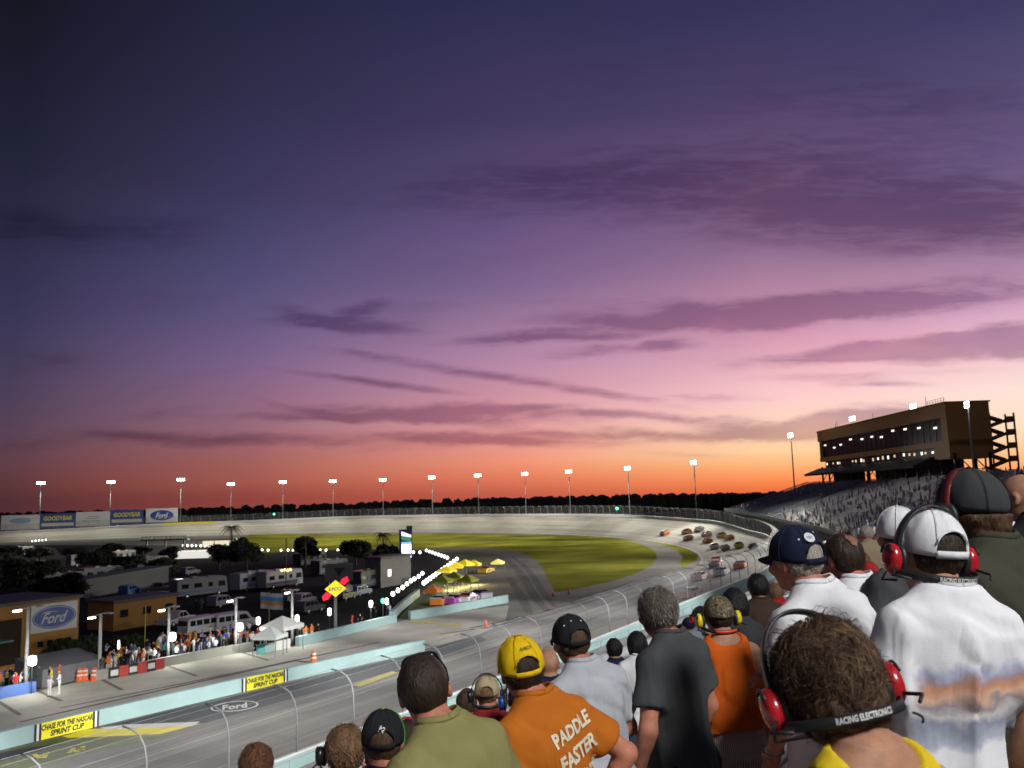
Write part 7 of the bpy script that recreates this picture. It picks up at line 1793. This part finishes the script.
for n in range(-3, 26):
    v = 5.2
    while v < 88:
        v += rc.uniform(.56, .92)
        l = -.45 + .85 * n + rc.uniform(.42, .6); q = VLZ(v, l, row_floor(n)); hh = rc.uniform(1.62, 1.82)
        x, y, d = pxof(q + Vector((0, 0, hh - .12)))
        if not (636 < x < 1040) or d < 5: continue
        wx = VLZ(v, LW - .5); 
        # keep clear of the sight line to the outer wall and track
        yw = None
        for s in range(40, 200, 2):
            xx, yy, dd = pxof(track_pt(s, -.5, zbank(s) - .2))
            if xx > x: yw = yy; break
        if yw is not None and y - 12 * 10 / d < yw + 6: continue
        if x < 790 and y < 575: continue
        if rc.random() < .12: continue
        cand.append((d, x, y, q, hh))
for n in range(-10, 24):
    v = 14
    while v < 92:
        v += rc.uniform(.56, 1.1); l = -.45 + .85 * n + rc.uniform(.42, .6); q = VLZ(v, l, row_floor(n)); x, y, d = pxof(q + Vector((0, 0, 1.62)))
        yw = None
        for s in range(40, 200, 3):
            xx, yy, dd = pxof(track_pt(s, -.5, zbank(s) - .2))
            if xx > x: yw = yy; break
        if d > 16 and rc.random() < .72 and x > 660 and (yw is None or y - 120 / d > yw + 8) and not (x < 800 and y < 580): back_pts.append((q, -HD + rc.uniform(-.3, .5), rc.uniform(.93, 1.04)))
cand.sort(key=lambda c: c[0])
zone = lambda x: 'beside the orange tank top' if x < 700 else ('left of navy cap man' if x < 775 else ('between navy cap and balding men' if x < 825 else ('right of balding man' if x < 905 else ('by the olive tee man' if x < 950 else 'near right edge'))))
for d, x, y, q, hh in cand:
    r = .12 * F / d
    if any(abs(x - a) < max(1, b_r - r * .5) and y > b - b_r * .9 and ((y - b) < b_r * .6 or abs(x - a) < tw_) for a, b, b_r, tw_ in taken if b_r > r * 1.05): continue
    if any(abs(x - a) < (b_r + r) * .45 and abs(y - b) < (b_r + r) * .5 for a, b, b_r, tw_ in taken): continue
    if d > 34 or ncrowd >= 120:
        far_pts.append((q, HD * -1 + rc.uniform(-.3, .5), hh / 1.75)); continue
    k = rc.randrange(6); taken.append((x, y, r, .25 * F / d))
    if not used[k]: o = protos[k]; used[k] = True
    else: o = copy_tree(protos[k])
    o.location = q; o.rotation_euler.z = R_(rc.uniform(-6, 26)); o.scale = (hh / 1.75,) * 3; ncrowd += 1
    sn, sm = rc.choice(SHC); hn, hm = rc.choice(HRC); cn, cm = rc.choice(CPC); pn = rc.choice([c_denim, c_khaki, c_black, c_navy])
    for ch in o.children:
        nm = ch.name.split('.')[0]; use = {'shirt': sm, 'hair': hm, 'cap': cm, 'shorts': pn, 'trousers': pn, 'body': skin_mat(rc.choice(['tan', 'red', 'sun', 'brown']))}.get(nm)
        if use: ch.material_slots[0].link = 'OBJECT'; ch.material_slots[0].material = use
        for g_ in ch.children:
            if nm == 'cap': g_.material_slots[0].link = 'OBJECT'; g_.material_slots[0].material = cm
    hat = f'{cn} cap' if k in (0, 3) else f'{hn} hair'
    dist = 'near' if d < 9 else ('farther' if d < 16 else 'far')
    o['label'] = f'person in {sn} shirt with {hat} {zone(x)}, {dist}'
for k in range(6):
    if not used[k]:
        for ch in list(protos[k].children_recursive): bpy.data.objects.remove(ch)
        bpy.data.objects.remove(protos[k])
def shows(q):
    x, y, d = pxof(q + Vector((0, 0, 1.6))); return d < 34 and not any(abs(x - a) < b_r * 1.1 and y > b - b_r or abs(x - a) < tw_ * .85 and y > b + b_r for a, b, b_r, tw_ in PEOPLE)
far_pts += [t_ for t_ in back_pts if not shows(t_[0])]
if far_pts: tag(crowd_mesh('spectator_crowd', far_pts, 9, m_crowd), kind='stuff')
print('near crowd', ncrowd, 'far', len(far_pts))

# ---------------------------------------------------------------- crew and guests behind the pit wall: small, one body mesh each
def small_person(kind):
    rr = random.Random(100 + kind); p = Pose(1.75, 0, 0, 0, 0, rr.choice(['down', 'fold', 'hip', 'front']), rr.choice(['down', 'low', 'phone', 'hip']), rr.uniform(.98, 1.12))
    f = Field(*grid_for(p, .034, .02, False)); f = body_field(p, .034, .02, False); P, Q = f.mesh()
    ms = [skin_mat('tan'), c_white, c_denim, h_dark]; o = np_object('person', P, Q, ms)
    C_ = P[Q].mean(1); idx = np.zeros(len(Q), np.int32); z = C_[:, 2]; y = C_[:, 1]; x = np.abs(C_[:, 0])
    idx[(z < .96) & ~((x > .2) & (z > .78))] = 2; idx[(z >= .96) & (z < 1.47)] = 1; idx[(z < 1.2) & (x > .215) & (z > .78)] = 0; idx[(z > 1.66) | ((z > 1.56) & (y < -.05))] = 3; idx[z < .1] = 3
    o.data.polygons.foreach_set('material_index', idx); o.data.update(); return o
sp_ = [small_person(k) for k in range(6)]; used = [False] * 6
rc = random.Random(23); spots = []
PC = [('white', c_white), ('white', c_white), ('white', c_white), ('black', c_black), ('black', c_black), ('red', cloth('crew_red', (.45, .03, .03))), ('blue', cloth('crew_blue', (.05, .12, .45))), ('yellow', cloth('crew_yellow', (.62, .55, .05))), ('grey', c_grey), ('orange', cloth('crew_orange', (.6, .16, .03))), ('teal', cloth('crew_teal', (.06, .32, .32))), ('navy', c_navy)]
for (xa, xb, n, back) in ((104, 166, 34, 17), (166, 252, 52, 15), (252, 300, 14, 8), (0, 60, 24, 12)):
    for k in range(n):
        x = xa + (xb - xa) * (k + rc.random()) / n; yb_ = (681 + (x - 96) * (651 - 681) / (252 - 96)) if x > 90 else 700 - x * .19
        if x > 252: yb_ = 652 - (x - 252) * .22
        spots.append((x, yb_ - 3.0 - rc.random() ** 1.5 * back))
spots += [(49, 697, 'z'), (59, 694, 'z'), (100, 676), (92, 672), (66, 679), (160, 617), (201, 611), (196, 612), (210, 640), (312, 640), (318, 639), (306, 641), (375, 621), (390, 618), (352, 630), (360, 628)]
def zone2(x): return 'left of the shed' if x < 62 else ('by the first banners' if x < 120 else ('behind the red banners' if x < 150 else ('before the white van' if x < 205 else ('round the fourth lamp pole' if x < 252 else ('by the white tents' if x < 292 else 'right of the white tents')))))
for i, t_ in enumerate(spots):
    x, y = t_[0], t_[1]; k = rc.randrange(6); q = on_ground(x, y, .018)
    if not used[k]: o = sp_[k]; used[k] = True
    else: o = sp_[k].copy(); COL.objects.link(o)
    sn, sm = PC[0] if len(t_) > 2 else rc.choice(PC); tn_, tm = ('white', c_white) if len(t_) > 2 else rc.choice([('denim', c_denim), ('khaki', c_khaki), ('black', c_black), ('grey', c_grey)])
    hn, hm = rc.choice([('black cap', k_black), ('white cap', k_white), ('dark hair', h_dark), ('brown hair', h_brown), ('red cap', cloth('red_cap', (.35, .03, .03)))])
    for j, m in ((1, sm), (2, tm), (3, hm)): o.material_slots[j].link = 'OBJECT'; o.material_slots[j].material = m
    o.location = q; o.rotation_euler.z = rc.uniform(0, 6.28); sc = rc.uniform(.95, 1.06); o.scale = (sc,) * 3
    lb = f'pit guest in {sn} top, {tn_} legwear, {hn}, {zone2(x)}'
    if len(t_) > 2: lb = ['crew person in white suit standing alone on the pit road, left one', 'crew person in white suit standing alone on the pit road, right one'][0 if x < 55 else 1]
    tag(o, lb, 'person', 'people crowding the pit lane')
